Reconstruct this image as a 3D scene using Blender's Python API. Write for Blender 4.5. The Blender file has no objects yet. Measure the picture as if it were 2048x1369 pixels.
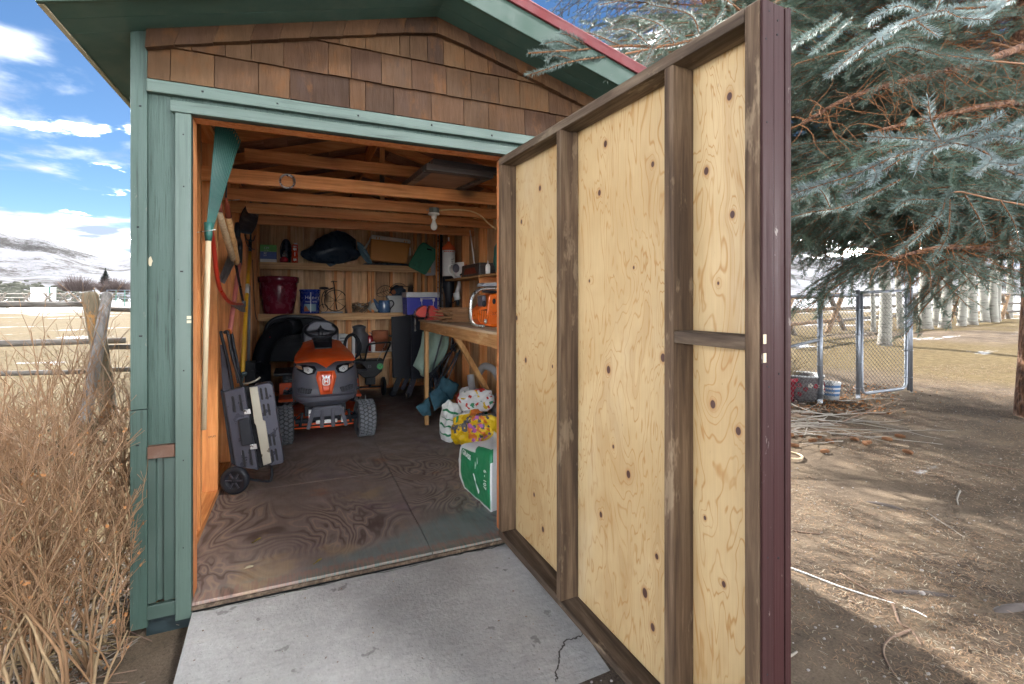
import bpy, math, random
from mathutils import Vector, Matrix, Euler, noise
random.seed(7)
D = bpy.data
SC = bpy.context.scene
COL = SC.collection
rad = math.radians

# ------------------------------------------------------------------ camera
CAM = Vector((.405, -2.445, 1.30))
YAW = rad(23.6)
cd = D.cameras.new('camera'); cam = D.objects.new('camera', cd); COL.objects.link(cam)
cd.sensor_width = 36; cd.lens = 968 / 2048 * 36
cd.shift_y = -84.5 / 2048
cd.clip_start = .02; cd.clip_end = 6000
cam.location = CAM; cam.rotation_euler = (rad(90), 0, -YAW)
SC.camera = cam

# ------------------------------------------------------------------ light
SUN_AZ = rad(-2)          # measured from +Y towards +X: where the sun stands
SUN_EL = rad(33)
SUN_POWER = 2.0
SKY_STRENGTH = .15
EXPOSURE = 3.5
CLOUD_SEED = 32.6
CLOUD_CORE = 10.5
SC.view_settings.view_transform = 'Standard'; SC.view_settings.look = 'None'
SC.view_settings.gamma = 1; SC.view_settings.use_curve_mapping = False
SC.view_settings.exposure = EXPOSURE
ld = D.lights.new('sun', 'SUN'); ld.energy = SUN_POWER; ld.angle = rad(.53); ld.color = (1, .955, .88)
sun = D.objects.new('sun', ld); COL.objects.link(sun)
sdir = Vector((math.sin(SUN_AZ) * math.cos(SUN_EL), math.cos(SUN_AZ) * math.cos(SUN_EL), math.sin(SUN_EL)))
sun.rotation_euler = sdir.to_track_quat('Z', 'Y').to_euler(); sun.location = (0, 0, 30)

W = D.worlds.new('World'); SC.world = W; W.use_nodes = True
nt = W.node_tree; nt.nodes.clear()
def wn(t, **k):
    n = nt.nodes.new(t)
    for a, b in k.items(): setattr(n, a, b)
    return n
sky = wn('ShaderNodeTexSky', sky_type='NISHITA', sun_disc=False, sun_elevation=SUN_EL, sun_rotation=SUN_AZ,
         altitude=1800, air_density=1.0, dust_density=.2, ozone_density=2.2)
tc = wn('ShaderNodeTexCoord')
sep = wn('ShaderNodeSeparateXYZ'); nt.links.new(tc.outputs['Generated'], sep.inputs[0])
def wm(op, a, b=None, clamp=False):
    n = wn('ShaderNodeMath', operation=op, use_clamp=clamp)
    for i, s in enumerate((a, b)):
        if s is None: continue
        if isinstance(s, (int, float)): n.inputs[i].default_value = s
        else: nt.links.new(s, n.inputs[i])
    return n.outputs[0]
den = wm('ADD', wm('MAXIMUM', sep.outputs[2], 0.0), .10)
cx_ = wm('DIVIDE', sep.outputs[0], den); cy_ = wm('DIVIDE', sep.outputs[1], den)
cmb = wn('ShaderNodeCombineXYZ'); nt.links.new(cx_, cmb.inputs[0]); nt.links.new(cy_, cmb.inputs[1]); cmb.inputs[2].default_value = CLOUD_SEED
cn = wn('ShaderNodeTexNoise'); cn.inputs['Scale'].default_value = 1.15; cn.inputs['Detail'].default_value = 9
cn.inputs['Roughness'].default_value = .56; cn.inputs['Distortion'].default_value = .25
nt.links.new(cmb.outputs[0], cn.inputs['Vector'])
low = wm('MULTIPLY', wm('SUBTRACT', .30, sep.outputs[2]), .42)       # cloud banks thicken towards the horizon
cov = wm('ADD', cn.outputs['Fac'], wm('MAXIMUM', low, -.04))
cr = wn('ShaderNodeMapRange', interpolation_type='SMOOTHSTEP')
cr.inputs['From Min'].default_value = .465; cr.inputs['From Max'].default_value = .61
nt.links.new(cov, cr.inputs['Value'])
cn2 = wn('ShaderNodeTexNoise'); cn2.inputs['Scale'].default_value = 2.6; cn2.inputs['Detail'].default_value = 5
nt.links.new(cmb.outputs[0], cn2.inputs['Vector'])
ccol = wn('ShaderNodeValToRGB'); nt.links.new(cn2.outputs['Fac'], ccol.inputs[0])
ccol.color_ramp.elements[0].position = .38; ccol.color_ramp.elements[0].color = (.030, .036, .048, 1)
ccol.color_ramp.elements[1].position = .58; ccol.color_ramp.elements[1].color = (.095, .097, .10, 1)
CLOUD = wn('ShaderNodeVectorMath', operation='SCALE'); CLOUD.inputs['Scale'].default_value = 13.0
core = wn('ShaderNodeMapRange', interpolation_type='SMOOTHSTEP'); core.inputs['From Min'].default_value = .56; core.inputs['From Max'].default_value = .70; core.inputs['To Max'].default_value = CLOUD_CORE
nt.links.new(cn2.outputs['Fac'], core.inputs['Value'])
cadd = wn('ShaderNodeVectorMath', operation='ADD'); nt.links.new(ccol.outputs[0], cadd.inputs[0]); nt.links.new(core.outputs[0], cadd.inputs[1])
nt.links.new(cadd.outputs[0], CLOUD.inputs[0])
hs = wn('ShaderNodeHueSaturation'); hs.inputs['Saturation'].default_value = 1.18; hs.inputs['Value'].default_value = .075
nt.links.new(sky.outputs[0], hs.inputs['Color'])
mx = wn('ShaderNodeMix', data_type='RGBA'); nt.links.new(cr.outputs[0], mx.inputs['Factor'])
nt.links.new(hs.outputs[0], mx.inputs['A']); nt.links.new(CLOUD.outputs[0], mx.inputs['B'])
bg = wn('ShaderNodeBackground'); bg.inputs['Strength'].default_value = SKY_STRENGTH
nt.links.new(mx.outputs['Result'], bg.inputs['Color'])
wo = wn('ShaderNodeOutputWorld'); nt.links.new(bg.outputs[0], wo.inputs[0])

SC.render.engine = 'CYCLES'
SC.cycles.max_bounces = 16; SC.cycles.diffuse_bounces = 10; SC.cycles.glossy_bounces = 4; SC.cycles.transparent_max_bounces = 8
SC.cycles.use_denoising = True
try: SC.cycles.denoiser = 'OPENIMAGEDENOISE'
except Exception: pass
SC.cycles.sample_clamp_indirect = 6

# ------------------------------------------------------------------ geometry helpers
FV = Vector((math.sin(YAW), math.cos(YAW), 0)); RV = Vector((math.cos(YAW), -math.sin(YAW), 0))
def ray(px, py):
    return FV + RV * ((px - 1024) / 968) + Vector((0, 0, (600 - py) / 968))
def onx(px, py, x): d = ray(px, py); return CAM + d * ((x - CAM.x) / d.x)
def ony(px, py, y): d = ray(px, py); return CAM + d * ((y - CAM.y) / d.y)
def onz(px, py, z): d = ray(px, py); return CAM + d * ((z - CAM.z) / d.z)
def dep(px, py, w): return CAM + ray(px, py) * w

def sstep(a, b, x):
    t = min(1, max(0, (x - a) / (b - a))); return t * t * (3 - 2 * t)
HK = [(0, -.115), (3.2, -.115), (6.2, .05), (11, .24), (16, .47), (38, .56), (60, .85), (120, 1.5), (400, 2.6), (4000, 3)]
def ground_z(x, y):
    d = math.hypot(x - .6, y + 1.6)
    h = HK[-1][1]
    for (a, ha), (b, hb) in zip(HK, HK[1:]):
        if d <= b: h = ha + (hb - ha) * (d - a) / (b - a); break
    rx = max(-.25 - x, 0, x - 2.3); ry = max(-1.4 - y, 0, y - 5.0)
    k = sstep(.3, 2.6, math.hypot(rx, ry))
    h = -.115 + (h + .115) * k
    h += .022 * noise.noise(Vector((x * .8, y * .8, 1.3))) * min(1, math.hypot(rx, ry) * 1.5) + .05 * noise.noise(Vector((x * .12, y * .12, 5))) * k
    return h
def ong(px, py):
    d = ray(px, py); t = .8
    for _ in range(4000):
        p = CAM + d * t
        if p.z <= ground_z(p.x, p.y): break
        t *= 1.004
    p = CAM + d * t; p.z = ground_z(p.x, p.y); return p

WM = {}          # world matrices of what is built, kept here so no depsgraph update is needed
class MB:
    def __init__(s): s.v = []; s.f = []; s.m = []; s.s = []
    def add(s, vs, fs, mat=0, smooth=False):
        o = len(s.v); s.v.extend([tuple(v) for v in vs])
        for f in fs: s.f.append([i + o for i in f]); s.m.append(mat); s.s.append(smooth)
        return s
    def box(s, x0, x1, y0, y1, z0, z1, mat=0):
        return s.add([(x0, y0, z0), (x1, y0, z0), (x1, y1, z0), (x0, y1, z0), (x0, y0, z1), (x1, y0, z1), (x1, y1, z1), (x0, y1, z1)],
                     [(3, 2, 1, 0), (4, 5, 6, 7), (0, 1, 5, 4), (1, 2, 6, 5), (2, 3, 7, 6), (3, 0, 4, 7)], mat)
    def obox(s, c, size, rot=(0, 0, 0), mat=0):
        R = Euler(rot).to_matrix() if not isinstance(rot, Matrix) else rot
        c = Vector(c); h = [k / 2 for k in size]
        vs = [c + R @ Vector((a * h[0], b * h[1], d * h[2])) for d in (-1, 1) for a, b in ((-1, -1), (1, -1), (1, 1), (-1, 1))]
        return s.add(vs, [(3, 2, 1, 0), (4, 5, 6, 7), (0, 1, 5, 4), (1, 2, 6, 5), (2, 3, 7, 6), (3, 0, 4, 7)], mat)
    def beam(s, p0, p1, w, h, up=(0, 0, 1), mat=0):
        p0 = Vector(p0); p1 = Vector(p1); d = (p1 - p0).normalized(); x = d.cross(Vector(up)).normalized(); u = x.cross(d)
        vs = [p + x * (a * w / 2) + u * (b * h / 2) for p in (p0, p1) for a, b in ((-1, -1), (1, -1), (1, 1), (-1, 1))]
        return s.add(vs, [(0, 1, 2, 3), (7, 6, 5, 4), (0, 4, 5, 1), (1, 5, 6, 2), (2, 6, 7, 3), (3, 7, 4, 0)], mat)
    def prism(s, pts, ext, mat=0, smooth=False):
        pts = [Vector(p) for p in pts]; ext = Vector(ext); n = len(pts)
        vs = pts + [p + ext for p in pts]
        fs = [list(range(n)), list(range(2 * n - 1, n - 1, -1))]
        o = len(s.v); s.add(vs, fs, mat)
        for i in range(n):
            j = (i + 1) % n; s.f.append([o + j, o + i, o + n + i, o + n + j]); s.m.append(mat); s.s.append(smooth)
        return s
    def tube(s, pts, r, n=8, cap=True, mat=0, smooth=True, closed=False):
        pts = [Vector(p) for p in pts]; k = len(pts); rs = r if isinstance(r, (list, tuple)) else [r] * k
        o = len(s.v); x = None
        for i, p in enumerate(pts):
            if closed: t = pts[(i + 1) % k] - pts[i - 1]
            else: t = pts[min(i + 1, k - 1)] - pts[max(i - 1, 0)]
            t = t.normalized() if t.length > 1e-9 else Vector((0, 0, 1))
            if x is None:
                a = Vector((0, 0, 1)) if abs(t.z) < .9 else Vector((1, 0, 0)); x = t.cross(a).normalized()
            else:
                x = x - t * x.dot(t); x = x.normalized() if x.length > 1e-9 else t.orthogonal().normalized()
            y = t.cross(x)
            for j in range(n):
                q = 2 * math.pi * j / n; s.v.append(tuple(p + (x * math.cos(q) + y * math.sin(q)) * rs[i]))
        for i in range(k if closed else k - 1):
            a0 = o + i * n; b0 = o + ((i + 1) % k) * n
            for j in range(n):
                s.f.append([a0 + j, a0 + (j + 1) % n, b0 + (j + 1) % n, b0 + j]); s.m.append(mat); s.s.append(smooth)
        if cap and not closed:
            s.f.append([o + j for j in range(n - 1, -1, -1)]); s.m.append(mat); s.s.append(False)
            s.f.append([o + (k - 1) * n + j for j in range(n)]); s.m.append(mat); s.s.append(False)
        return s
    def lathe(s, prof, n=20, T=None, mat=0, smooth=True, cap=True):
        T = T or Matrix.Identity(4)
        o = len(s.v)
        for r, z in prof:
            for j in range(n):
                q = 2 * math.pi * j / n; s.v.append(tuple(T @ Vector((r * math.cos(q), r * math.sin(q), z))))
        for i in range(len(prof) - 1):
            for j in range(n):
                s.f.append([o + i * n + j, o + i * n + (j + 1) % n, o + (i + 1) * n + (j + 1) % n, o + (i + 1) * n + j]); s.m.append(mat); s.s.append(smooth)
        if cap:
            if prof[0][0] > 1e-6: s.f.append([o + j for j in range(n - 1, -1, -1)]); s.m.append(mat); s.s.append(False)
            if prof[-1][0] > 1e-6: s.f.append([o + (len(prof) - 1) * n + j for j in range(n)]); s.m.append(mat); s.s.append(False)
        return s
    def ell(s, c, rr, n=14, m=8, R=None, mat=0, jit=0, seed=0):
        c = Vector(c); o = len(s.v); R = R or Matrix.Identity(3)
        for i in range(m + 1):
            a = math.pi * i / m
            for j in range(n):
                b = 2 * math.pi * j / n
                p = Vector((math.sin(a) * math.cos(b), math.sin(a) * math.sin(b), math.cos(a)))
                k = 1 + (jit * noise.noise(p * 2.3 + Vector((seed, 0, 0))) if jit else 0)
                s.v.append(tuple(c + R @ Vector((p.x * rr[0] * k, p.y * rr[1] * k, p.z * rr[2] * k))))
        for i in range(m):
            for j in range(n):
                s.f.append([o + i * n + j, o + (i + 1) * n + j, o + (i + 1) * n + (j + 1) % n, o + i * n + (j + 1) % n]); s.m.append(mat); s.s.append(True)
        return s
    def grid(s, fn, nu, nv, mat=0, smooth=True, flip=False):
        o = len(s.v)
        for i in range(nu + 1):
            for j in range(nv + 1): s.v.append(tuple(fn(i / nu, j / nv)))
        for i in range(nu):
            for j in range(nv):
                a = o + i * (nv + 1) + j; q = [a, a + nv + 1, a + nv + 2, a + 1]
                s.f.append(q[::-1] if flip else q); s.m.append(mat); s.s.append(smooth)
        return s
    def build(s, name, mats, parent=None, label=None, bevel=0, seg=2, sub=0, center=True, kind=None, solid=0):
        if not isinstance(mats, (list, tuple)): mats = [mats]
        c = Vector((0, 0, 0))
        if center and s.v:
            lo = [min(v[i] for v in s.v) for i in range(3)]; hi = [max(v[i] for v in s.v) for i in range(3)]
            c = Vector([(lo[i] + hi[i]) / 2 for i in range(3)])
            if parent is None: c.z = lo[2]
        me = D.meshes.new(name)
        me.from_pydata([(v[0] - c.x, v[1] - c.y, v[2] - c.z) for v in s.v], [], s.f)
        for m in mats: me.materials.append(m)
        me.polygons.foreach_set('material_index', s.m); me.polygons.foreach_set('use_smooth', s.s)
        me.update()
        o = D.objects.new(name, me); COL.objects.link(o)
        w = Matrix.Translation(c)
        if parent is not None:
            o.parent = parent; o.matrix_parent_inverse = Matrix.Identity(4)
            o.matrix_basis = WM[parent.name].inverted() @ w
        else: o.matrix_basis = w
        WM[o.name] = w
        if label: o['label'] = label
        if kind: o['kind'] = kind
        if solid:
            k = o.modifiers.new('solidify', 'SOLIDIFY'); k.thickness = solid; k.offset = 0
        if bevel:
            b = o.modifiers.new('bevel', 'BEVEL'); b.width = bevel; b.segments = seg; b.limit_method = 'ANGLE'; b.angle_limit = rad(40)
            b.use_clamp_overlap = True
        if sub:
            b = o.modifiers.new('subdivision', 'SUBSURF'); b.levels = sub; b.render_levels = sub
        return o

def thing(name, label, cat, loc=(0, 0, 0), group=None):
    o = D.objects.new(name, None); COL.objects.link(o); o.location = loc; o.empty_display_size = .2
    o['label'] = label; o['category'] = cat
    if group: o['group'] = group
    WM[o.name] = Matrix.Translation(loc); return o
def tag(o, label, cat, group=None):
    o['label'] = label; o['category'] = cat
    if group: o['group'] = group
    return o
def copy_tree(o, parent=None):
    c = o.copy(); COL.objects.link(c)
    if parent is not None: c.parent = parent
    for ch in list(o.children): copy_tree(ch, c)
    return c
def text(body, size, origin, xdir, up, mat, parent, name='lettering', ext=.0008, align='CENTER', shear=0):
    cu = D.curves.new(name, 'FONT'); cu.body = body; cu.size = size; cu.extrude = ext; cu.align_x = align; cu.align_y = 'CENTER'
    cu.shear = shear; cu.resolution_u = 3
    cu.materials.append(mat)
    o = D.objects.new(name, cu); COL.objects.link(o)
    x = Vector(xdir).normalized(); u = Vector(up); u = (u - x * u.dot(x)).normalized(); z = x.cross(u)
    w = Matrix((( x.x, u.x, z.x, origin[0]), (x.y, u.y, z.y, origin[1]), (x.z, u.z, z.z, origin[2]), (0, 0, 0, 1)))
    o.parent = parent; o.matrix_basis = WM[parent.name].inverted() @ w; WM[o.name] = w
    return o
def arc(c, r, a0, a1, n, ax=(1, 0, 0), ay=(0, 0, 1)):
    c = Vector(c); ax = Vector(ax); ay = Vector(ay)
    return [c + ax * (r * math.cos(rad(a0 + (a1 - a0) * i / n))) + ay * (r * math.sin(rad(a0 + (a1 - a0) * i / n))) for i in range(n + 1)]
def spline(pts, n=6):
    P = [Vector(p) for p in pts]; out = []
    for i in range(len(P) - 1):
        a = P[max(i - 1, 0)]; b = P[i]; c = P[i + 1]; d = P[min(i + 2, len(P) - 1)]
        for k in range(n):
            t = k / n
            out.append(.5 * (2 * b + (c - a) * t + (2 * a - 5 * b + 4 * c - d) * t * t + (3 * b - a - 3 * c + d) * t ** 3))
    out.append(P[-1]); return out
# ------------------------------------------------------------------ materials
def lin(r, g, b):
    f = lambda c: (c / 255) / 12.92 if c / 255 <= .04045 else ((c / 255 + .055) / 1.055) ** 2.4
    return (f(r), f(g), f(b), 1)
def c4(c): return tuple(c) if len(c) == 4 else (*c, 1)
class Mt:
    def __init__(s, name, rough=.6, metal=0):
        s.mat = D.materials.new(name); s.mat.use_nodes = True; s.nt = s.mat.node_tree
        s.b = s.nt.nodes['Principled BSDF']; s.b.inputs['Roughness'].default_value = rough; s.b.inputs['Metallic'].default_value = metal
        s.tc = s.nt.nodes.new('ShaderNodeTexCoord'); s._r = None
    def n(s, t, **k):
        x = s.nt.nodes.new(t)
        for a, b in k.items(): setattr(x, a, b)
        return x
    def l(s, a, b):
        if isinstance(a, (int, float, tuple)): b.default_value = a
        else: s.nt.links.new(a, b)
    def obj(s, rnd=False):
        v = s.tc.outputs['Object']
        if not rnd: return v
        oi = s.n('ShaderNodeObjectInfo'); s._r = oi.outputs['Random']
        sc = s.n('ShaderNodeVectorMath', operation='SCALE'); sc.inputs[0].default_value = (37.1, 23.7, 51.3); s.l(oi.outputs['Random'], sc.inputs['Scale'])
        a = s.n('ShaderNodeVectorMath', operation='ADD'); s.l(v, a.inputs[0]); s.l(sc.outputs[0], a.inputs[1]); return a.outputs[0]
    def rnd(s):
        if s._r is None: s._r = s.n('ShaderNodeObjectInfo').outputs['Random']
        return s._r
    def pos(s): return s.n('ShaderNodeNewGeometry').outputs['Position']
    def map(s, v, scale=(1, 1, 1), loc=(0, 0, 0), rot=(0, 0, 0)):
        m = s.n('ShaderNodeMapping'); s.l(v, m.inputs[0]); m.inputs['Location'].default_value = loc; m.inputs['Rotation'].default_value = rot; m.inputs['Scale'].default_value = scale
        return m.outputs[0]
    def noise(s, v, scale=5, det=4, ro=.55, dist=0, col=False):
        t = s.n('ShaderNodeTexNoise'); s.l(v, t.inputs['Vector']); t.inputs['Scale'].default_value = scale; t.inputs['Detail'].default_value = det
        t.inputs['Roughness'].default_value = ro; t.inputs['Distortion'].default_value = dist
        return t.outputs['Color' if col else 'Fac']
    def vor(s, v, scale=5, out='Distance', feat='F1', rnd=1):
        t = s.n('ShaderNodeTexVoronoi', feature=feat); s.l(v, t.inputs['Vector']); t.inputs['Scale'].default_value = scale
        t.inputs['Randomness'].default_value = rnd
        return t.outputs[out]
    def math(s, op, a, b=0, clamp=False):
        m = s.n('ShaderNodeMath', operation=op, use_clamp=clamp); s.l(a, m.inputs[0]); s.l(b, m.inputs[1]); return m.outputs[0]
    def rng(s, f, a, b, c=0, d=1, smooth=True):
        m = s.n('ShaderNodeMapRange', interpolation_type='SMOOTHSTEP' if smooth else 'LINEAR'); s.l(f, m.inputs['Value'])
        for k, x in zip(('From Min', 'From Max', 'To Min', 'To Max'), (a, b, c, d)): m.inputs[k].default_value = x
        return m.outputs[0]
    def ramp(s, f, stops):
        r = s.n('ShaderNodeValToRGB'); s.l(f, r.inputs[0]); e = r.color_ramp.elements
        while len(e) < len(stops): e.new(.5)
        for el, (p, c) in zip(e, stops): el.position = p; el.color = c4(c)
        return r.outputs[0]
    def mix(s, f, a, b, mode='MIX'):
        m = s.n('ShaderNodeMix', data_type='RGBA', blend_type=mode); s.l(f, m.inputs['Factor'])
        for x, k in ((a, 'A'), (b, 'B')):
            i = [q for q in m.inputs if q.name == k and q.type == 'RGBA'][0]
            if isinstance(x, tuple): i.default_value = c4(x)
            else: s.nt.links.new(x, i)
        return [q for q in m.outputs if q.type == 'RGBA'][0]
    def sep(s, v):
        m = s.n('ShaderNodeSeparateXYZ'); s.l(v, m.inputs[0]); return m.outputs
    def val(s, col, f, lo, hi):
        h = s.n('ShaderNodeHueSaturation'); s.l(col, h.inputs['Color']) if not isinstance(col, tuple) else setattr(h.inputs['Color'], 'default_value', c4(col))
        s.l(s.rng(f, 0, 1, lo, hi, False), h.inputs['Value']); return h.outputs[0]
    def bump(s, h, st=.3, dist=.005):
        b = s.n('ShaderNodeBump'); b.inputs['Strength'].default_value = st; b.inputs['Distance'].default_value = dist; s.l(h, b.inputs['Height'])
        s.nt.links.new(b.outputs[0], s.b.inputs['Normal'])
    def color(s, c): s.l(c4(c) if isinstance(c, tuple) else c, s.b.inputs['Base Color']); return s
    def rough(s, f): s.l(f, s.b.inputs['Roughness']); return s

def axis_scale(ax, along, across=1):
    return tuple(along if i == 'XYZ'.index(ax) else across for i in range(3))

def simple(name, col, rough=.5, metal=0, var=.18, scale=14, bump=.0, bscale=60, coat=0, dirt=None):
    m = Mt(name, rough, metal); v = m.obj(); f = m.noise(v, scale, 5, .6)
    c = m.val(c4(col), f, 1 - var, 1 + var)
    if dirt: c = m.mix(m.rng(m.noise(v, 7, 6, .65), .52, .72, 0, dirt[1]), c, dirt[0])
    m.color(c)
    m.rough(m.rng(m.noise(v, scale * 2, 3), .3, .7, max(.04, rough - .08), min(1, rough + .12)))
    if bump: m.bump(m.noise(v, bscale, 4), bump, .004)
    if coat: m.b.inputs['Coat Weight'].default_value = coat; m.b.inputs['Coat Roughness'].default_value = .12
    return m.mat

def wood(name, dark, mid, light, ax='Z', grain=46, rings=7, bump=.25, rough=.72, knots=0, knotcol=(.03, .012, .006), blot=.35, patch=None, var=.16, sat=1):
    m = Mt(name, rough); v = m.obj(True)
    w = m.map(v, axis_scale(ax, .055))
    warp = m.noise(m.map(v, axis_scale(ax, .35)), 4, 2, .5)
    g = m.noise(w, grain, 7, .62, .4)
    r = m.noise(w, rings, 3, .5, .8)
    f = m.math('ADD', m.math('MULTIPLY', g, .6), m.math('MULTIPLY', r, .4))
    c = m.ramp(f, [(.33, dark), (.5, mid), (.66, light)])
    c = m.val(c, m.noise(v, 3.2, 5, .6), 1 - blot, 1 + blot)
    if patch: c = m.mix(m.rng(m.noise(m.map(v, axis_scale(ax, .3)), 9, 5, .7), .57, .64, 0, patch[1]), c, patch[0])
    h = g
    if knots:
        kv = m.map(v, axis_scale(ax, .55))
        d = m.vor(kv, knots); cc = m.sep(m.vor(kv, knots, 'Color'))[0]
        k = m.math('MULTIPLY', m.rng(d, .10, .20, 1, 0), m.rng(cc, .55, .56, 0, 1))
        halo = m.math('MULTIPLY', m.rng(d, .12, .40, .75, 0), m.rng(cc, .55, .56, 0, 1))
        c = m.mix(halo, c, m.val(c, f, .35, .5)); c = m.mix(k, c, c4(knotcol))
    c = m.val(c, m.rnd(), 1 - var, 1 + var)
    m.color(c); m.bump(h, bump, .006); m.rough(m.rng(g, .3, .7, rough + .1, rough - .1))
    return m.mat

def paint_wood(name, col, ax='Z', grain=30, bump=.5, rough=.5, lines=.45, chips=None, var=.06):
    m = Mt(name, rough); v = m.obj(True)
    g = m.noise(m.map(v, axis_scale(ax, .035)), grain, 6, .65, .3)
    c = m.val(c4(col), m.noise(v, 2.3, 5, .6), .86, 1.14)
    c = m.mix(m.rng(g, .30, .46, lines, 0), c, tuple(x * .28 for x in col[:3]))
    c = m.mix(m.rng(m.noise(v, 60, 3), .70, .78, 0, .6), c, tuple(x * .25 for x in col[:3]))
    if chips: c = m.mix(m.rng(m.noise(m.map(v, axis_scale(ax, .4)), 22, 6, .7), .66, .70, 0, chips[1]), c, chips[0])
    c = m.val(c, m.rnd(), 1 - var, 1 + var)
    m.color(c); m.bump(g, bump, .006); m.rough(m.rng(g, .3, .6, rough + .2, rough)); return m.mat

GREEN = (.030, .060, .048)
M_green_z = paint_wood('green_paint_upright', GREEN, 'Z', 130, 1, .5, .7)
M_green_x = paint_wood('green_paint_level', (.056, .088, .073), 'X', 60, .6, .45, .55, ((.16, .15, .11), .45))
M_green_cas = paint_wood('green_paint_casing', (.056, .088, .073), 'Z', 60, .4, .4, .25)
M_green_trim = paint_wood('green_paint_cracked', GREEN, 'Z', 55, .9, .5, .7, ((.13, .125, .095), .4))
M_green_metal = simple('green_flashing', (.036, .060, .050), .38, 0, .14, 5, .05)
M_green_soffit = simple('green_soffit', (.036, .082, .066), .6, 0, .25, 4, .08, 40, 0, ((.20, .21, .17), .12))
M_fascia = simple('green_fascia', (.026, .056, .040), .6, 0, .12, 4)
M_teal_dark = simple('dark_teal_paint', (.010, .022, .026), .5, 0, .3, 18, .1)
M_brown_patch = simple('brown_patch_board', (.082, .036, .019), .5, 0, .15, 8, .1, 50, 0, ((.25, .23, .2), .3))
M_red_drip = simple('red_drip_edge', (.11, .012, .014), .7, 0, .15, 5)
M_red_roof = simple('red_roof_sheet', (.20, .03, .03), .4, 0, .15, 5)
M_cream = simple('bare_wood_chip', (.42, .36, .25), .8)
# cedar shingles
def shingle_mat():
    m = Mt('cedar_shingle', .62); v = m.obj(True)
    g = m.noise(m.map(v, (1, 1, .07)), 60, 6, .65, .3); b = m.noise(v, 5, 4, .6)
    c = m.ramp(m.rnd(), [(0, (.035, .0148, .0062)), (.3, (.064, .0300, .0115)), (.55, (.043, .0200, .0090)), (.8, (.078, .0400, .0160)), (1, (.028, .0125, .0055))])
    c = m.val(c, g, .62, 1.38); c = m.val(c, b, .6, 1.4)
    c = m.mix(m.rng(m.noise(v, 9, 5, .7), .60, .74, 0, .25), c, (.070, .043, .025))
    c = m.mix(m.rng(m.noise(m.map(v, (1, 1, .3)), 6, 2), .62, .8, 0, .5), c, (.022, .016, .018))
    c = m.mix(m.rng(m.noise(m.map(v, (1, 1, .5), (4, 2, 1)), 11, 5, .7), .52, .68, 0, .65), c, (.088, .036, .010))
    c = m.mix(m.rng(m.noise(m.map(v, (1, 1, .25), (7, 1, 1)), 8, 4, .7), .60, .72, 0, .6), c, (.018, .009, .006))
    m.color(c); m.bump(g, .7, .005); m.rough(m.rng(g, .3, .7, .85, .65)); m.b.inputs['Specular IOR Level'].default_value = .25; return m.mat
M_shingle = shingle_mat()
# interior timber
IO = ((.40, .135, .038), (.64, .265, .082), (.75, .40, .16))
M_stud_z = wood('pine_stud_upright', *IO, 'Z', knots=3.2, bump=.15, rough=.6)
M_stud_x = wood('pine_joist', (.38, .12, .032), (.62, .25, .078), (.74, .38, .15), 'X', knots=3.0, bump=.15, rough=.6)
M_stud_y = wood('pine_plate', *IO, 'Y', knots=3.2, bump=.15, rough=.6)
M_raw_edge = wood('orange_jamb_edge', (.38, .12, .035), (.56, .21, .07), (.64, .30, .12), 'Z', bump=.2)
M_board = wood('rough_wall_board', (.36, .18, .08), (.60, .37, .19), (.72, .52, .32), 'Z', 40, 6, .35, .75, knots=2.6, blot=.5, var=.25)
M_deck = wood('roof_deck_board', (.16, .08, .05), (.30, .165, .10), (.40, .24, .15), 'X', knots=2, blot=.4)
M_shelf = wood('shelf_board', (.34, .17, .07), (.56, .33, .15), (.68, .46, .25), 'X', knots=3.4, bump=.2)
M_bench_top = wood('worn_bench_top', (.30, .20, .115), (.48, .35, .22), (.60, .48, .33), 'Y', blot=.4, bump=.2)
M_bench = wood('bench_timber', (.24, .10, .032), (.44, .23, .085), (.58, .35, .15), 'Y', knots=3, patch=((.62, .45, .25), .5))
M_bench_z = wood('bench_leg_timber', (.36, .17, .055), (.54, .30, .115), (.66, .42, .19), 'Z', knots=2)
M_old_z = wood('weathered_stud_upright', (.022, .0115, .0055), (.076, .045, .024), (.165, .112, .066), 'Z', 40, 9, .5, .8, knots=1.8, blot=.45, patch=((.25, .185, .118), .5))
M_old_y = wood('weathered_rail', (.024, .0145, .008), (.070, .046, .029), (.165, .122, .083), 'Y', 40, 9, .5, .8, knots=1.8, blot=.45, patch=((.26, .20, .135), .5))
M_purple = paint_wood('brown_paint_edge', (.031, .0125, .0125), 'Z', 20, .35, .42, .35, ((.42, .38, .34), .25))
M_log_z = wood('grey_log_upright', (.045, .036, .028), (.125, .106, .086), (.23, .205, .175), 'Z', 26, 5, .6, .85, blot=.35, patch=((.26, .13, .035), .8))
M_log_x = wood('grey_log_level', (.036, .030, .026), (.105, .093, .082), (.20, .183, .162), 'X', 26, 5, .6, .85, blot=.35, patch=((.20, .11, .04), .35))
M_log_cut = wood('log_cut_end', (.05, .042, .033), (.10, .088, .07), (.16, .14, .115), 'Z', 60, 20, .4)

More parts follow.
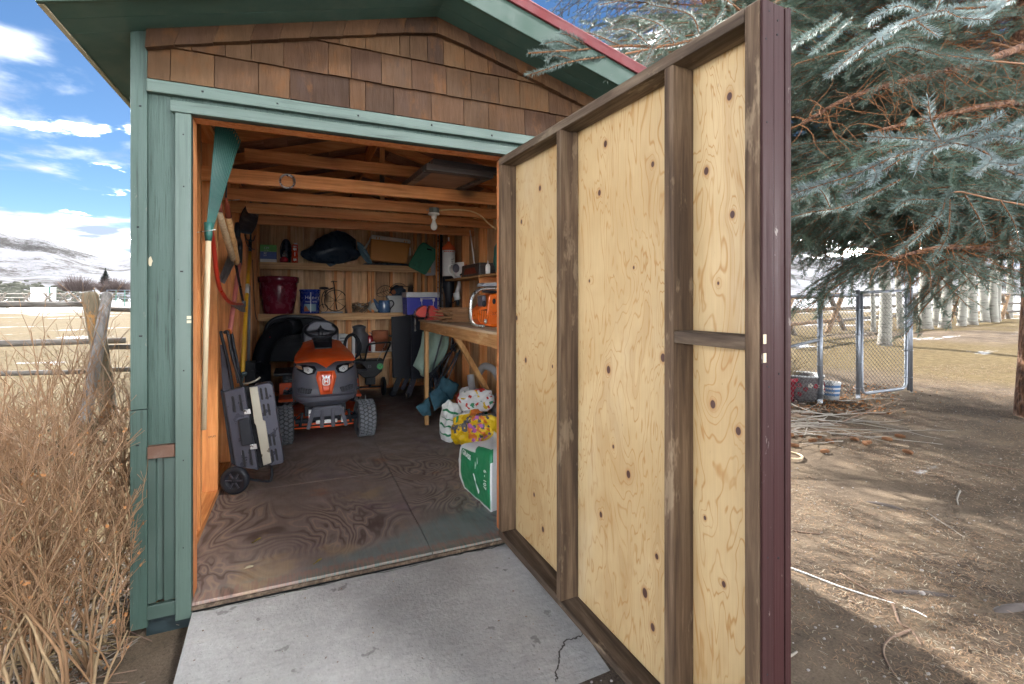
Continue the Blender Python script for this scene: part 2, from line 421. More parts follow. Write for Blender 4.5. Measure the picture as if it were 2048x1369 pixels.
def plywood_mat():
    m = Mt('knotty_plywood', .55); v = m.obj()          # local to the sheet: y along its width, z up
    # knots where the sheet has them: (distance from hinge, height)
    KN = [(.045, 1.20, .016), (.10, 1.72, .014), (.30, 1.86, .016), (.24, .30, .013), (.33, .16, .016), (.42, .98, .009), (.15, .98, .016), (.53, 1.00, .015),
          (.83, 1.93, .016), (.79, 1.74, .014), (.85, 1.02, .018), (.97, 1.04, .0), (1.15, 1.10, .017), (.80, .42, .014), (.97, .64, .017), (1.12, .40, .012),
          (.88, .72, .009), (1.06, .24, .02), (1.10, .14, .016), (1.335, 1.70, .014), (1.42, 1.90, .014), (1.43, 1.55, .013), (1.36, .98, .015), (1.45, .92, .014),
          (1.40, .45, .011), (1.38, 1.35, .006), (1.33, .62, .008), (1.10, 1.78, .012), (.72, 1.38, .008), (1.0, 1.42, .007)]
    w = m.map(v, (1, 2.3, .55))
    fld = m.noise(w, 1.7, 4, .52, .55)
    swirl = None; core = None
    for s_, z_, r_ in KN:
        if r_ <= 0: continue
        d = m.n('ShaderNodeVectorMath', operation='DISTANCE'); m.l(m.map(v, (0, 1, .72)), d.inputs[0]); d.inputs[1].default_value = (0, -s_ + .79, (z_ - 1.03) * .72)
        q = m.math('DIVIDE', d.outputs['Value'], r_ * .7)
        g = m.math('DIVIDE', .35, m.math('ADD', 1.0, m.math('MULTIPLY', m.math('POWER', q, 2), .12)))
        swirl = g if swirl is None else m.math('ADD', swirl, g)
        core = q if core is None else m.math('MINIMUM', core, q)
    f2 = m.math('ADD', fld, m.math('MULTIPLY', swirl, .30))
    fr = m.math('FRACT', m.math('MULTIPLY', f2, 27)); line = m.math('ABSOLUTE', m.math('SUBTRACT', fr, .5))
    fr2 = m.math('FRACT', m.math('MULTIPLY', f2, 4)); broad = m.math('ABSOLUTE', m.math('SUBTRACT', fr2, .5))
    fine = m.noise(m.map(v, (1, 1, .04)), 160, 4, .6)
    c = m.mix(m.rng(m.noise(v, 2.2, 4), .3, .7), (.415, .290, .143), (.485, .36, .195))
    c = m.mix(m.math('MULTIPLY', m.rng(line, .0, .15, .9, 0), m.rng(m.noise(v, 5, 4, .6), .3, .60, .40, 1)), c, (.33, .175, .052))
    c = m.mix(m.rng(broad, .0, .2, .38, 0), c, (.335, .20, .08))
    c = m.val(c, fine, .86, 1.12)
    c = m.mix(m.rng(m.noise(m.map(v, (1, 1.6, .5)), 1.6, 5, .65), .54, .72, 0, .55), c, (.46, .37, .24))
    c = m.mix(m.rng(m.noise(m.map(v, (1, 2.2, .8), (3, 1, 7)), 2.4, 5, .7), .58, .74, 0, .5), c, (.34, .20, .08))
    c = m.mix(m.rng(core, 1.1, 1.8, .7, 0), c, (.34, .18, .07))
    c = m.mix(m.rng(core, .75, 1.05, 1, 0), c, (.055, .020, .015))
    c = m.mix(m.rng(m.noise(m.map(v, (1, 9, 1.6)), 8, 2), .74, .77, 0, .8), c, (.12, .06, .03))
    m.color(c); m.bump(fine, .08, .003); m.rough(m.rng(fine, .3, .7, .62, .5)); return m.mat
M_ply = plywood_mat()

def floor_mat():
    m = Mt('stained_plywood_floor', .55); v = m.obj(True); p = m.pos(); xyz = m.sep(p)
    w = m.map(v, (1.7, 1.0, 1)); fld = m.noise(w, 1.25, 3, .40, .8)
    fr = m.math('FRACT', m.math('MULTIPLY', fld, 25)); line = m.math('ABSOLUTE', m.math('SUBTRACT', fr, .5))
    fine = m.noise(m.map(v, (1, .05, 1)), 120, 4)
    c = m.mix(m.noise(p, 1.6, 5, .65), (.135, .110, .106), (.270, .220, .190))
    wear = m.rng(m.noise(m.map(p, (1, 1, 1), (3, 1, 0)), 1.15, 4, .6), .40, .56, .08, 1)
    near = m.rng(xyz[1], 2.2, 1.1, .15, 1)
    c = m.mix(m.math('MULTIPLY', m.math('MULTIPLY', m.rng(line, .06, .22, .85, 0), wear), near), c, (.085, .052, .044))
    c = m.mix(m.math('MULTIPLY', m.math('MULTIPLY', m.rng(line, .34, .48, 0, .4), wear), near), c, (.46, .34, .24))
    c = m.mix(m.rng(m.noise(p, 2.3, 5, .65), .56, .68, 0, .55), c, (.135, .088, .125))      # purple stain
    c = m.mix(m.rng(m.noise(m.map(p, (1, 1, 1), (8, 3, 0)), 2.0, 4, .6), .58, .70, 0, .5), c, (.36, .26, .14))
    c = m.mix(m.rng(m.noise(m.map(p, (1, 1, 1), (2, 9, 0)), 2.6, 4, .6), .60, .72, 0, .45), c, (.34, .14, .055))
    # teal paint spilt over the threshold
    e = m.math('ADD', m.math('MULTIPLY', xyz[1], 1.0), m.math('MULTIPLY', m.noise(p, 4, 4, .6), .22))
    lim = m.math('MULTIPLY', m.rng(xyz[0], .35, 1.35, .10, .46, False), 1.0)
    teal = m.rng(m.math('SUBTRACT', m.math('ADD', lim, .10), e), -.03, .09)
    bare = m.rng(m.math('ADD', xyz[1], m.math('MULTIPLY', m.noise(m.map(p, (9, 2, 1)), 6, 3), .10)), .11, .145)
    teal = m.math('MULTIPLY', teal, m.math('MULTIPLY', bare, m.rng(m.noise(m.map(p, (5, 1, 1)), 7, 4), .3, .55, .35, .85)))
    c = m.mix(teal, c, (.15, .195, .19))
    edge = m.rng(xyz[1], .05, .02)
    c = m.mix(m.math('MULTIPLY', edge, m.rng(xyz[0], .35, .42, 0, .8)), c, (.085, .14, .125))
    c = m.mix(m.math('MULTIPLY', m.math('MULTIPLY', m.rng(bare, .9, .2), m.rng(m.noise(m.map(p, (14, 1, 1)), 6, 3), .4, .6, 0, .7)), m.rng(xyz[1], .13, .10)), c, (.26, .155, .12))
    c = m.mix(m.rng(m.noise(p, 95, 2), .735, .76, 0, .7), c, (.42, .37, .28))
    c = m.val(c, fine, .85, 1.15)
    m.color(c); m.bump(m.math('ADD', m.math('MULTIPLY', line, .8), fine), .25, .003); m.rough(m.rng(m.noise(p, 6, 4), .3, .7, .38, .72)); return m.mat
M_floor = floor_mat()

def concrete_mat():
    m = Mt('worn_concrete', .85); p = m.pos()
    a = m.noise(p, 2.2, 6, .62); b = m.noise(p, 55, 5, .6); t = m.noise(m.map(p, (1, 4, 1), (0, 0, 0), (0, 0, .15)), 12, 5, .6)
    c = m.mix(m.rng(a, .3, .7), (.270, .263, .254), (.365, .356, .344))
    c = m.val(c, b, .80, 1.18); c = m.val(c, t, .84, 1.14); c = m.val(c, m.noise(p, 15, 5, .7), .82, 1.16)
    c = m.mix(m.rng(m.vor(p, 60), .06, .16, .7, 0), c, (.15, .146, .14))
    c = m.mix(m.rng(m.noise(m.map(p, (1, 1, 1), (5, 2, 0)), 9, 3, .6), .675, .70, 0, .6), c, (.10, .095, .09))
    c = m.mix(m.rng(m.noise(m.map(p, (1, 3, 1), (1, 7, 0)), 3.2, 4), .58, .75, 0, .35), c, (.40, .37, .32))
    m.color(c); m.bump(m.math('ADD', b, m.math('MULTIPLY', t, .6)), .7, .006); return m.mat
M_concrete = concrete_mat()
M_crack = simple('crack_shadow_dirt', (.060, .054, .048), .95)

def ground_mat():
    m = Mt('yard_ground', .95); p = m.pos(); xyz = m.sep(p); X, Y = xyz[0], xyz[1]
    # dry field grass
    g1 = m.noise(m.map(p, (1, 1, 0)), .55, 6, .65); g2 = m.noise(m.map(p, (1, 1, 0)), 9, 6, .7); g3 = m.noise(m.map(p, (1, 1, 0)), 70, 4, .7)
    grass = m.ramp(g2, [(.28, (.055, .039, .019)), (.5, (.108, .080, .041)), (.72, (.155, .122, .070))])
    grass = m.val(grass, g1, .72, 1.22); grass = m.val(grass, g3, .66, 1.34)
    # bare dirt with needles
    d1 = m.noise(m.map(p, (1, 1, 0)), 3.0, 6, .65); d3 = m.noise(m.map(p, (1, 1, 0)), 90, 5, .7)
    dirt = m.ramp(d1, [(.30, (.060, .046, .036)), (.55, (.120, .092, .067)), (.75, (.172, .131, .090))])
    dirt = m.val(dirt, d3, .3, 1.7); fib = m.noise(m.map(p, (1, 2.6, 0), (0, 0, 0), (0, 0, .5)), 60, 4, .75, 1.5); dirt = m.mix(m.rng(fib, .56, .66, 0, .45), dirt, (.19, .145, .095)); dirt = m.mix(m.rng(m.noise(m.map(p, (1, 1, 0), (9, 2, 0)), 26, 4, .7), .58, .68, 0, .6), dirt, (.040, .030, .024))
    # region: dirt on the yard side near the shed and under the spruces, grass elsewhere
    r = m.math('ADD', X, m.math('MULTIPLY', m.math('SUBTRACT', m.noise(m.map(p, (1, 1, 0)), .8, 4), .5), 2.6))
    yard = m.rng(r, -.5, .2)
    dx = m.math('SUBTRACT', X, 4.2); dy = m.math('SUBTRACT', Y, -.2)
    rr = m.math('SQRT', m.math('ADD', m.math('MULTIPLY', dx, dx), m.math('MULTIPLY', dy, dy)))
    rr = m.math('ADD', rr, m.math('MULTIPLY', m.math('SUBTRACT', m.noise(m.map(p, (1, 1, 0)), 1.1, 5), .5), 2.0))
    under = m.rng(rr, 5.6, 4.4)
    far = m.rng(rr, 9.4, 10.4); far = m.math('MULTIPLY', far, m.rng(m.noise(m.map(p, (1, 1, 0), (4, 4, 0)), .35, 4), .40, .55))
    far = m.math('MULTIPLY', far, m.rng(rr, 17, 14))
    c = m.mix(m.math('MULTIPLY', yard, m.math('MAXIMUM', under, far)), grass, dirt)
    # litter patch at the shrub
    lx = m.rng(m.math('ADD', m.math('ABSOLUTE', m.math('ADD', X, .55)), m.math('ABSOLUTE', m.math('SUBTRACT', Y, -.5))), 1.3, .7)
    c = m.mix(m.math('MULTIPLY', lx, .75), c, dirt)
    # snow: scraps near, a sheet far off
    ds = m.math('SQRT', m.math('ADD', m.math('MULTIPLY', X, X), m.math('MULTIPLY', Y, Y)))
    sn = m.noise(m.map(p, (.55, 1.1, 0)), .62, 6, .62)
    sn = m.math('ADD', sn, m.math('MULTIPLY', m.math('SUBTRACT', m.noise(m.map(p, (1, 1, 0)), 6, 5, .7), .5), .16))
    boost = m.rng(ds, 22, 60, 0, .28)
    cut = m.rng(ds, 3.0, 5.0, -.6, 0)
    boost = m.math('ADD', boost, cut)
    boost = m.math('ADD', boost, m.math('MULTIPLY', m.math('MULTIPLY', m.rng(X, 2, 4), m.rng(ds, 13, 9)), -.05))
    snow = m.rng(m.math('ADD', sn, boost), .605, .645)
    back = m.rng(m.math('ADD', Y, m.math('MULTIPLY', m.noise(m.map(p, (1, 1, 0)), 1.2, 4), 1.2)), -3.2, -3.9)      # unseen snow added behind the camera to bounce daylight into the shed
    c = m.mix(m.math('MAXIMUM', snow, back), c, (.40, .41, .43))
    m.color(c); m.bump(m.math('ADD', m.math('MULTIPLY', g3, .6), m.math('MULTIPLY', d1, .8)), .55, .03); m.b.inputs['Specular IOR Level'].default_value = .06; return m.mat
M_ground = ground_mat()

def hill_mat():
    m = Mt('snowy_sage_hill', .9); p = m.pos()
    s1 = m.noise(m.map(p, (1, 1, 1.6)), .02, 6, .62); s2 = m.noise(p, .11, 6, .75); s3 = m.noise(p, .5, 4, .8)
    f = m.math('ADD', m.math('MULTIPLY', s1, .55), m.math('ADD', m.math('MULTIPLY', s2, .32), m.math('MULTIPLY', s3, .22)))
    c = m.ramp(f, [(.46, (.235, .243, .265)), (.55, (.195, .197, .213)), (.605, (.085, .083, .084)), (.69, (.05, .048, .047))])
    m.color(c); m.bump(s2, .6, 2); m.b.inputs['Specular IOR Level'].default_value = 0; return m.mat
M_hill = hill_mat()

# small-thing materials
def P(name, rgb, rough=.4, **k): return simple(name, lin(*rgb), rough, **k)
M_black = simple('black_plastic', (.015, .017, .023), .38, 0, .2, 9)
M_blackmetal = simple('black_metal', (.018, .021, .028), .35, .3, .2, 9, .03)
M_wire = simple('black_wire', (.02, .018, .017), .5, .4)
M_mgrey = simple('mower_grey', (.080, .084, .108), .38, 0, .12, 8, .03, 300, dirt=((.16, .14, .12), .35))
M_morange = simple('mower_orange', (.80, .11, .018), .42, 0, .08, 5, coat=.15, dirt=((.36, .22, .14), .3))
M_tread = simple('tyre_tread', (.15, .165, .185), .8, 0, .25, 22, .2, dirt=((.20, .16, .11), .5))
M_rubber = simple('tyre_rubber', (.055, .06, .068), .8, 0, .25, 22, .2)
M_lens = simple('lamp_lens', (.50, .52, .52), .15, 0, .2, 60, coat=.8)
M_lensring = simple('lamp_ring', (.20, .21, .23), .2, .8)
M_amber = simple('amber_lens', (.36, .20, .12), .2)
M_white = simple('white_plastic', (.72, .72, .70), .4, 0, .08)
M_whitegl = simple('glossy_white', (.80, .78, .76), .2, 0, .05)
M_glowred = simple('badge_red', (.66, .07, .02), .15, 0, .1, coat=.8)
M_steel = simple('steel', (.50, .50, .50), .3, 1, .1, 20)
M_galv = simple('galvanised_steel', (.20, .22, .25), .42, .75, .2, 30)
M_galvdark = simple('dull_galvanised_wire', (.20, .21, .22), .5, .6)
M_gunmetal = simple('grill_metal', (.056, .058, .080), .33, .35, .12, 7, .02)
M_spine = simple('grill_spine', (.36, .34, .28), .35, .7, .15, 6)
M_slot = simple('slot_dark', (.006, .006, .008), .8)
M_rakegreen = simple('rake_green', (.022, .105, .088), .38, 0, .12, 9)
M_handle = wood('pale_handle', (.36, .25, .14), (.55, .43, .27), (.66, .54, .37), 'Z', 60, 10, .1, .6)
M_handle2 = wood('varnished_handle', (.36, .19, .07), (.58, .36, .16), (.70, .50, .27), 'Z', 50, 10, .1, .45)
M_sawred = simple('saw_red', (.50, .035, .015), .35, 0, .12)
M_pink = simple('faded_red_handle', (.52, .15, .13), .5, 0, .15)
M_yellow = simple('yellow_fibre', (.72, .40, .025), .38, 0, .08)
M_greytube = simple('grey_tube', (.22, .23, .27), .4, .4)
M_shovel = simple('shovel_black', (.020, .024, .034), .45, .3, .3, 14, .1, 30, 0, ((.36, .33, .28), .55))
M_blade = simple('grey_blade', (.20, .20, .22), .4, .7, .2, 12)
M_rust = simple('rusty_ferrule', (.26, .055, .028), .6, .2, .3, 20)
M_orangeclip = simple('orange_clip', (.60, .14, .02), .5)
M_maroon = simple('maroon_glaze', (.17, .016, .036), .22, 0, .15, 6, coat=.4)
M_navy = simple('navy_tin', (.022, .042, .24), .25, 0, .1)
M_boxgreen = simple('box_green', (.11, .36, .075), .5); M_boxblue = simple('box_blue', (.03, .075, .26), .5); M_boxwhite = simple('box_white', (.60, .62, .62), .5)
M_lanternred = simple('lantern_red', (.26, .012, .025), .15, 0, .1, coat=.6); M_lantern = simple('lantern_dark', (.012, .018, .035), .3)
M_canred = simple('spray_can_red', (.62, .05, .015), .25)
M_bag = simple('black_bin_bag', (.026, .042, .066), .3, 0, .3, 8, .5, 18)
M_tarp = simple('blue_grey_plastic', (.14, .25, .30), .35, 0, .25, 10, .5, 22)
M_tan = simple('tan_cooler', (.56, .235, .045), .42, 0, .08, 6)
M_ivory = simple('ivory_plastic', (.62, .58, .50), .45, 0, .1)
M_grnpad = simple('green_pad', (.035, .20, .11), .55, 0, .15, 10, 0, 60, 0, ((.01, .03, .02), .6))
M_greypad = simple('grey_pad', (.30, .31, .33), .6)
M_enamel = simple('blue_enamel', (.075, .15, .29), .2, 0, .15, 9, coat=.5)
M_stone = simple('pale_stone', (.40, .39, .35), .8, 0, .2, 10, .3)
M_tub = simple('grey_tub', (.36, .37, .37), .5, 0, .12)
M_coolblue = simple('cooler_blue', (.045, .055, .42), .35, 0, .08); M_coollid = simple('cooler_lid', (.60, .62, .63), .4, 0, .08)
M_terra = simple('terracotta', (.30, .095, .042), .75, 0, .25, 9, .2)
M_milk = simple('grey_milk_can', (.15, .16, .18), .4, .6, .3, 9)
M_twig = simple('twig_nest', (.13, .10, .075), .9, 0, .4, 30)
M_spread = simple('spreader_black', (.010, .012, .016), .45)
M_sticker = simple('green_sticker', (.08, .48, .16), .4)
M_cab = simple('smoker_black', (.013, .015, .024), .42, .2, .15, 6, .05)
M_vise = simple('vise_red', (.52, .06, .045), .4, .1, .2, 14)
M_cedar = wood('loose_cedar_shingle', (.20, .09, .035), (.42, .22, .095), (.58, .36, .19), 'X', 50, 8, .3)
M_sawo = simple('chainsaw_orange', (.68, .13, .015), .32, 0, .15, 9, 0, 60, .3, ((.25, .07, .02), .4))
M_stihlw = simple('canister_white', (.58, .59, .57), .45, 0, .12, 14)
M_stihlo = simple('canister_orange', (.55, .085, .02), .4)
M_redcase = simple('red_case', (.42, .022, .012), .4, 0, .2, 6)
M_sack = simple('pale_green_sack', (.26, .37, .31), .75, 0, .22, 8, .35, 40)
M_teal = simple('teal_chair_cloth', (.030, .095, .135), .85, 0, .25, 12, .3, 90)
M_bagwhite = simple('bag_white', (.60, .62, .62), .38, 0, .12, 10, .35, 24); M_baggreen = simple('bag_green', (.018, .20, .085), .38, 0, .12, 10, .3, 24)
M_bagyellow = simple('bag_yellow', (.68, .46, .010), .35, 0, .15, 10, .35, 22); M_bagred = simple('bag_red', (.48, .035, .025), .4, 0, .15)
M_baggrey = simple('bag_grey', (.10, .10, .13), .4); M_bagpurple = simple('bag_purple', (.36, .10, .36), .4); M_bagorange = simple('bag_orange', (.60, .17, .03), .4)
M_hose = simple('grey_hose', (.35, .36, .37), .5, 0, .1)
M_socket = simple('porcelain', (.66, .64, .58), .3); M_bulb = simple('bulb_glass', (.62, .60, .56), .12, 0, .05, coat=.6)
M_jbox = simple('junction_box', (.22, .24, .21), .5, .3); M_cable = simple('cream_cable', (.70, .50, .24), .5)
M_attic = wood('dark_stained_frame', (.016, .012, .012), (.035, .028, .026), (.07, .05, .04), 'X', bump=.3, rough=.45)
M_brass = simple('brass', (.55, .36, .12), .35, .9)
M_bluelet = simple('print_green', (.02, .19, .09), .5); M_print = simple('print_dark', (.02, .02, .025), .5)

def pane_mat():
    m = Mt('added_window_glass', .05); nt_ = m.nt; out = nt_.nodes['Material Output']
    t = m.n('ShaderNodeBsdfTransparent'); t.inputs[0].default_value = (.93, .95, .94, 1); g = m.n('ShaderNodeBsdfGlossy'); g.inputs['Roughness'].default_value = .03
    f = m.n('ShaderNodeFresnel'); x = m.n('ShaderNodeMixShader'); nt_.links.new(f.outputs[0], x.inputs[0]); nt_.links.new(t.outputs[0], x.inputs[1]); nt_.links.new(g.outputs[0], x.inputs[2])
    nt_.links.new(x.outputs[0], out.inputs[0]); return m.mat
M_pane = pane_mat()

M_post = wood('olive_post_log', (.050, .038, .022), (.120, .095, .060), (.19, .16, .11), 'Z', 30, 6, .6, .85, blot=.35, patch=((.27, .125, .028), .9))
M_brace = wood('silver_brace_log', (.060, .053, .050), (.145, .132, .122), (.235, .218, .205), 'Z', 30, 6, .6, .85, knots=1.5, blot=.3)

for mm_spec in (M_black, M_blackmetal, M_cab, M_spread, M_bag, M_mgrey): mm_spec.node_tree.nodes['Principled BSDF'].inputs['Specular IOR Level'].default_value = .28

M_purple.node_tree.nodes['Principled BSDF'].inputs['Specular IOR Level'].default_value = .12
M_purple.node_tree.nodes['Principled BSDF'].inputs['Coat Weight'].default_value = 0
# ------------------------------------------------------------------ ground, hills, slab
def make_ground():
    mb = MB(); rings = [.0]; r = .35
    while r < 420: rings.append(r); r *= 1.085
    n = 120; cx, cy = .6, -1.0
    vs = [(cx, cy, ground_z(cx, cy))]
    for r in rings[1:]:
        for j in range(n):
            a = 2 * math.pi * j / n; x = cx + r * math.cos(a); y = cy + r * math.sin(a); vs.append((x, y, ground_z(x, y)))
    fs = [(0, 1 + j, 1 + (j + 1) % n) for j in range(n)]
    for i in range(len(rings) - 2):
        for j in range(n):
            a = 1 + i * n; b = a + n; fs.append((a + j, b + j, b + (j + 1) % n, a + (j + 1) % n))
    mb.add(vs, fs, 0, True)
    return mb.build('ground', M_ground, kind='structure', center=False)
make_ground()

RIDGE = [(-3000, 400), (-900, 420), (-300, 440), (-60, 452), (0, 464), (28, 474), (48, 479), (66, 474), (92, 476), (118, 487), (150, 499), (200, 514), (238, 522), (262, 513), (330, 494), (520, 478),
         (900, 470), (1300, 492), (1700, 520), (2100, 535), (3200, 500), (6000, 480)]
def ridge_y(px):
    for (a, ya), (b, yb) in zip(RIDGE, RIDGE[1:]):
        if px <= b: return ya + (yb - ya) * max(0, (px - a)) / (b - a)
    return RIDGE[-1][1]
def make_hills():
    mb = MB(); nu, nv = 260, 46
    def fn(u, v):
        th = rad(-72 + 144 * u); px = 1024 + 968 * math.tan(th)
        s = v
        r = 130 + 620 * min(s / .8, 1) + (max(0, s - .8) / .2) * 300
        d = FV * math.cos(th) + RV * math.sin(th)
        top = 1.3 + (600 - ridge_y(px)) / 968 * 750 * math.cos(th)
        k = min(s / .8, 1); f = k ** 1.25
        z = 1.2 + (top - 1.2) * f
        x = CAM.x + d.x * r; y = CAM.y + d.y * r
        amp = 16 * math.sin(math.pi * min(k, 1)) if s < .8 else 0
        q = Vector((x * .006, y * .006, 0))
        z += amp * (noise.fractal(q, .9, 2.1, 5)) + (1.2 * noise.noise(Vector((x * .03, y * .03, 3))) if s > .3 else 0)
        if s > .8: z -= (s - .8) / .2 * 40
        if s < .02: z = -3
        return (x, y, z)
    mb.grid(fn, nu, nv)
    return mb.build('hills', M_hill, kind='structure', center=False)
make_hills()

# concrete slab outside the door, its broken corner and crack
mb = MB()
zt = lambda x, y: -.035 + .088 * y
poly = [(-.02, -.004), (1.46, -.004), (1.47, -.35), (1.50, -.62), (1.49, -.905), (1.30, -.915), (1.20, -.93), (1.12, -.93), (.9, -.93), (-.0, -.93)]
n = len(poly)
mb.add([(x, y, zt(x, y)) for x, y in poly] + [(x, y, -.35) for x, y in poly], [list(range(n))[::-1], list(range(n, 2 * n))] + [[i, (i + 1) % n, n + (i + 1) % n, n + i] for i in range(n)])
slab = mb.build('concrete_pavement', M_concrete, kind='structure', center=False, bevel=.004)
ck = MB()
def crack(pts, w):
    P_ = spline(pts, 7); rnd = random.Random(3); P_ = [p + Vector((rnd.uniform(-.006, .006), rnd.uniform(-.006, .006), 0)) for p in P_]
    for a, b in zip(P_, P_[1:]):
        t = (b - a).normalized(); nn = Vector((-t.y, t.x, 0)) * w * rnd.uniform(.4, 1.2)
        ck.add([(q.x, q.y, zt(q.x, q.y) + .0025) for q in (a - nn, a + nn, b + nn, b - nn)], [(0, 1, 2, 3)])
crack([onz(*p, -.09) for p in ((1168, 1256), (1160, 1270), (1135, 1278), (1122, 1293), (1117, 1312), (1113, 1340), (1112, 1352))], .0035)
crack([(0, -.012, 0), (.3, -.018, 0), (.6, -.012, 0), (.9, -.02, 0), (1.2, -.012, 0), (1.42, -.02, 0)], .003)
ck.build('crack', M_crack, slab)
# ------------------------------------------------------------------ the shed
shed = thing('garden_shed', 'small gabled garden shed painted green with cedar shingles in its gable', 'shed', (1.04, 2.4, 0))
XL, XR = -.235, 2.315
L = lambda x: 2.751 - .275 * abs(x - 1.045)          # underside of the roof slope
def part(name, mat, *boxes, bevel=.002, parent=None, label=None):
    mb = MB()
    for b in boxes: mb.box(*b)
    return mb.build(name, mat, parent or shed, label, bevel=bevel)
# outer cladding of the front (opening left out)
mb = MB()
mb.box(-.20, -.035, .018, .034, .66, 2.22); mb.box(-.035, 1.43, .018, .034, 2.095, 2.22); mb.box(1.43, 2.29, .018, .034, -.04, 2.22)
mb.build('siding', M_green_z, shed)
part('corner_trim', M_green_trim, (XL, -.178, 0, .032, .847, 2.42))
part('corner_trim', M_green_trim, (XL - .001, -.178, -.001, .032, -.06, .844))
part('corner_trim', M_green_trim, (2.255, XR, 0, .032, -.06, 2.42))
part('corner_board', M_green_trim, (XL + .001, XL + .02, .0325, .12, -.06, 2.36))
part('frieze_board', M_green_x, (-.1775, 2.2545, -.012, .017, 2.163, 2.216), bevel=.004)
part('head_casing', M_green_x, (-.095, 1.52, -.016, .017, 2.091, 2.139), bevel=.003)
part('side_casing', M_green_cas, (-.079, -.022, -.010, .017, -.055, 2.0905), bevel=.003)
part('side_casing', M_green_cas, (1.435, 1.49, -.008, .017, -.055, 2.0905), bevel=.003)
part('jamb', M_teal_dark, (-.0345, -.0225, -.004, .040, -.04, 2.09))
part('jamb', M_teal_dark, (1.4325, 1.444, .018, .040, -.04, 2.09))
part('head_jamb', M_teal_dark, (-.022, 1.432, -.008, .040, 2.092, 2.104))
# strike plate with two bare mortices
mb = MB(); mb.box(-.037, -.021, -.0125, -.0095, 1.218, 1.231); mb.box(-.037, -.021, -.0125, -.0095, 1.201, 1.212)
mb.build('strike_mortice', M_cream, shed)
rs = random.Random(77)
m_ = MB()
for x in (.02, .31, .66, 1.02, 1.35): m_.tube([(x, -.0125, 2.19 + rs.uniform(-.012, .012)), (x, -.0115, 2.19)], .0045, 6)
for z in (.25, .62, 1.0, 1.42, 1.78, 2.0): m_.tube([(-.05 + rs.uniform(-.015, .015), -.0105, z), (-.05, -.0095, z)], .0032, 6)
for z in (.3, .7, 1.15, 1.6, 2.1): m_.tube([(-.205 + rs.uniform(-.012, .012), -.0005, z), (-.205, .0005, z)], .0034, 6)
m_.build('nail_head', M_slot, shed, kind='stuff')
m_ = MB(); m_.prism([(-.172 + .012 * math.cos(a) * rs.uniform(.5, 1), .0172, 1.462 + .024 * math.sin(a) * rs.uniform(.6, 1)) for a in [6.283 * i / 11 for i in range(11)]], (0, .001, 0)); m_.build('paint_chip', M_cream, shed)
# lower flashing panel with its rib, patch board and kick board
mb = MB()
pr = [(-.1775, .004), (-.150, .004), (-.147, .017), (-.124, .020), (-.121, .004), (-.0795, .004), (-.0795, .03), (-.1775, .03)]
mb.prism([(x, y, .035) for x, y in pr], (0, 0, .60)); mb.build('flashing_panel', M_green_metal, shed, bevel=.0015)
part('patch_board', M_brown_patch, (-.176, -.081, -.012, .016, .640, .692), bevel=.003)
part('kick_board', M_green_metal, (-.1775, -.0805, -.006, .016, -.028, .030), bevel=.003)
part('skid_beam', M_teal_dark, (-.19, 2.25, .036, .11, -.20, -.022))
# outside of the side and rear walls
part('side_siding', M_green_z, (-.222, -.206, .121, 4.96, -.06, 2.36)); part('side_siding', M_green_z, (2.286, 2.302, .036, .20, -.06, 2.36), (2.286, 2.302, 1.84, 4.96, -.06, 2.36), (2.286, 2.302, .20, 1.84, -.06, .985), (2.286, 2.302, .20, 1.84, 2.055, 2.36))
mb = MB(); mb.prism([(-.22, 4.962, -.06), (2.30, 4.962, -.06), (2.30, 4.962, L(2.3) + .12), (1.045, 4.962, 2.87), (-.22, 4.962, L(-.22) + .12)], (0, .016, 0)); mb.build('rear_siding', M_green_z, shed)
# cedar shingles of the gable, one by one
rows = [(2.2175, 2.363, [-.1775, -.097, .062, .232, .36, .62, .695, .83, 1.02, 1.195, 1.335, 1.55, 1.75, 1.92, 2.10, 2.254]),
        (2.363, 2.516, [-.1775, -.02, .105, .205, .335, .525, .628, .77, .92, 1.10, 1.235, 1.395, 1.52, 1.70, 1.85, 2.02, 2.254]),
        (2.516, 2.662, [.20, .33, .47, .575, .695, .86, .91, 1.0, 1.085, 1.20, 1.33, 1.50, 1.62, 1.78, 1.9]),
        (2.662, 2.75, [.85, .98, 1.1, 1.25])]
rs = random.Random(5)
for i, (z0, z1, xs) in enumerate(rows):
    for a, b in zip(xs, xs[1:]):
        a0, b0 = a + .0014, b - .0014; zb = z0 + rs.uniform(-.0014, .0014) + (.001 if i == 0 else 0)
        top = lambda x: min(z1 + .03, L(x) - .012)
        pts = [(a0, zb), (b0, zb), (b0, max(zb + .004, top(b0))), (a0, max(zb + .004, top(a0)))]
        if min(top(a0), top(b0)) - zb < .012: continue
        t0 = .017; t1 = .002
        yf = lambda z: .012 - (t0 * (1 - (z - z0) / (z1 + .03 - z0))) - (.004)
        mb = MB(); mb.add([(x, yf(z) + rs.uniform(-.0012, .0012), z) for x, z in pts] + [(x, .0165, z) for x, z in pts],
                          [(0, 1, 2, 3), (7, 6, 5, 4), (0, 4, 5, 1), (1, 5, 6, 2), (2, 6, 7, 3), (3, 7, 4, 0)])
        mb.build('shingle', M_shingle, shed)
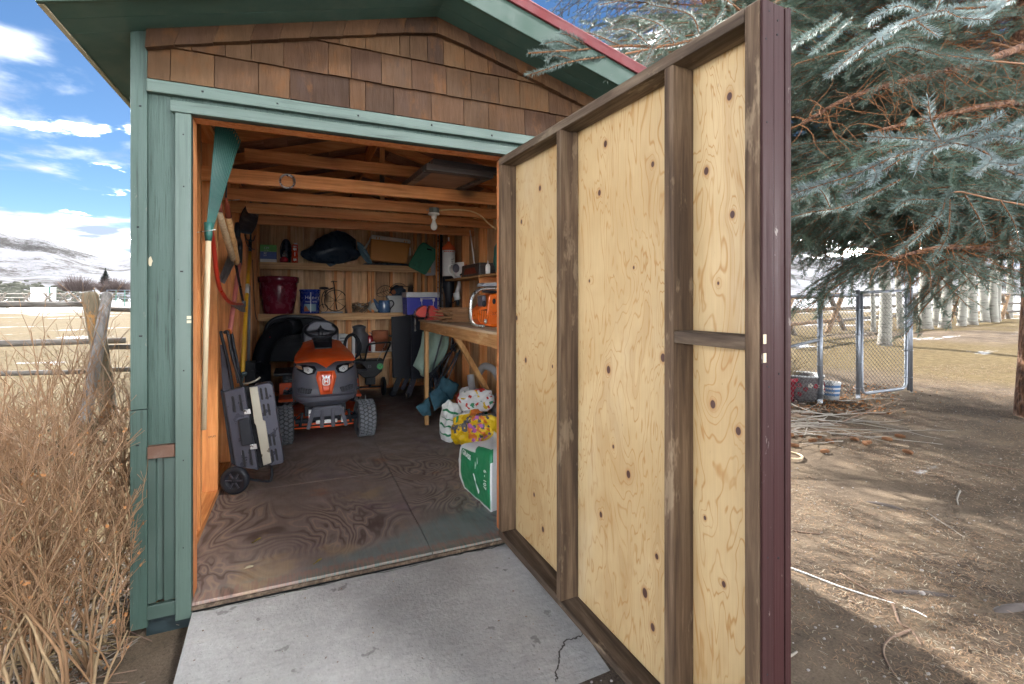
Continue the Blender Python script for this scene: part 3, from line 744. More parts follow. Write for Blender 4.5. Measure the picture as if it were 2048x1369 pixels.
# shingles laid along the rakes
for s in (-1, 1):
    u = 0.0
    while u < 1.22:
        w = rs.uniform(.105, .165); u1 = min(u + w, 1.222)
        x0, x1 = 1.045 + s * (u + .001), 1.045 + s * (u1 - .001); sl = .022 * s
        th = .0175 + .004 * ((int(u * 50)) % 2)
        P4 = [(x0 + sl, L(x0) - .087), (x1 + sl, L(x1) - .084), (x1, L(x1) - .001), (x0, L(x0) - .001)]
        if u == 0: P4[0] = (x0, L(x0) - .090)
        if s < 0: P4 = [P4[1], P4[0], P4[3], P4[2]]
        if u1 >= 1.22: P4 = [(min(2.254, max(-.1775, x)), z) for x, z in P4]
        mb = MB(); mb.add([(x, -.014 - (th if k < 2 else .006), z) for k, (x, z) in enumerate(P4)] + [(x, -.004 if k < 2 else .016, z) for k, (x, z) in enumerate(P4)],
                          [(0, 1, 2, 3), (7, 6, 5, 4), (0, 4, 5, 1), (1, 5, 6, 2), (2, 6, 7, 3), (3, 7, 4, 0)])
        mb.build('shingle', M_shingle, shed); u = u1
mb = MB(); mb.prism([(-.18, .0345, 2.10), (2.26, .0345, 2.10), (2.26, .0345, L(2.26)), (1.045, .0345, 2.75), (-.18, .0345, L(-.18))], (0, .006, 0)); mb.build('gable_sheathing', M_deck, shed)
# roof: soffits, fascias, drip edge, deck, sheet
YF = -.222; XE = 1.486
def slope(x0, x1, y0, y1, z0, z1):
    mb = MB(); v = []
    for z in (z0, z1):
        for x, y in ((x0, y0), (x1, y0), (x1, y1), (x0, y1)): v.append((x, y, L(x) + z))
    mb.add(v, [(3, 2, 1, 0), (4, 5, 6, 7), (0, 1, 5, 4), (1, 2, 6, 5), (2, 3, 7, 6), (3, 0, 4, 7)]); return mb
xa, xb = 1.045 - XE, 1.045 + XE
for (y0, y1) in ((YF, -.115), (-.113, -.002)):
    slope(xa + .016, 1.045, y0 + .0005, y1, 0, .012).build('soffit_board', M_green_soffit, shed)
    slope(1.045, xb - .016, y0 + .0005, y1, 0, .012).build('soffit_board', M_green_soffit, shed)
for k in range(4):
    y0 = -.001 + k * 1.27
    slope(xa + .016, XL - .0005, y0, y0 + 1.268, 0, .012).build('soffit_board', M_green_soffit, shed)
    slope(XR + .0005, xb - .016, y0, y0 + 1.268, 0, .012).build('soffit_board', M_green_soffit, shed)
slope(xa, 1.045, YF - .020, YF - .0005, -.006, .118).build('fascia', M_fascia, shed, bevel=.003)
slope(1.045, xb, YF - .020, YF - .0005, -.006, .118).build('fascia', M_fascia, shed, bevel=.003)
slope(xa, xa + .015, YF, 5.08, -.006, .112).build('eave_fascia', M_ivory if 0 else M_cream, shed)
slope(xb - .015, xb, YF, 5.08, -.006, .112).build('eave_fascia', M_fascia, shed)
slope(xa - .02, 1.045, YF - .036, YF - .021, .108, .165).build('drip_edge', M_red_drip, shed, bevel=.003)
slope(1.045, xb + .02, YF - .036, YF - .021, .108, .165).build('drip_edge', M_red_drip, shed, bevel=.003)
slope(xa - .02, 1.045, YF - .036, 5.10, .151, .166).build('roof_sheet', M_red_roof, shed); slope(1.045, xb + .02, YF - .036, 5.10, .151, .166).build('roof_sheet', M_red_roof, shed)
for s in (-1, 1):          # deck boards seen from below
    for k in range(8):
        u0 = .02 + k * .182; u1 = u0 + .178
        x0, x1 = sorted((1.045 + s * u0, 1.045 + s * u1))
        slope(x0, x1, .045, 4.94, .124, .142).build('roof_board', M_deck, shed)
for y in (.42, .51 + .61, 1.73, 2.34, 2.95, 3.56, 4.17, 4.8):          # rafters
    slope(-.19, 1.035, y - .062, y - .024, .020, .110).build('rafter', M_stud_x, shed); slope(1.055, 2.28, y - .062, y - .024, .020, .110).build('rafter', M_stud_x, shed)
part('eave_block', M_stud_y, (-.187, -.17, .13, 4.87, 2.3685, 2.515)); part('eave_block', M_stud_y, (2.25, 2.267, .13, 4.87, 2.3685, 2.515))
part('ridge_beam', M_stud_y, (1.036, 1.054, .045, 4.94, 2.70, 2.86))
for k, y in enumerate((1.10, 1.71, 2.32, 2.93)):                 # joists
    dz = (.0, 0, .004, -.004, 0)[k]
    part('joist', M_stud_x, (-.186, 2.276, y, y + .038, 2.05 + dz, 2.139 + dz))
part('collar_tie', M_stud_x, (.02, 2.07, 1.668, 1.706, 2.345, 2.434)); part('collar_tie', M_stud_x, (.30, 1.79, 2.89, 2.928, 2.43, 2.52))
for x, y in ((1.02, 1.70),):
    part('web_strut', M_stud_z, (x, x + .038, y + .0395, y + .077, 2.10, L(x) - .01))
# floor sheets
for (x0, x1, y0, y1) in ((-.19, 1.027, .012, 1.288), (1.031, 2.25, .010, 2.43), (-.19, 1.027, 1.292, 3.72), (1.031, 2.25, 2.434, 4.87), (-.19, 1.027, 3.724, 4.87)):
    part('floor_sheet', M_floor, (x0, x1, y0 - (.006 if y0 < .1 else 0), y1, -.020, 0), bevel=.0025)
part('floor_edge', M_old_y, (-.03, 1.44, -.0045, .0035, -.03, -.012))
# left wall: boards, studs, plates
def wall_boards(axis, c0, c1, z0, z1, pos, thick, lo=.16, hi=.235, seed=1):
    r = random.Random(seed); u = c0
    while u < c1 - .02:
        w = min(r.uniform(lo, hi), c1 - u); 
        if c1 - (u + w) < .05: w = c1 - u
        d = r.uniform(0, .003)
        if axis == 'X': z1 = min(L(u), L(u + w)) + .118
        b = (pos - thick - d, pos - d, u + .0012, u + w - .0012, z0, z1) if axis == 'Y' else (u + .0012, u + w - .0012, pos - thick - d, pos - d, z0, z1)
        part('wall_board', M_board, b, bevel=.0015); u += w
wall_boards('Y', .125, 4.885, -.015, 2.33, -.1885, .014, seed=2)
wall_boards('Y', .050, .24, -.015, 2.33, 2.285, .014, seed=3); wall_boards('Y', 1.80, 4.885, -.015, 2.33, 2.285, .014, seed=3)
wall_boards('Y', .24, 1.80, -.015, 1.02, 2.285, .014, seed=6); wall_boards('Y', .24, 1.80, 2.02, 2.33, 2.285, .014, seed=7)
# glazed opening over the bench, unseen, added to let more daylight in
win = part('added_window', M_stud_z, (2.18, 2.31, .20, .2395, 1.02, 2.02), (2.18, 2.31, 1.8005, 1.84, 1.02, 2.02), (2.18, 2.32, .20, 1.84, .985, 1.0195), (2.18, 2.31, .20, 1.84, 2.0205, 2.055))
part('added_window_pane', M_pane, (2.262, 2.266, .24, 1.80, 1.02, 2.02), parent=win, bevel=0)
part('added_window_mullion', M_stud_z, (2.25, 2.28, 1.005, 1.035, 1.02, 2.02), parent=win)
wall_boards('X', -.185, 2.268, -.015, 2.70, 4.958, .03, .19, .28, seed=4)
part('jack_stud', M_raw_edge, (-.0615, -.0235, .0405, .128, .0, 2.09)); part('jack_stud', M_raw_edge, (1.4335, 1.4715, .0405, .128, .0, 2.09))
part('header_beam', M_raw_edge, (-.0625, 1.473, .0407, .128, 2.0935, 2.24))
for x in (-.10, -.187): part('stud', M_stud_z, (x, x + .037, .0405, .128, .0, 2.32))
for y in (.66, 1.27, 1.88, 2.49, 3.10, 3.71, 4.32, 4.83):
    part('stud', M_stud_z, (-.187, -.098, y, y + .038, .039, 2.33))
    if y > 1.8: part('stud', M_stud_z, (2.178, 2.267, y, y + .038, .039, 2.33))
    else: part('stud', M_stud_z, (2.178, 2.267, y, y + .038, .039, .984))
part('bottom_plate', M_stud_y, (-.187, -.097, .130, 4.87, .0005, .0385)); part('bottom_plate', M_stud_y, (2.178, 2.267, .130, 4.87, .0005, .0385))
part('top_plate', M_stud_y, (-.187, -.098, .130, 4.87, 2.3305, 2.368)); part('top_plate', M_stud_y, (2.178, 2.267, .130, 4.87, 2.3305, 2.368))
# rear wall framing and the three shelves
for x in (.24, .84, 1.30, 1.62, 1.98, 2.1):
    part('stud', M_stud_z, (x, x + .038, 4.838, 4.925, .039, 2.33))
part('bottom_plate', M_stud_x, (-.096, 2.176, 4.836, 4.925, .0005, .0385))
part('top_plate', M_stud_x, (-.096, 2.176, 4.838, 4.925, 2.3305, 2.368))
def shelf(z, x0, x1, y0, h=.092, mat=None):
    o = part('shelf', M_shelf, (x0, x1, y0 + .0385, 4.835, z - .016, z), bevel=.002)
    part('shelf_lip', M_shelf, (x0, x1, y0, y0 + .038, z - h, z + .001), bevel=.003, parent=o)
shelf(1.790, -.082, 2.17, 4.58); shelf(1.113, -.096, 1.76, 4.58); shelf(.556, .62, 1.74, 4.50, .098)
part('shelf_post', M_stud_z, (.974, 1.053, 4.583, 4.621, 1.115, 1.695)); part('shelf_post', M_stud_z, (.974, 1.053, 4.584, 4.621, .0, 1.018))
part('shelf_post', M_stud_z, (1.335, 1.373, 4.70, 4.738, 1.116, 1.77))
# narrow wall shelf on the right wall
o = part('wall_shelf', M_bench, (1.95, 2.177, 1.22, 3.04, 1.518, 1.534), bevel=.002)
mb = MB(); mb.box(1.98, 2.176, 1.95, 1.975, 1.44, 1.5175); mb.build('bracket', M_stud_x, o)

# ------------------------------------------------------------------ the open door
DA = rad(3.0); DH = Vector((1.40, .02, 0)); DD = Vector((math.sin(DA), -math.cos(DA), 0)); DN = Vector((math.cos(DA), math.sin(DA), 0))
dr = Matrix(((DN.x, -DD.x, 0, DH.x), (DN.y, -DD.y, 0, DH.y), (0, 0, 1, 0), (0, 0, 0, 1)))    # local x: thickness outward, local y: -width, z up
zb = lambda s: .004 - .055 * s
def dbox(s0, s1, z0, z1, a, b, bot=False, top=False):
    mb = MB(); f = lambda s, z: (z if not bot else zb(s) + (z if bot is True else 0))
    v = []
    for zz, slopeit in ((z0, bot), (z1, top)):
        for s, t in ((s0, a), (s1, a), (s1, b), (s0, b)):
            z = zb(s) + zz if slopeit else zz
            v.append(tuple(DH + DD * s + DN * t + Vector((0, 0, z))))
    mb.add(v, [(3, 2, 1, 0), (4, 5, 6, 7), (0, 1, 5, 4), (1, 2, 6, 5), (2, 3, 7, 6), (3, 0, 4, 7)]); return mb
# the knot map of the plywood is laid out in the sheet's own frame
mb = dbox(.004, 1.585, .0, 2.07, .0905, .103, True)
door = None
me_c = DH + DD * .79 + DN * .097 + Vector((0, 0, 1.03))
Wd = Matrix(((DN.x, -DD.x, 0, me_c.x), (DN.y, -DD.y, 0, me_c.y), (DN.z, 0, 1, me_c.z), (0, 0, 0, 1)))
inv = Wd.inverted()
mb.v = [tuple(inv @ Vector(v)) for v in mb.v]
me = D.meshes.new('door'); me.from_pydata(mb.v, [], mb.f); me.materials.append(M_ply); me.update()
door = D.objects.new('door', me); COL.objects.link(door); door.parent = shed; door.matrix_basis = WM[shed.name].inverted() @ Wd; WM[door.name] = Wd
door['label'] = 'open door leaf of pale knotty plywood on old weathered framing'
for (s0, s1) in ((.001, .041), (.608, .640), (1.248, 1.286), (1.540, 1.582)):
    z0 = .075 if s0 not in (.608,) else .045
    t0 = 0.0005 if s0 != .608 else -.004
    z1 = 2.034
    if s0 == .608: o = dbox(s0, s1, .03, z1, t0, .089, True)
    elif s0 == .001: o = dbox(s0, s1, .039, z1, t0, .089, True)
    else: o = dbox(s0, s1, .039 if s0 != 1.540 else .0, z1 if s0 != 1.540 else 2.073, t0, .089, True)
    o.build('door_stud', M_old_z, door, bevel=.003)
dbox(.001, 1.5385, 2.0345, 2.073, 0, .0895).build('door_rail', M_old_y, door, bevel=.003)
dbox(.001, .6065, 0, .0385, .0, .0893, True, True).build('door_rail', M_old_y, door, bevel=.003)
dbox(.6075, 1.5385, 0, .0385 if 0 else .0288, .0, .0893, True, True).build('door_rail', M_old_y, door, bevel=.003)
dbox(1.2865, 1.5395, 1.166, 1.203, .004, .088).build('door_block', M_old_y, door, bevel=.003)
dbox(1.5825, 1.590, .0, 2.072, .0045, .0485, True).build('edge_board', M_purple, door, bevel=.002)
dbox(1.5825, 1.589, .0, 2.072, .050, .092, True).build('edge_board', M_purple, door, bevel=.002)
dbox(1.5855, 1.592, .0, 2.07, .0925, .105, True).build('edge_trim', M_purple, door, bevel=.002)
dbox(.01, 1.59, -.005, 2.075, .1055, .118, True).build('door_cladding', M_purple, door)
mb = MB()
for z in (1.198, 1.150): mb.v += dbox(1.5901, 1.5915, z - .011, z + .013, .006, .017).v; o_ = len(mb.v) - 8; mb.f += [[o_ + i for i in q] for q in [(3, 2, 1, 0), (4, 5, 6, 7), (0, 1, 5, 4), (1, 2, 6, 5), (2, 3, 7, 6), (3, 0, 4, 7)]]; mb.m += [0] * 6; mb.s += [False] * 6
mb.build('latch_mortice', M_cream, door)
mb = MB(); rs = random.Random(9)
for z in (.35, .62, 1.12, 1.19, 1.08, 1.75, 1.98, 2.03):
    for t in (.024, .066):
        if rs.random() < .7:
            c = DH + DD * 1.5905 + DN * (t + rs.uniform(-.008, .008)) + Vector((0, 0, z + rs.uniform(-.02, .02)))
            mb.tube([c - DD * .004, c + DD * .0006], .0028, 6)
mb.build('nail_hole', M_slot, door)
# ------------------------------------------------------------------ riding mower
M_bagger = simple('bagger_black', (.008, .009, .012), .6, 0, .2, 9); M_bagger.node_tree.nodes['Principled BSDF'].inputs['Specular IOR Level'].default_value = .15
MX, MY = .617, 2.20
mower = thing('riding_mower', 'orange and grey riding lawn mower facing out with black grass bagger behind', 'lawn mower', (MX, 2.9, 0))
def wheel(x, y, r, w, name='wheel', turn=0):
    T = Matrix.Translation((x, y, r)) @ Matrix.Rotation(turn, 4, 'Z') @ Matrix.Rotation(rad(90), 4, 'Y')
    h = w / 2
    rim = MB(); rim.lathe([(.0, -h * .35), (r * .28, -h * .4), (r * .32, -h * .75), (r * .56, -h * .8), (r * .60, -h * .6), (r * .60, h * .6), (r * .56, h * .8), (r * .32, h * .75), (r * .28, h * .4), (0, h * .35)], 24, T)
    o = rim.build(name, M_whitegl if 0 else M_mgrey, mower)
    t = MB(); t.lathe([(r * .60, -h * .72), (r * .72, -h * .98), (r * .86, -h), (r * .945, -h * .86), (r * .965, -h * .4), (r * .97, 0), (r * .965, h * .4), (r * .945, h * .86), (r * .86, h), (r * .72, h * .98), (r * .60, h * .72)], 36, T, cap=False)
    t.build('tyre', M_rubber, o)
    tr = MB(); n = int(30 * r / .19)
    for k in range(n):
        for row, (zc, wd) in enumerate(((-.66, .40), (-.22, .36), (.22, .36), (.66, .40))):
            a = 2 * math.pi * (k + .5 * (row % 2)) / n
            R = T.to_3x3() @ Matrix.Rotation(a, 3, 'Z') @ Matrix.Rotation(rad(28 if row % 2 else -28), 3, 'X')
            c = T @ Vector((r * .978 * math.cos(a), r * .978 * math.sin(a), zc * h))
            tr.obox(c, (.012, 2 * math.pi * r / n * .58, wd * h), R)
    tr.build('tread', M_tread, o, bevel=.002, seg=1)
    return o
wheel(.972, 2.375, .172, .165, turn=rad(4)); wheel(.262, 2.375, .172, .165, turn=rad(4))
wheel(.90, 3.42, .25, .22); wheel(.335, 3.42, .25, .22)
mb = MB(); mb.tube([(.36, 2.375, .19), (.90, 2.375, .19)], .024, 8); mb.box(.50, .74, 2.34, 2.43, .19, .27); mb.tube([(.40, 2.36, .15), (.42, 2.36, .27)], .014); mb.tube([(.84, 2.36, .15), (.82, 2.36, .27)], .014)
mb.box(.44, .80, 2.42, 3.5, .22, .33); mb.build('chassis', M_blackmetal, mower, bevel=.004)
# cutting deck
mb = MB()
out = [(.24, 2.66), (.34, 2.55), (.56, 2.52), (.70, 2.52), (.90, 2.55), (1.02, 2.66), (1.05, 3.05), (.95, 3.28), (.30, 3.28), (.20, 3.05)]
mb.prism([(x, y, .075) for x, y in out], (0, 0, .075)); mb.prism([(MX + (x - MX) * .8, 2.9 + (y - 2.9) * .8, .1505) for x, y in out], (0, 0, .045))
mb.build('deck', M_morange, mower, bevel=.015, seg=3)
mb = MB(); mb.box(.36, .88, 2.44, 2.50, .16, .175); mb.tube([(.30, 2.5, .11), (.94, 2.5, .11)], .008, 6); mb.tube([(.36, 2.47, .22), (.33, 2.55, .14)], .008, 6); mb.tube([(.88, 2.47, .22), (.91, 2.55, .14)], .008, 6)
mb.tube(spline([(.42, 2.45, .25), (.36, 2.44, .20), (.40, 2.5, .15), (.47, 2.5, .14)], 5), .006, 6); mb.tube(spline([(.80, 2.45, .25), (.87, 2.44, .21), (.84, 2.5, .16), (.78, 2.5, .14)], 5), .006, 6)
mb.build('deck_linkage', M_blackmetal, mower)
mb = MB(); mb.box(.53, .71, 2.19, 2.215, .195, .225); mb.build('front_bar', M_steel, mower, bevel=.004)
# front fascia: a rounded nose
def nose(sv, t):                      # sv across, t height 0..1
    Z = [.330, .350, .378, .392, .432, .446, .50, .56, .62, .68, .715, .730]; HWd = [.165, .200, .232, .254, .272, .272, .282, .284, .282, .272, .25, .21]; YO = [.075, .03, .010, -.012, -.014, .014, .024, .022, .026, .042, .080, .125]
    q = t * (len(Z) - 1); i = min(int(q), len(Z) - 2); fr = q - i
    z = Z[i] + (Z[i + 1] - Z[i]) * fr; hw = HWd[i] + (HWd[i + 1] - HWd[i]) * fr; yo = YO[i] + (YO[i + 1] - YO[i]) * fr
    th = (sv * 2 - 1) * rad(90); s = math.sin(th); c = math.cos(th)
    e = .62
    x = hw * math.copysign(abs(s) ** e, s); y = MY + yo + .20 * (1 - abs(c) ** (.75)) * (.9 if abs(s) < .999 else 1.0)
    return (MX + x, y, z)
mb = MB(); mb.grid(nose, 44, 44); mb.build('front_fascia', M_mgrey, mower)
def nz(x, z, lift=.004):             # point on the nose for a given x offset and height
    Z = [.330, .350, .378, .392, .432, .446, .50, .56, .62, .68, .715, .730]; HWd = [.165, .200, .232, .254, .272, .272, .282, .284, .282, .272, .25, .21]; YO = [.075, .03, .010, -.012, -.014, .014, .024, .022, .026, .042, .080, .125]
    for i in range(len(Z) - 1):
        if z <= Z[i + 1] or i == len(Z) - 2:
            fr = (z - Z[i]) / (Z[i + 1] - Z[i]); break
    hw = HWd[i] + (HWd[i + 1] - HWd[i]) * fr; yo = YO[i] + (YO[i + 1] - YO[i]) * fr
    s = min(.999, (abs(x) / hw) ** (1 / .62)) if x else 0; c = math.sqrt(1 - s * s)
    return Vector((MX + x, MY + yo + .20 * (1 - c ** .75) * .9 - lift, z))
def patch(poly, lift, th, mat, name, parent, bevel=.0015):
    """a plate that follows the nose: outline in (x offset, z), refined along the edges"""
    pts = []
    for (a, b) in zip(poly, poly[1:] + poly[:1]):
        for k in range(4): pts.append((a[0] + (b[0] - a[0]) * k / 4, a[1] + (b[1] - a[1]) * k / 4))
    cx = sum(p[0] for p in pts) / len(pts); cz = sum(p[1] for p in pts) / len(pts)
    rings = [[(cx + (x - cx) * f, cz + (z - cz) * f) for x, z in pts] for f in (1, .66, .33)]
    m = MB(); n = len(pts); vs = []
    vs += [nz(x, z, -th) for x, z in rings[0]]
    for r_ in rings: vs += [nz(x, z, lift) for x, z in r_]
    vs.append(nz(cx, cz, lift)); fs = []
    for k in range(3):
        for i in range(n):
            j = (i + 1) % n; fs.append([k * n + i, k * n + j, (k + 1) * n + j, (k + 1) * n + i])
    for i in range(n): fs.append([3 * n + i, 3 * n + (i + 1) % n, 4 * n])
    m.add(vs, fs, 0, True); return m.build(name, mat, parent)
# headlamp housings and lamps
for s in (-1, 1):
    f = lambda pl: [(s * x, z) for x, z in (pl if s > 0 else pl)]
    h = patch(f([(.080, .672), (.100, .636), (.150, .628), (.225, .664), (.272, .690), (.272, .712), (.175, .712), (.095, .700)]), .003, .01, M_bagger, 'headlight', mower)
    patch(f([(.108, .676), (.116, .650), (.148, .640), (.184, .660), (.188, .694), (.148, .698)]), .007, .01, M_lens, 'lens', h)
    patch(f([(.196, .674), (.226, .682), (.258, .696), (.256, .706), (.202, .702)]), .006, .01, M_amber, 'indicator', h)
    c = nz(s * .15, .670, .009); g = MB()
    g.tube(arc(c, .0075, 0, 360, 16)[:-1], .0025, 6, closed=True, mat=0); g.build('lamp_ring', M_lensring, h)
    g = MB(); g.ell(c, (.0028, .003, .0028), 8, 5); g.build('lamp_bulb', M_whitegl, h)
    gr = patch(f([(.115, .500), (.135, .462), (.205, .468), (.238, .480), (.240, .512), (.200, .518)]), .0025, .008, M_slot, 'grille', mower)
    g = MB()
    for k in range(9):
        x0 = .125 + k * .0135
        a, b = nz(s * x0, .466, .005), nz(s * (x0 + .006), .513, .005); g.tube([a, b], .0022, 5)
    for k in range(4):
        z = .472 + k * .012; g.tube([nz(s * x, z, .005) for x in (.132, .16, .19, .215, .235)], .0018, 5)
    g.build('grille_bar', M_mgrey, gr)
    g = MB(); g.tube([nz(s * x, .448, .002) for x in (.03, .09, .15, .2, .235)], .004, 6); g.build('fascia_crease', M_mgrey, mower)
# shield with the maker's crowned H
sh = patch([(-.072, .656), (.072, .656), (.086, .606), (.048, .452), (-.048, .452), (-.086, .606)], .012, .01, M_morange, 'shield', mower)
gp = patch([(-.052, .650), (.052, .650), (.030, .470), (-.030, .470)], .0150, .004, M_glowred, 'shield_gloss', sh)
def flatpoly(pts, name, mat, lift=.0165):
    vs = [nz(x, z, lift) for x, z in pts]; n = len(vs)
    m = MB(); m.add(vs, [list(range(n))], 0); return m
em = MB(); ez = .566; k = .9
ring_o = [(math.copysign(abs(math.cos(a)) ** .55, math.cos(a)) * .036 * k, ez + math.copysign(abs(math.sin(a)) ** .55, math.sin(a)) * .040 * k) for a in [2 * math.pi * i / 28 for i in range(28)]]
ring_i = [(x * .76, ez + (z - ez) * .78) for x, z in ring_o]
vs = [nz(x, z, .0175) for x, z in ring_o] + [nz(x, z, .0175) for x, z in ring_i]
em.add(vs, [[i, (i + 1) % 28, 28 + (i + 1) % 28, 28 + i] for i in range(28)], 0)
for (a, b, c, d) in ((-.019, -.010, -.020, .022), (.010, .019, -.020, .022), (-.0105, .0105, -.004, .006)):
    em.add([nz(x * k, ez + z * k, .0177) for x, z in ((a, c), (b, c), (b, d), (a, d))], [(0, 1, 2, 3)], 0)
for (x, z, r) in ((-.024, .043, .0085), (0, .048, .0095), (.024, .043, .0085)):
    em.add([nz((x + r * math.cos(t)) * k, ez + (z + r * math.sin(t)) * k, .0178) for t in [2 * math.pi * i / 10 for i in range(10)]], [list(range(10))], 0)
em.build('emblem', M_whitegl, sh)
# hood
hhw = lambda y: .105 + .160 * sstep(2.20, 2.40, y) - .075 * sstep(2.45, 3.12, y)
hzc = lambda y: .735 + .150 * max(0, (y - 2.26) / .86) ** .8
hz_ = lambda y, s: hzc(y) - .038 * abs(s) ** 2.4
def hood(u, v):
    y = 2.262 + .86 * v ** 1.25; s = u * 2 - 1
    y2 = y + .10 * abs(s) ** 2 * max(0, 1 - v * 3) - .035 * max(0, 1 - abs(s) * 1.9) * max(0, 1 - v * 7)
    return (MX + hhw(y2) * s, y2, hz_(y2, s) - .050 * max(0, 1 - abs(s) * 1.9) * max(0, 1 - v * 7))
mb = MB(); mb.grid(hood, 28, 30, flip=True); mb.build('hood', M_morange, mower, solid=.006)
def skirt(sd):
    def fn(u, v):
        y = 2.385 + .735 * u; zt_ = hz_(y, 1) - .006; z = .36 + (zt_ - .36) * v; top = hhw(y) - .004
        mid = .283 - .07 * u; k = (z - .36) / (zt_ - .36)
        hw = mid + (top - mid) * max(0, (k - .45) / .55) ** 1.6 - .04 * max(0, .3 - k)
        return (MX + sd * hw, y, z)
    return fn
for sd in (-1, 1):
    mb = MB(); mb.grid(skirt(sd), 16, 14, flip=sd > 0); mb.build('side_panel', M_mgrey, mower, solid=.005)
# intake cover with louvres
def vent(u, v):
    w = .072 + .024 * v if v < .55 else .086
    y = 2.66 + .47 * v; zc = hzc(y) - .002
    return (MX - .005 + (u * 2 - 1) * (.078 + .022 * v), y, zc + .010 + .030 * sstep(.0, .35, v) * (1 - abs(u * 2 - 1) ** 6 * .5))
mb = MB(); mb.grid(vent, 14, 14, flip=True); iv = mb.build('intake_cover', M_black, mower, solid=.01)
mb = MB()
for k in range(4):
    v = .30 + k * .10; a = Vector(vent(.18, v)); b = Vector(vent(.82, v)); mb.beam(a + Vector((0, 0, .003)), b + Vector((0, 0, .003)), .012, .006)
mb.build('louvre', M_mgrey, iv, bevel=.001)
# brush guard
mb = MB(); P_ = lambda x, z, y=2.135: Vector((MX + .006 + x, y, z))
mb.beam(P_(-.118, .345), P_(.118, .345), .030, .032)
for xt, xb_ in ((-.112, -.158), (-.040, -.046), (.042, .050), (.112, .160)):
    mb.beam(P_(xt, .345), P_(xb_, .168, 2.150), .032, .026, up=(0, 1, 0))
mb.beam(P_(-.120, .30, 2.143), P_(.120, .30, 2.143), .022, .06, up=(0, 0, 1))
mb.build('brush_guard', M_mgrey, mower, bevel=.006)
mb = MB()
for s in (-1, 1): mb.box(MX + s * .135 - .012, MX + s * .135 + .012, 2.15, 2.20, .20, .33)
mb.build('guard_bracket', M_steel, mower, bevel=.002)
# dashboard, steering wheel, column, seat, fender
mb = MB(); mb.prism([(MX - .175, 3.10, .70), (MX + .165, 3.10, .70), (MX + .165, 3.10, .93), (MX + .13, 3.10, 1.035), (MX + .05, 3.10, 1.072), (MX - .08, 3.10, 1.075), (MX - .145, 3.10, 1.03), (MX - .18, 3.10, .93)], (0, .17, .0))
mb.build('dashboard', M_mgrey, mower, bevel=.02, seg=3)
mb = MB(); c = Vector((.600, 3.02, .985)); ax = Vector((1, 0, 0)); ay = Vector((0, math.cos(rad(24)), math.sin(rad(24))))
mb.tube(arc(c, .158, 0, 360, 40, ax, ay)[:-1], .016, 10, closed=True)
for a in (200, 340, 90): mb.tube([c - ay.cross(ax) * -.012, c + ax * .155 * math.cos(rad(a)) + ay * .155 * math.sin(rad(a))], .012, 8)
mb.ell(c, (.035, .035, .02)); mb.tube([c, c + Vector((0, .10, -.20))], .022, 10)
mb.build('steering_wheel', M_black, mower)
mb = MB(); mb.box(MX - .20, MX + .20, 3.42, 3.62, .56, .66); mb.box(MX - .20, MX + .20, 3.58, 3.66, .60, .98); mb.build('seat', M_black, mower, bevel=.035, seg=3)
mb = MB(); mb.box(.14, 1.10, 3.22, 3.72, .49, .52); mb.build('fender', M_black, mower, bevel=.012, seg=3)
for x0, x1 in ((.20, .40), (.84, 1.00)):
    mb = MB(); mb.box(x0, x1, 2.92, 3.30, .27, .30); mb.box(x0, x1, 3.20, 3.23, .30, .42); mb.build('footrest', M_morange, mower, bevel=.008)
# bagger and its chute
bg_ = MB()
def bag(u, v):
    a = math.pi * v; x = .385 + .36 * math.copysign(abs(math.cos(math.pi * u)) ** .5, -math.cos(math.pi * u))
    top = .60 + .52 * abs(math.sin(math.pi * u)) ** .45 - .07 * max(0, u - .45)
    y = 3.70 + .55 * v; z = .60 + (top - .60) * (1 - .12 * v)
    return (x, y, z)
bg_.grid(bag, 30, 6, flip=True)
bg_.prism([Vector(bag(i / 30, 0)) for i in range(31)], (0, .012, 0)); bag_o = bg_.build('bagger', M_bagger, mower)
mb = MB(); mb.tube([Vector(bag(i / 30, 0)) + Vector((0, -.012, -.012)) for i in range(1, 30)], .024, 8); mb.build('bagger_rim', M_black, bag_o)
mb = MB(); mb.box(.16, .52, 3.665, 3.70, .78, .90); 
for k in range(3): mb.box(.20, .50, 3.655, 3.668, .795 + k * .032, .808 + k * .032)
mb.build('bagger_vent', M_bagger, bag_o, bevel=.004)
mb = MB(); mb.tube(spline([(.33, 3.68, .985), (.20, 3.52, .965), (.08, 3.40, .86), (.03, 3.30, .70), (.02, 3.22, .56)], 8), [.085] * 33, 18); mb.build('chute', M_bagger, mower)
mb = MB(); mb.tube([(.022, 3.235, .62), (.018, 3.19, .47), (.03, 3.13, .38)], [.098, .102, .11], 20); mb.build('chute_collar', M_bagger, mower); mb = MB(); mb.tube([(.26, 3.60, .985), (.36, 3.72, .99)], .095, 18); mb.build('chute_collar', M_bagger, mower)
mb = MB(); mb.ell((.105, 3.33, .90), (.007, .007, .007), 8, 6); mb.build('red_reflector', M_lanternred, mower)
mb = MB(); mb.tube([(.98, 2.41, .335), (.982, 2.408, .385)], [.006, .002], 6); mb.build('valve_stem', M_steel, mower)

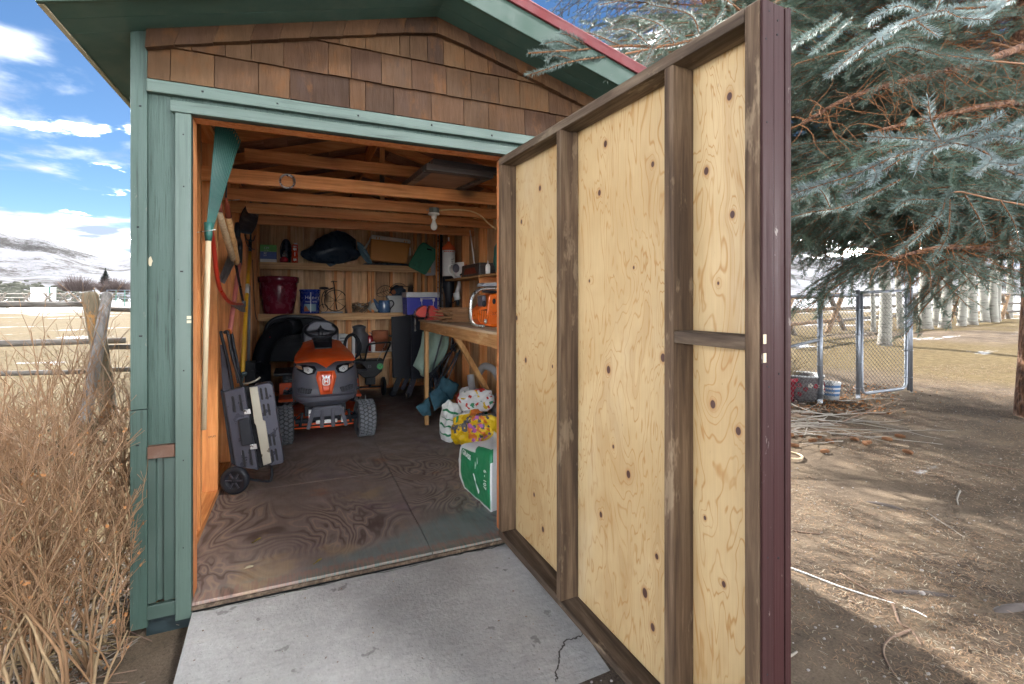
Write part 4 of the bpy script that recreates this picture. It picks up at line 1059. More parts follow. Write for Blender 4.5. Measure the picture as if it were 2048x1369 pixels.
# ------------------------------------------------------------------ folded trolley grill by the left jamb
grill = thing('folding_grill', 'folded dark grey metal trolley grill with slotted panels leaning at left wall', 'grill', (.10, 1.3, 0))
GY = 1.28
def gp_(px, py, dy=0):
    return ony(px, py, GY + dy)
def quad(pts, dy, th, mat, name, parent, bevel=.004):
    m = MB(); m.prism([gp_(*p) + Vector((0, dy, 0)) for p in pts], (0, th, 0)); return m.build(name, mat, parent, bevel=bevel)
lp = [(447, 785), (488, 774), (517, 941), (471, 934)]; rp = [(508, 772), (538, 766), (545, 772), (568, 920), (567, 926), (541, 933)]
pl_ = quad(lp, 0, .09, M_gunmetal, 'shell', grill, .006); pr_ = quad(rp, -.005, .10, M_gunmetal, 'shell', grill, .006)
quad([(440, 783), (447, 786), (472, 935), (462, 930)], .015, .08, M_black, 'shell_side', grill, .002)
quad([(488, 776), (507, 773), (540, 933), (517, 940)], .03, .05, M_slot, 'hinge_gap', grill)
quad([(499, 775), (515, 773), (526, 840), (531, 842), (543, 925), (527, 931), (512, 850), (509, 846)], -.012, .03, M_spine, 'spine', grill, .003)
def slot(m, cx, cy, ln, tilt, dy):
    pts = []
    for i in range(12):
        a = 2 * math.pi * i / 12; w_ = 2.7
        x = w_ * math.cos(a); y = w_ * math.sin(a) + (ln / 2 - w_) * (1 if math.sin(a) > 0 else -1)
        pts.append(gp_(cx + x * .9 + y * tilt, cy + y) + Vector((0, dy, 0)))
    m.prism(pts, (0, .004, 0))
for (x, y) in ((468, 809), (482, 806), (488, 917), (502, 915)): m = MB(); slot(m, x, y, 33, .17, -.0025); m.build('slot', M_slot, pl_)
for (x, y) in ((523, 788), (533, 787), (529, 820), (538, 819), (540, 880), (548, 879), (545, 911), (553, 909)): m = MB(); slot(m, x, y, 24, .17, -.0075); m.build('slot', M_slot, pr_)
m = MB()
for (x, y) in ((468, 809), (482, 806), (488, 917), (502, 915)):
    m.tube([gp_(x - 3.5 - 15 * .17, y - 15) + Vector((0, -.003, 0)), gp_(x - 3.5 + 15 * .17, y + 15) + Vector((0, -.003, 0))], .0022, 6)
m.build('slot_lip', M_gunmetal, pl_)
quad([(476, 840), (498, 834), (507, 888), (484, 892)], -.022, .03, M_black, 'handle_box', grill, .008)
for q in ([(487, 820), (500, 818), (502, 828), (489, 829)], [(500, 889), (513, 888), (515, 898), (501, 899)]):
    o = quad(q, -.006, .008, M_steel, 'latch_tab', grill, .001)
    c = sum((gp_(*p) for p in q), Vector()) / 4; m = MB(); m.tube([c + Vector((-.004, -.0075, 0)), c + Vector((-.004, -.0055, 0))], .0035, 8); m.build('latch_hole', M_slot, o)
wc = gp_(470, 963, -.015); wc.z = .092
w_ = MB(); T = Matrix.Translation(wc) @ Matrix.Rotation(rad(-18), 4, 'Z') @ Matrix.Rotation(rad(90), 4, 'X')
w_.lathe([(.058, -.022), (.070, -.027), (.084, -.024), (.091, -.012), (.092, 0), (.091, .012), (.084, .024), (.070, .027), (.058, .022)], 40, T, cap=False)
wh = w_.build('wheel', M_rubber if 0 else M_black, grill)
w_ = MB(); w_.lathe([(.0, .016), (.014, .018), (.016, .010), (.058, .008), (.060, .02), (.062, .0), (.058, -.02), (0, -.02)], 30, T); w_.build('hub', M_black, wh)
w_ = MB()
for k in range(6):
    a = math.pi * k / 3; R = T.to_3x3() @ Matrix.Rotation(a, 3, 'Z'); c = T @ Vector((.038 * math.cos(a), .038 * math.sin(a), .012)); w_.obox(c, (.042, .010, .010), R)
for s in (-1, 1): c = T @ Vector((s * .030, .004, .018)); w_.obox(c, (.026, .006, .006), T.to_3x3())
w_.build('spoke', M_gunmetal, wh, bevel=.002)
m = MB(); m.tube(spline([gp_(495, 958, .03), gp_(520, 962, .0), gp_(538, 963, -.02), gp_(543, 958, -.02), gp_(544, 945, .0), gp_(542, 930, .04)], 5), .0085, 8); m.build('leg_frame', M_blackmetal, grill)
m = MB(); g2 = lambda x, y, dy: gp_(x, y, dy)
m.tube(spline([g2(442, 664, .03), g2(443, 672, .02), g2(455, 720, .02), g2(466, 783, .03)], 5), .010, 8)
m.tube(spline([g2(448, 667, 0), g2(452, 664, 0), g2(456, 668, 0), g2(464, 710, 0), g2(480, 762, .0), g2(485, 775, .02)], 6), .0105, 8)
m.tube(spline([g2(461, 667, .02), g2(463, 668, .02), g2(470, 705, .02), g2(483, 765, .03)], 5), .0095, 8)
m.build('leg_tube', M_blackmetal, grill)
m = MB(); m.prism([g2(440, 690, .05), g2(446, 690, .05), g2(462, 770, .05), g2(470, 784, .05), g2(445, 784, .05)], (0, .02, 0)); m.prism([g2(459, 690, .04), g2(467, 688, .04), g2(482, 765, .04), g2(474, 768, .04)], (0, .015, 0)); m.build('folded_leg', M_gunmetal, grill, bevel=.003)
m = MB(); m.tube(spline([g2(452, 664, .01), g2(456, 660, .01), g2(461, 662, .01), g2(462, 668, .01)], 5), .008, 8); m.build('clip', M_orangeclip, grill)
m = MB(); m.ell(g2(488, 748, -.02), (.020, .016, .016)); m.tube([g2(488, 748, -.02), g2(482, 770, .0)], .008, 6); m.build('adjusting_knob', M_teal_dark, grill)
m = MB(); m.tube(spline([g2(486, 768, .02), g2(500, 766, .0), g2(514, 760, .0), g2(520, 755, .01)], 5), .006, 8); m.build('catch_wire', M_brass if 0 else M_spine, grill)

# ------------------------------------------------------------------ tools on the left wall
def rod(m, pts, r, n=10): m.tube(pts, r, n); return m
# leaf rake
rk = thing('leaf_rake', 'green plastic leaf rake with pale wooden handle hung upside down', 'rake', (-.05, .6, .7))
P0 = ony(417, 470, .34); A = ony(432, 250, .33); B = ony(478, 290, .44)
E = A.lerp(B, .5)
m = MB(); N_ = 13
nrm = (A - P0).cross(B - P0).normalized()
def fan(u, v):
    edge = A.lerp(B, u) + (E - P0).normalized() * .03 * math.sin(math.pi * u)
    base = P0 + (B - A).normalized() * (u - .5) * .03
    p = base.lerp(edge, v); w_ = (.5 - abs((u * (N_ - 1)) % 1 - .5)) * .028 * v
    return p + nrm * w_ * .5
m.grid(fan, (N_ - 1) * 4, 10); m.build('rake_head', M_rakegreen, rk, solid=.004)
for i in range(N_):
    u = i / (N_ - 1); e = Vector(fan(u, 1)); d = (e - Vector(fan(u, .8))).normalized()
    m = MB(); m.tube(spline([e - d * .03, e + d * .015, e + d * .03 + nrm * .004, e + d * .028 + nrm * .02, e + d * .015 + nrm * .03], 4), .003, 6); m.build('tine', M_rakegreen, rk)
m = MB(); m.tube([P0 + Vector((0, 0, .06)), P0, P0 - Vector((0, 0, .03))], [.020, .018, .015], 12); m.build('collar', M_rakegreen, rk)
hb = ony(407, 860, .30); m = MB(); m.tube([P0 - Vector((0, 0, .01)), P0.lerp(hb, .5), hb], .0125, 12); m.build('handle', M_handle, rk)
m = MB(); a = P0 + Vector((-.03, -.02, .01)); m.tube([a + Vector((-.04, .02, -.006)), a + Vector((.065, -.02, .012))], .0022, 6); tag(m.build('nail', M_steel), 'long nail holding up the green leaf rake', 'nail', 'nails in the left wall')
m = MB(); a = ony(455, 402, 1.42); m.tube([a, a + Vector((.075, -.01, .012))], .0025, 6); tag(m.build('nail', M_steel), 'long nail above the wooden shear handles', 'nail', 'nails in the left wall')
# bow saw
bs = thing('bow_saw', 'red bow saw with curved tubular frame hung on left wall studs', 'saw', (-.05, 1.4, 1.4))
pts = [onx(422, 462, -.055), onx(427, 490, -.055), onx(433, 545, -.05), onx(441, 580, -.045), onx(456, 602, -.035), onx(470, 609, -.03), onx(484, 609, -.025)]
m = MB(); m.tube(spline(pts, 8), .0125, 10); m.build('saw_frame', M_sawred, bs)
m = MB(); m.prism([onx(460, 610, -.035), onx(486, 611, -.025), onx(488, 625, -.025), onx(482, 624, -.026)], (.012, 0, 0)); m.prism([onx(484, 602, -.025), onx(488, 602, -.025), onx(488, 614, -.025), onx(484, 614, -.025)], (.014, 0, 0)); m.build('tension_lever', M_blade, bs, bevel=.002)
m = MB(); m.beam(onx(486, 604, -.025), onx(470, 520, -.03), .002, .018, up=(1, 0, 0)); m.build('blade', M_blackmetal, bs)
# shears: two stout wooden handles with red ferrules and a grey blade behind
for pa, pb_, pc, hm, lab, rr in (((440, 398), (438, 425), (466, 520), M_handle, 'pale wooden tool handle hanging beside the green rake', .021), ((452, 396), (457, 434), (474, 528), M_handle2, 'varnished wooden tool handle with rusty red ferrule', .021)):
    t = thing('garden_tool', lab, 'garden tool', onx(*pc, -.02))
    off = -.035 if hm is M_handle else -.02
    a, b, c = onx(*pa, off), onx(*pb_, off), onx(*pc, off)
    m = MB(); m.tube([b, b.lerp(c, .5), b.lerp(c, .92), c], [rr * .82, rr, rr * 1.05, rr * .7], 12); m.build('handle', hm, t)
    m = MB(); m.tube([a, a.lerp(b, .4), b - (c - b) * .0], [.006, rr * .7, rr * .95], 12); m.build('ferrule', M_rust, t)
    m = MB(); m.tube([a, a + Vector((0, .02, .09))], [.006, .004], 6); m.build('tang', M_blackmetal, t)
t = thing('hand_saw_blade', 'grey steel blade slanting behind the wooden tool handles', 'blade', onx(450, 540, -.08))
m = MB(); m.prism([onx(436, 562, -.075), onx(458, 505, -.075), onx(472, 520, -.07), onx(448, 568, -.07)], (.004, 0, 0)); m.build('blade', M_blade, t)
m = MB(); m.beam(onx(444, 560, -.066), onx(468, 518, -.066), .004, .008, up=(1, 0, 0)); m.build('spine_rib', M_blade, t)
# shovel
sv = thing('round_shovel', 'black round point shovel hung blade up on the left wall', 'shovel', onx(484, 545, -.03))
c = onx(496, 432, -.01)
def scoop(u, v):
    a = (u * 2 - 1); w_ = .105 * (math.sin(math.pi * min(1, .16 + v * .80)) ** .6)
    ctr = onx(487, 466, -.02).lerp(onx(503, 406, .0), v)
    side = (Vector((.55, .83, -.05))).normalized(); dp = Vector((.8, -.55, .1)).normalized()
    return ctr + side * a * w_ - dp * .035 * (1 - a * a) * (1 - .6 * v) + dp * .02
m = MB(); m.grid(scoop, 12, 12); m.build('scoop', M_shovel, sv, solid=.003)
m = MB(); m.tube(spline([onx(476, 448, -.05), onx(475, 470, -.05), onx(480, 490, -.05), onx(479, 530, -.05)], 5), [.022] * 6 + [.018] * 10, 10); m.build('socket', M_blackmetal, sv)
m = MB(); m.tube([onx(479, 528, -.05), onx(474, 562, -.055), onx(459, 668, -.06)], .016, 10); m.build('handle', M_pink, sv, label='faded red shovel handle')
m = MB(); m.tube(spline([onx(472, 525, -.045), onx(476, 545, -.04), onx(484, 585, -.03), onx(487, 605, -.025)], 5), .004, 6); tag(m.build('black_cord', M_wire), 'thin black cord dangling beside the red bow saw', 'cord')
# yellow handle
yt = thing('yellow_handled_tool', 'long yellow fibreglass tool handle leaning on the left wall', 'garden tool', onx(485, 745, -.03))
m = MB(); m.tube([onx(500, 505, -.05), onx(493, 600, -.045), onx(485, 748, -.03)], .0165, 12); m.build('handle', M_yellow, yt)
m = MB(); m.tube([onx(500.5, 480, -.05), onx(500, 508, -.05)], .0155, 10); m.tube([onx(502, 455, -.05), onx(501, 482, -.05)], .008, 8); m.build('ferrule', M_blackmetal, yt)
m = MB(); m.tube([onx(495.2, 570, -.046), onx(494, 588, -.045)], .0172, 12); m.build('sticker', M_boxwhite, yt)
m = MB(); m.tube(spline([onx(490, 468, -.06), onx(494, 480, -.05), onx(506, 482, -.04), onx(510, 472, -.05)], 5), .005, 6); m.tube(spline([onx(489, 470, -.06), onx(496, 493, -.05), onx(509, 500, -.04)], 5), .004, 6); m.build('hook', M_wire, yt)
gt = thing('grey_pole', 'slim grey metal pole beside the yellow tool handle', 'pole', onx(497, 725, -.07))
m = MB(); m.tube([onx(498, 572, -.08), onx(498, 650, -.08), onx(497, 727, -.08)], .014, 10); m.build('pole', M_greytube, gt)
m = MB(); m.box(-.09, .0, 2.86, 2.95, .50, .70); m.tube([(-.03, 2.86, .68), (.05, 2.84, .70)], .006, 6); m.tube([(-.03, 2.86, .62), (.04, 2.84, .60)], .006, 6); m.build('pole_bracket', M_black, gt, bevel=.006)
m = MB(); m.tube(spline([onx(505, 520, -.08), onx(508, 590, -.085), onx(511, 630, -.085), onx(514, 640, -.085)], 6), .004, 6); tag(m.build('wall_cord', M_wire), 'thin dark cord running down the left wall corner', 'cord')
# ------------------------------------------------------------------ ceiling lamp, wire coil, boards on the joists
lamp = thing('ceiling_lamp', 'bare unlit bulb in a porcelain holder under the ceiling joist', 'lamp', (1.464, 1.69, 2.05))
m = MB(); m.prism([(1.464 + .045 * math.cos(rad(a)), 1.668 + .045 * math.sin(rad(a)), 2.052) for a in range(22, 382, 45)], (0, 0, .042)); m.box(1.40, 1.412, 1.66, 1.675, 2.068, 2.078); m.build('junction_box', M_jbox, lamp, bevel=.002)
T = Matrix.Translation((1.464, 1.668, 2.048)) @ Matrix.Rotation(math.pi, 4, 'X')
m = MB(); m.lathe([(.0, -.003), (.046, -.003), (.050, .006), (.046, .013), (.026, .016), (.022, .04), (.020, .048), (0, .048)], 24, T); m.build('lamp_holder', M_socket, lamp)
m = MB(); m.lathe([(.013, .046), (.014, .062), (.018, .078), (.027, .096), (.0305, .113), (.028, .130), (.018, .142), (.007, .147), (.0, .148)], 24, T); m.build('bulb', M_bulb, lamp)
m = MB(); m.tube(spline([(1.51, 1.66, 2.075), (1.62, 1.64, 2.088), (1.76, 1.62, 2.085), (1.86, 1.60, 2.05), (1.96, 1.60, 1.97), (2.06, 1.62, 1.915), (2.15, 1.70, 1.90)], 6), .0065, 6); m.build('cable', M_cable, lamp)
cc = thing('wire_coil', 'small coil of bare wire hanging on the first ceiling joist', 'wire coil', (.326, 1.088, 2.05))
rs = random.Random(4)
for k in range(6):
    m = MB(); c = Vector((.326 + rs.uniform(-.004, .004), 1.086 - k * .003, 2.083 + rs.uniform(-.003, .003))); m.tube(arc(c, .043 + rs.uniform(-.004, .004), 0, 360, 26, (1, .1 * rs.uniform(-1, 1), 0), (0, .05, 1))[:-1], .0024, 5, closed=True); m.build('wire_loop', M_steel, cc)
m = MB(); m.tube([(.326, 1.102, 2.117), (.326, 1.068, 2.121)], .0022, 6); m.build('nail', M_blackmetal, cc)
for k, (dx, dy, dz, lab) in enumerate(((0, 0, 0, 'dark stained wooden frame lying on the ceiling joists'), (.05, .04, .043, 'upper dark stained wooden frame tilted on another frame'))):
    t = thing('wooden_frame', lab, 'frame', (1.40, .8, 2.14), 'dark frames stored on the joists')
    a = Vector((1.14 + dx, 1.74 + dy, 2.202 + dz)); u = Vector((.44, .03, 0)); w_ = Vector((-.055, -1.33, -.132)); up = Vector((0, 0, .040))
    def bar(p, q, wd, nm='frame_bar'):
        mm = MB(); mm.beam(p + up / 2, q + up / 2, wd, .040); mm.build(nm, M_attic, t, bevel=.005)
    bar(a, a + u, .062); bar(a + w_, a + u + w_, .062); bar(a + u * .06 + w_ * .045, a + u * .06 + w_ * .955, .055); bar(a + u * .94 + w_ * .045, a + u * .94 + w_ * .955, .055)
    mm = MB(); mm.add([a + u * .1 + w_ * .06 + up * .4, a + u * .9 + w_ * .06 + up * .4, a + u * .9 + w_ * .94 + up * .4, a + u * .1 + w_ * .94 + up * .4, a + u * .1 + w_ * .06 + up * .6, a + u * .9 + w_ * .06 + up * .6, a + u * .9 + w_ * .94 + up * .6, a + u * .1 + w_ * .94 + up * .6],
                      [(3, 2, 1, 0), (4, 5, 6, 7), (0, 1, 5, 4), (1, 2, 6, 5), (2, 3, 7, 6), (3, 0, 4, 7)]); mm.build('panel', M_deck, t)

# ------------------------------------------------------------------ upper shelf, top at 1.79
S1 = 1.792
t = thing('bulb_carton', 'small green and blue cardboard carton at left end of top shelf', 'carton', (.02, 4.66, S1))
m = MB(); m.box(-.075, .115, 4.60, 4.74, S1, S1 + .222); bx = m.build('carton', M_boxwhite, t, bevel=.002)
m = MB(); m.box(-.0752, .1152, 4.598, 4.741, S1 + .135, S1 + .2225); m.build('carton_band', M_boxgreen, t)
m = MB(); m.box(-.0752, .1152, 4.598, 4.741, S1 + .038, S1 + .134); m.build('carton_band', M_boxblue, t)
for b_, z, sz in (('139', S1 + .180, .042), ('33\'', S1 + .112, .034), ('LGT', S1 + .082, .020), ('LED lights', S1 + .150, .015)):
    text(b_, sz, (-.035 if len(b_) < 5 else -.03, 4.5972, z), (1, 0, 0), (0, 0, 1), M_boxwhite, t, 'lettering', align='LEFT')
t = thing('lantern', 'dark oil lantern with ruby red font on top shelf', 'lantern', (.205, 4.66, S1))
T = Matrix.Translation((.205, 4.66, S1))
m = MB(); m.lathe([(.0, 0), (.048, .0), (.054, .02), (.052, .05), (.030, .075), (.018, .082), (0, .082)], 20, T); m.build('font', M_lanternred, t)
m = MB(); m.lathe([(.018, .080), (.026, .095), (.02, .115), (.012, .13), (.010, .16), (0, .162)], 16, T); m.build('burner', M_steel, t)
T2 = Matrix.Translation((.225, 4.76, S1))
m = MB(); m.lathe([(0, 0), (.06, 0), (.062, .1), (.066, .16), (.052, .25), (.035, .30), (.03, .315), (0, .317)], 18, T2); m.build('body', M_lantern, t)
m = MB(); m.tube(spline([(.165, 4.72, S1 + .08), (.158, 4.72, S1 + .20), (.20, 4.72, S1 + .31), (.26, 4.72, S1 + .30), (.29, 4.72, S1 + .18), (.285, 4.72, S1 + .08)], 5), .006, 6); m.build('bail', M_lantern, t)
t = thing('red_canister', 'red and white printed canister beside the lantern', 'canister', (.335, 4.64, S1))
m = MB(); m.lathe([(0, 0), (.040, 0), (.040, .236), (.034, .245), (0, .245)], 24, Matrix.Translation((.335, 4.64, S1))); m.build('canister', M_canred, t)
m = MB(); m.box(.325, .365, 4.61, 4.65, S1 + .245, S1 + .264); m.build('cap', M_boxwhite, t, bevel=.003)
for z, w_, h_ in ((.165, .044, .03), (.09, .012, .05), (.025, .040, .03), (.21, .05, .012)):
    m = MB(); cyl = [(.335 + .0406 * math.sin(a), 4.64 - .0406 * math.cos(a)) for a in [(-w_ / .08) + (w_ / .04) * i / 6 for i in range(7)]]
    m.add([(x, y, S1 + z + (0.006 * math.sin(i * 1.7))) for i, (x, y) in enumerate(cyl)] + [(x, y, S1 + z + h_ + (.008 * math.sin(i * 2.3))) for i, (x, y) in enumerate(cyl)], [(i, i + 1, 8 + i, 7 + i) for i in range(6)]); m.build('print', M_boxwhite, t)
# bin bag
t = thing('bin_bag', 'stuffed black plastic bin bag slumped on the top shelf', 'bag', (.80, 4.72, S1))
m = MB()
def bagf(u, v):
    a = math.pi * 2 * u; b = math.pi * v
    x = .395 * math.sin(b) * math.cos(a); y = .13 * math.sin(b) * math.sin(a); z = .21 * (1 + math.cos(b)) 
    z *= (.60 + .55 * sstep(-.38, .12, x) - .42 * sstep(.20, .40, x))
    n_ = noise.fractal(Vector((x * 7, y * 7, z * 7)), .8, 2, 4); r_ = 1 + .16 * n_
    return (.80 + x * r_, 4.715 + y * r_, max(S1 + .0015, S1 + z * (1 + .10 * n_)))
m.grid(bagf, 44, 22); m.build('bag', M_bag, t)
m = MB(); m.prism([(.72, 4.575, S1 + .002), (.86, 4.575, S1 + .002), (.83, 4.572, S1 - .02), (.775, 4.57, S1 - .045), (.75, 4.572, S1 - .03)], (0, .003, 0)); m.build('bag_corner', M_bag, t)
m = MB(); rs = random.Random(2)
def tie(u, v): 
    x = 1.13 + .20 * u; w_ = .015 + .085 * math.sin(math.pi * min(1, u * .8 + .1)); return (x, 4.62 + .03 * math.sin(9 * v), S1 + .27 - .24 * u + w_ * (v - .5) * 2 + .012 * math.sin(14 * v + 3 * u))
m.grid(tie, 10, 14); m.build('bag_neck', M_tarp, t)
# tan cooler, tilted on dark bag
t = thing('tan_cooler', 'tan picnic cooler with ivory lid tilted on the top shelf', 'cooler', (1.58, 4.70, S1))
R = Euler((rad(-3), rad(4.5), 0)).to_matrix(); c = Vector((1.585, 4.715, S1 + .225))
m = MB(); w2 = .278
pts = [(-w2 + .01, -.165), (-w2 + .03, -.185), (w2 - .07, -.185), (w2 - .03, -.165), (w2, .12), (-w2, .12)]
m.prism([c + R @ Vector((x, -.105, z)) for x, z in pts], R @ Vector((0, .21, 0))); body = m.build('body', M_tan, t, bevel=.012, seg=3)
m = MB(); m.prism([c + R @ Vector((x, -.110, z)) for x, z in ((-w2 - .002, .121), (w2 + .002, .121), (w2, .165), (w2 - .02, .178), (-w2 + .02, .178), (-w2, .165))], R @ Vector((0, .22, 0))); lid = m.build('lid', M_ivory, t, bevel=.008, seg=3)
m = MB()
for x in (-.205, -.165, .19, .225): m.obox(c + R @ Vector((x, -.111, .138)), (.012, .006, .028), R)
m.build('latch', M_tan, lid)
m = MB(); m.tube([c + R @ Vector((-w2 - .012, -.09, .10)), c + R @ Vector((-w2 - .06, -.09, .0)), c + R @ Vector((-w2 - .075, -.09, -.03))], [.012, .016, .018], 8); m.build('handle', M_ivory, t)
m = MB(); m.tube([c + R @ Vector((w2 + .006, -.08, .06)), c + R @ Vector((w2 + .014, -.08, -.05))], .009, 8); m.build('handle', M_ivory, t)
t = thing('dark_bag', 'flat black cloth bag under the tan cooler', 'bag', (1.55, 4.7, S1))
m = MB(); m.grid(lambda u, v: (1.20 + .72 * u, 4.60 + .22 * v, S1 + .002 + .045 * math.sin(math.pi * u) ** .4 * math.sin(math.pi * v) ** .4 + .006 * noise.noise(Vector((u * 9, v * 5, 0)))), 24, 8, flip=True); m.build('bag', M_bag, t)
# green pad and grey pad
t = thing('kneeling_pad', 'speckled green foam pad with hand slot hanging by the shelf end', 'pad', (1.97, 4.55, 1.66))
f = lambda px, py, y=4.56: ony(px, py, y)
op = [f(846, 485), f(852, 487), f(871, 499), f(873, 512), f(872, 517), f(853, 548), f(849, 550), f(818, 534), f(817, 529), f(838, 492)]
m = MB(); m.prism(op, (0, .018, 0)); pad = m.build('pad', M_grnpad, t, bevel=.004)
m = MB(); m.prism([f(854, 497, 4.557), f(863, 499, 4.557), f(864, 502, 4.557), f(854, 500, 4.557)], (0, .004, 0)); m.build('hand_slot', M_slot, pad)
t = thing('grey_pad', 'flat grey pad tucked behind the green foam pad', 'pad', (2.1, 4.6, 1.65))
m = MB(); m.prism([f(850, 500, 4.585), f(874, 500, 4.585), f(873, 551, 4.585), f(852, 552, 4.585), f(845, 545, 4.585)], (0, .014, 0)); m.build('pad', M_greypad, t, bevel=.003)
# tall rods
for (pt, pb_, mm_, lab, r_) in (((876, 466), (876, 615), M_steel, 'bright metal rod standing right of the grey pad', .008), ((882, 464), (881, 618), M_black, 'black rod standing between two bright rods', .016), ((885.5, 470), (885, 612), M_steel, 'thin bright rod beside the white canister', .006)):
    m = MB(); a, b = ony(*pt, 3.95), ony(*pb_, 3.95); b.z = 0; m.tube([a, b], r_, 8); tag(m.build('metal_rod', mm_), lab, 'rod', 'rods standing in the right rear corner')
m = MB(); a, b = onx(940, 462, 2.16), onx(950, 537, 2.14); m.tube([a, b], .008, 8); tag(m.build('white_rod', M_white), 'white rod leaning behind the narrow wall shelf', 'rod')

# ------------------------------------------------------------------ middle shelf, top at 1.114
S2 = 1.1145
t = thing('flower_pot', 'large maroon glazed plant pot on middle shelf', 'plant pot', (.135, 4.72, S2))
T = Matrix.Translation((.137, 4.735, S2))
m = MB(); m.lathe([(0, .0), (.178, .0), (.186, .01), (.205, .15), (.228, .36), (.232, .41), (.250, .415), (.253, .485), (.238, .492), (.222, .485), (.215, .40), (.15, .05), (0, .04)], 44, T); pot = m.build('pot', M_maroon, t)
m = MB()
for k in range(12):
    a0 = 2 * math.pi * k / 12
    for s in (-1, 1):
        pts = [T @ Vector(((.207 + .024 * q) * math.cos(a0 + s * .26 * q), (.207 + .024 * q) * math.sin(a0 + s * .26 * q), .17 + .19 * q)) for q in (0, .25, .5, .75, 1)]
        m.tube(pts, .0035, 5)
m.build('relief', M_maroon, pot)
t = thing('paint_tin', 'dark blue roofing tin with white lettering on middle shelf', 'tin', (.52, 4.72, S2))
T = Matrix.Translation((.523, 4.72, S2))
m = MB(); m.lathe([(0, .0), (.118, .0), (.122, .006), (.128, .30), (.135, .305), (.136, .325), (.12, .327), (.115, .318), (0, .318)], 36, T); tin = m.build('tin', M_navy, t)
def wrap(body, a_mid, z, size, mat, parent, r=.131):
    wd = size * .62; n_ = len(body)
    for i, ch in enumerate(body):
        if ch == ' ': continue
        a = a_mid + (i - (n_ - 1) / 2) * wd / r
        text(ch, size, (.523 + r * math.sin(a), 4.72 - r * math.cos(a), S2 + z), (math.cos(a), math.sin(a), 0), (0, 0, 1), mat, parent, 'lettering')
wrap('Henry', .30, .215, .066, M_boxwhite, tin); wrap('PROOF KOTE', .10, .158, .026, M_boxwhite, tin)
m = MB(); rr = .1272
m.grid(lambda u, v: (.523 + (rr + .0012) * math.sin(-.62 + 1.25 * u), 4.72 - (rr + .0012) * math.cos(-.62 + 1.25 * u), S2 + .03 + .10 * v), 14, 4, 0); m.build('label_picture', M_tarp, tin)
m = MB(); m.grid(lambda u, v: (.523 + (rr + .0016) * math.sin(-.62 + .55 * u), 4.72 - (rr + .0016) * math.cos(-.62 + .55 * u), S2 + .03 + (.045 + .03 * math.sin(5 * u)) * v), 10, 3, 0); m.build('label_picture', M_terra, tin)
m = MB(); m.grid(lambda u, v: (.523 + (rr + .002) * math.sin(.02 + .075 * u), 4.72 - (rr + .002) * math.cos(.02 + .075 * u), S2 + .015 + .27 * v), 3, 3, 0); m.build('label_stripe', M_boxwhite, tin)
# little wire bicycle
t = thing('bicycle_ornament', 'small black wire penny farthing ornament on middle shelf', 'ornament', (.80, 4.70, S2))
c = Vector((.852, 4.70, S2 + .175)); q = lambda x, z, y=4.70: Vector((x, y, S2 + z))
m = MB(); m.tube(arc(c, .146, 0, 360, 40)[:-1], .0058, 6, closed=True); big = m.build('wheel', M_wire, t)
m = MB()
for k in range(8): a = rad(k * 45 + 10); m.tube([c, c + Vector((.146 * math.cos(a), 0, .146 * math.sin(a)))], .0026, 5)
m.build('spoke', M_wire, big)
m = MB(); m.tube(arc(q(.695, .07), .055, 0, 360, 24)[:-1], .0048, 6, closed=True); m.build('wheel', M_wire, t)
m = MB(); m.tube(spline([q(.695, .07), q(.672, .18), q(.70, .29), q(.80, .335), q(.845, .33)], 6), .007, 6); m.tube([c, q(.83, .40), q(.82, .44)], .008, 6); m.tube([q(.79, .43), q(.815, .445), q(.86, .435), q(.87, .44)], .006, 6); m.tube(spline([q(.70, .23), q(.75, .32), q(.84, .36)], 5), .006, 6); m.tube([c, q(.862, .05)], .006, 6); m.build('bike_frame', M_wire, t)
m = MB(); m.ell(q(.70, .345), (.065, .022, .018)); m.tube([q(.71, .33), q(.72, .27)], .006, 6); m.build('saddle', M_wire, t)
m = MB(); m.box(.665, .945, 4.66, 4.74, S2, S2 + .022); m.build('stand', M_greypad, t, bevel=.005)
# twig bowl
t = thing('twig_bowl', 'dark woven twig nest with pale seed heads', 'basket', (1.18, 4.72, S2))
rs = random.Random(8); m = MB()
for k in range(150):
    a = rs.uniform(0, 6.28); z = rs.uniform(.0, .13); r_ = .055 + .055 * (z / .13) ** .6 + rs.uniform(-.008, .008); d = rs.uniform(.3, .9)
    m.tube([(1.18 + (r_ + .01 * j % 2) * math.cos(a + d * j / 3), 4.72 + r_ * math.sin(a + d * j / 3), S2 + .006 + z + rs.uniform(-.02, .03) * j / 3 + .004) for j in range(4)], .0022, 4)
m.build('nest', M_twig, t, kind='stuff')
m = MB()
for k in range(26): a = rs.uniform(0, 6.28); r_ = rs.uniform(0, .085); m.ell((1.18 + r_ * math.cos(a), 4.70 + r_ * math.sin(a) * .8, S2 + .10 + rs.uniform(-.02, .03)), (.009, .009, .009), 6, 4)
m.build('seed_head', M_ivory, t, kind='stuff')
t = thing('pale_stone', 'rounded pale stone lying behind the blue enamel pot', 'stone', (1.375, 4.76, S2))
m = MB(); m.ell((1.375, 4.76, S2 + .088), (.088, .075, .092), 20, 12, jit=.22, seed=3); m.build('stone', M_stone, t)
t = thing('coffee_pot', 'blue enamel coffee pot with dark handle and spout', 'coffee pot', (1.505, 4.68, S2))
T = Matrix.Translation((1.508, 4.68, S2)); m = MB(); m.lathe([(0, 0), (.083, 0), (.088, .006), (.084, .09), (.076, .17), (.078, .176), (.07, .178), (.066, .165), (0, .02)], 30, T); m.build('pot_body', M_enamel, t)
m = MB(); m.tube([(1.44, 4.68, S2 + .06), (1.405, 4.68, S2 + .12), (1.365, 4.68, S2 + .195)], [.036, .026, .013], 10); m.build('spout', M_enamel, t)
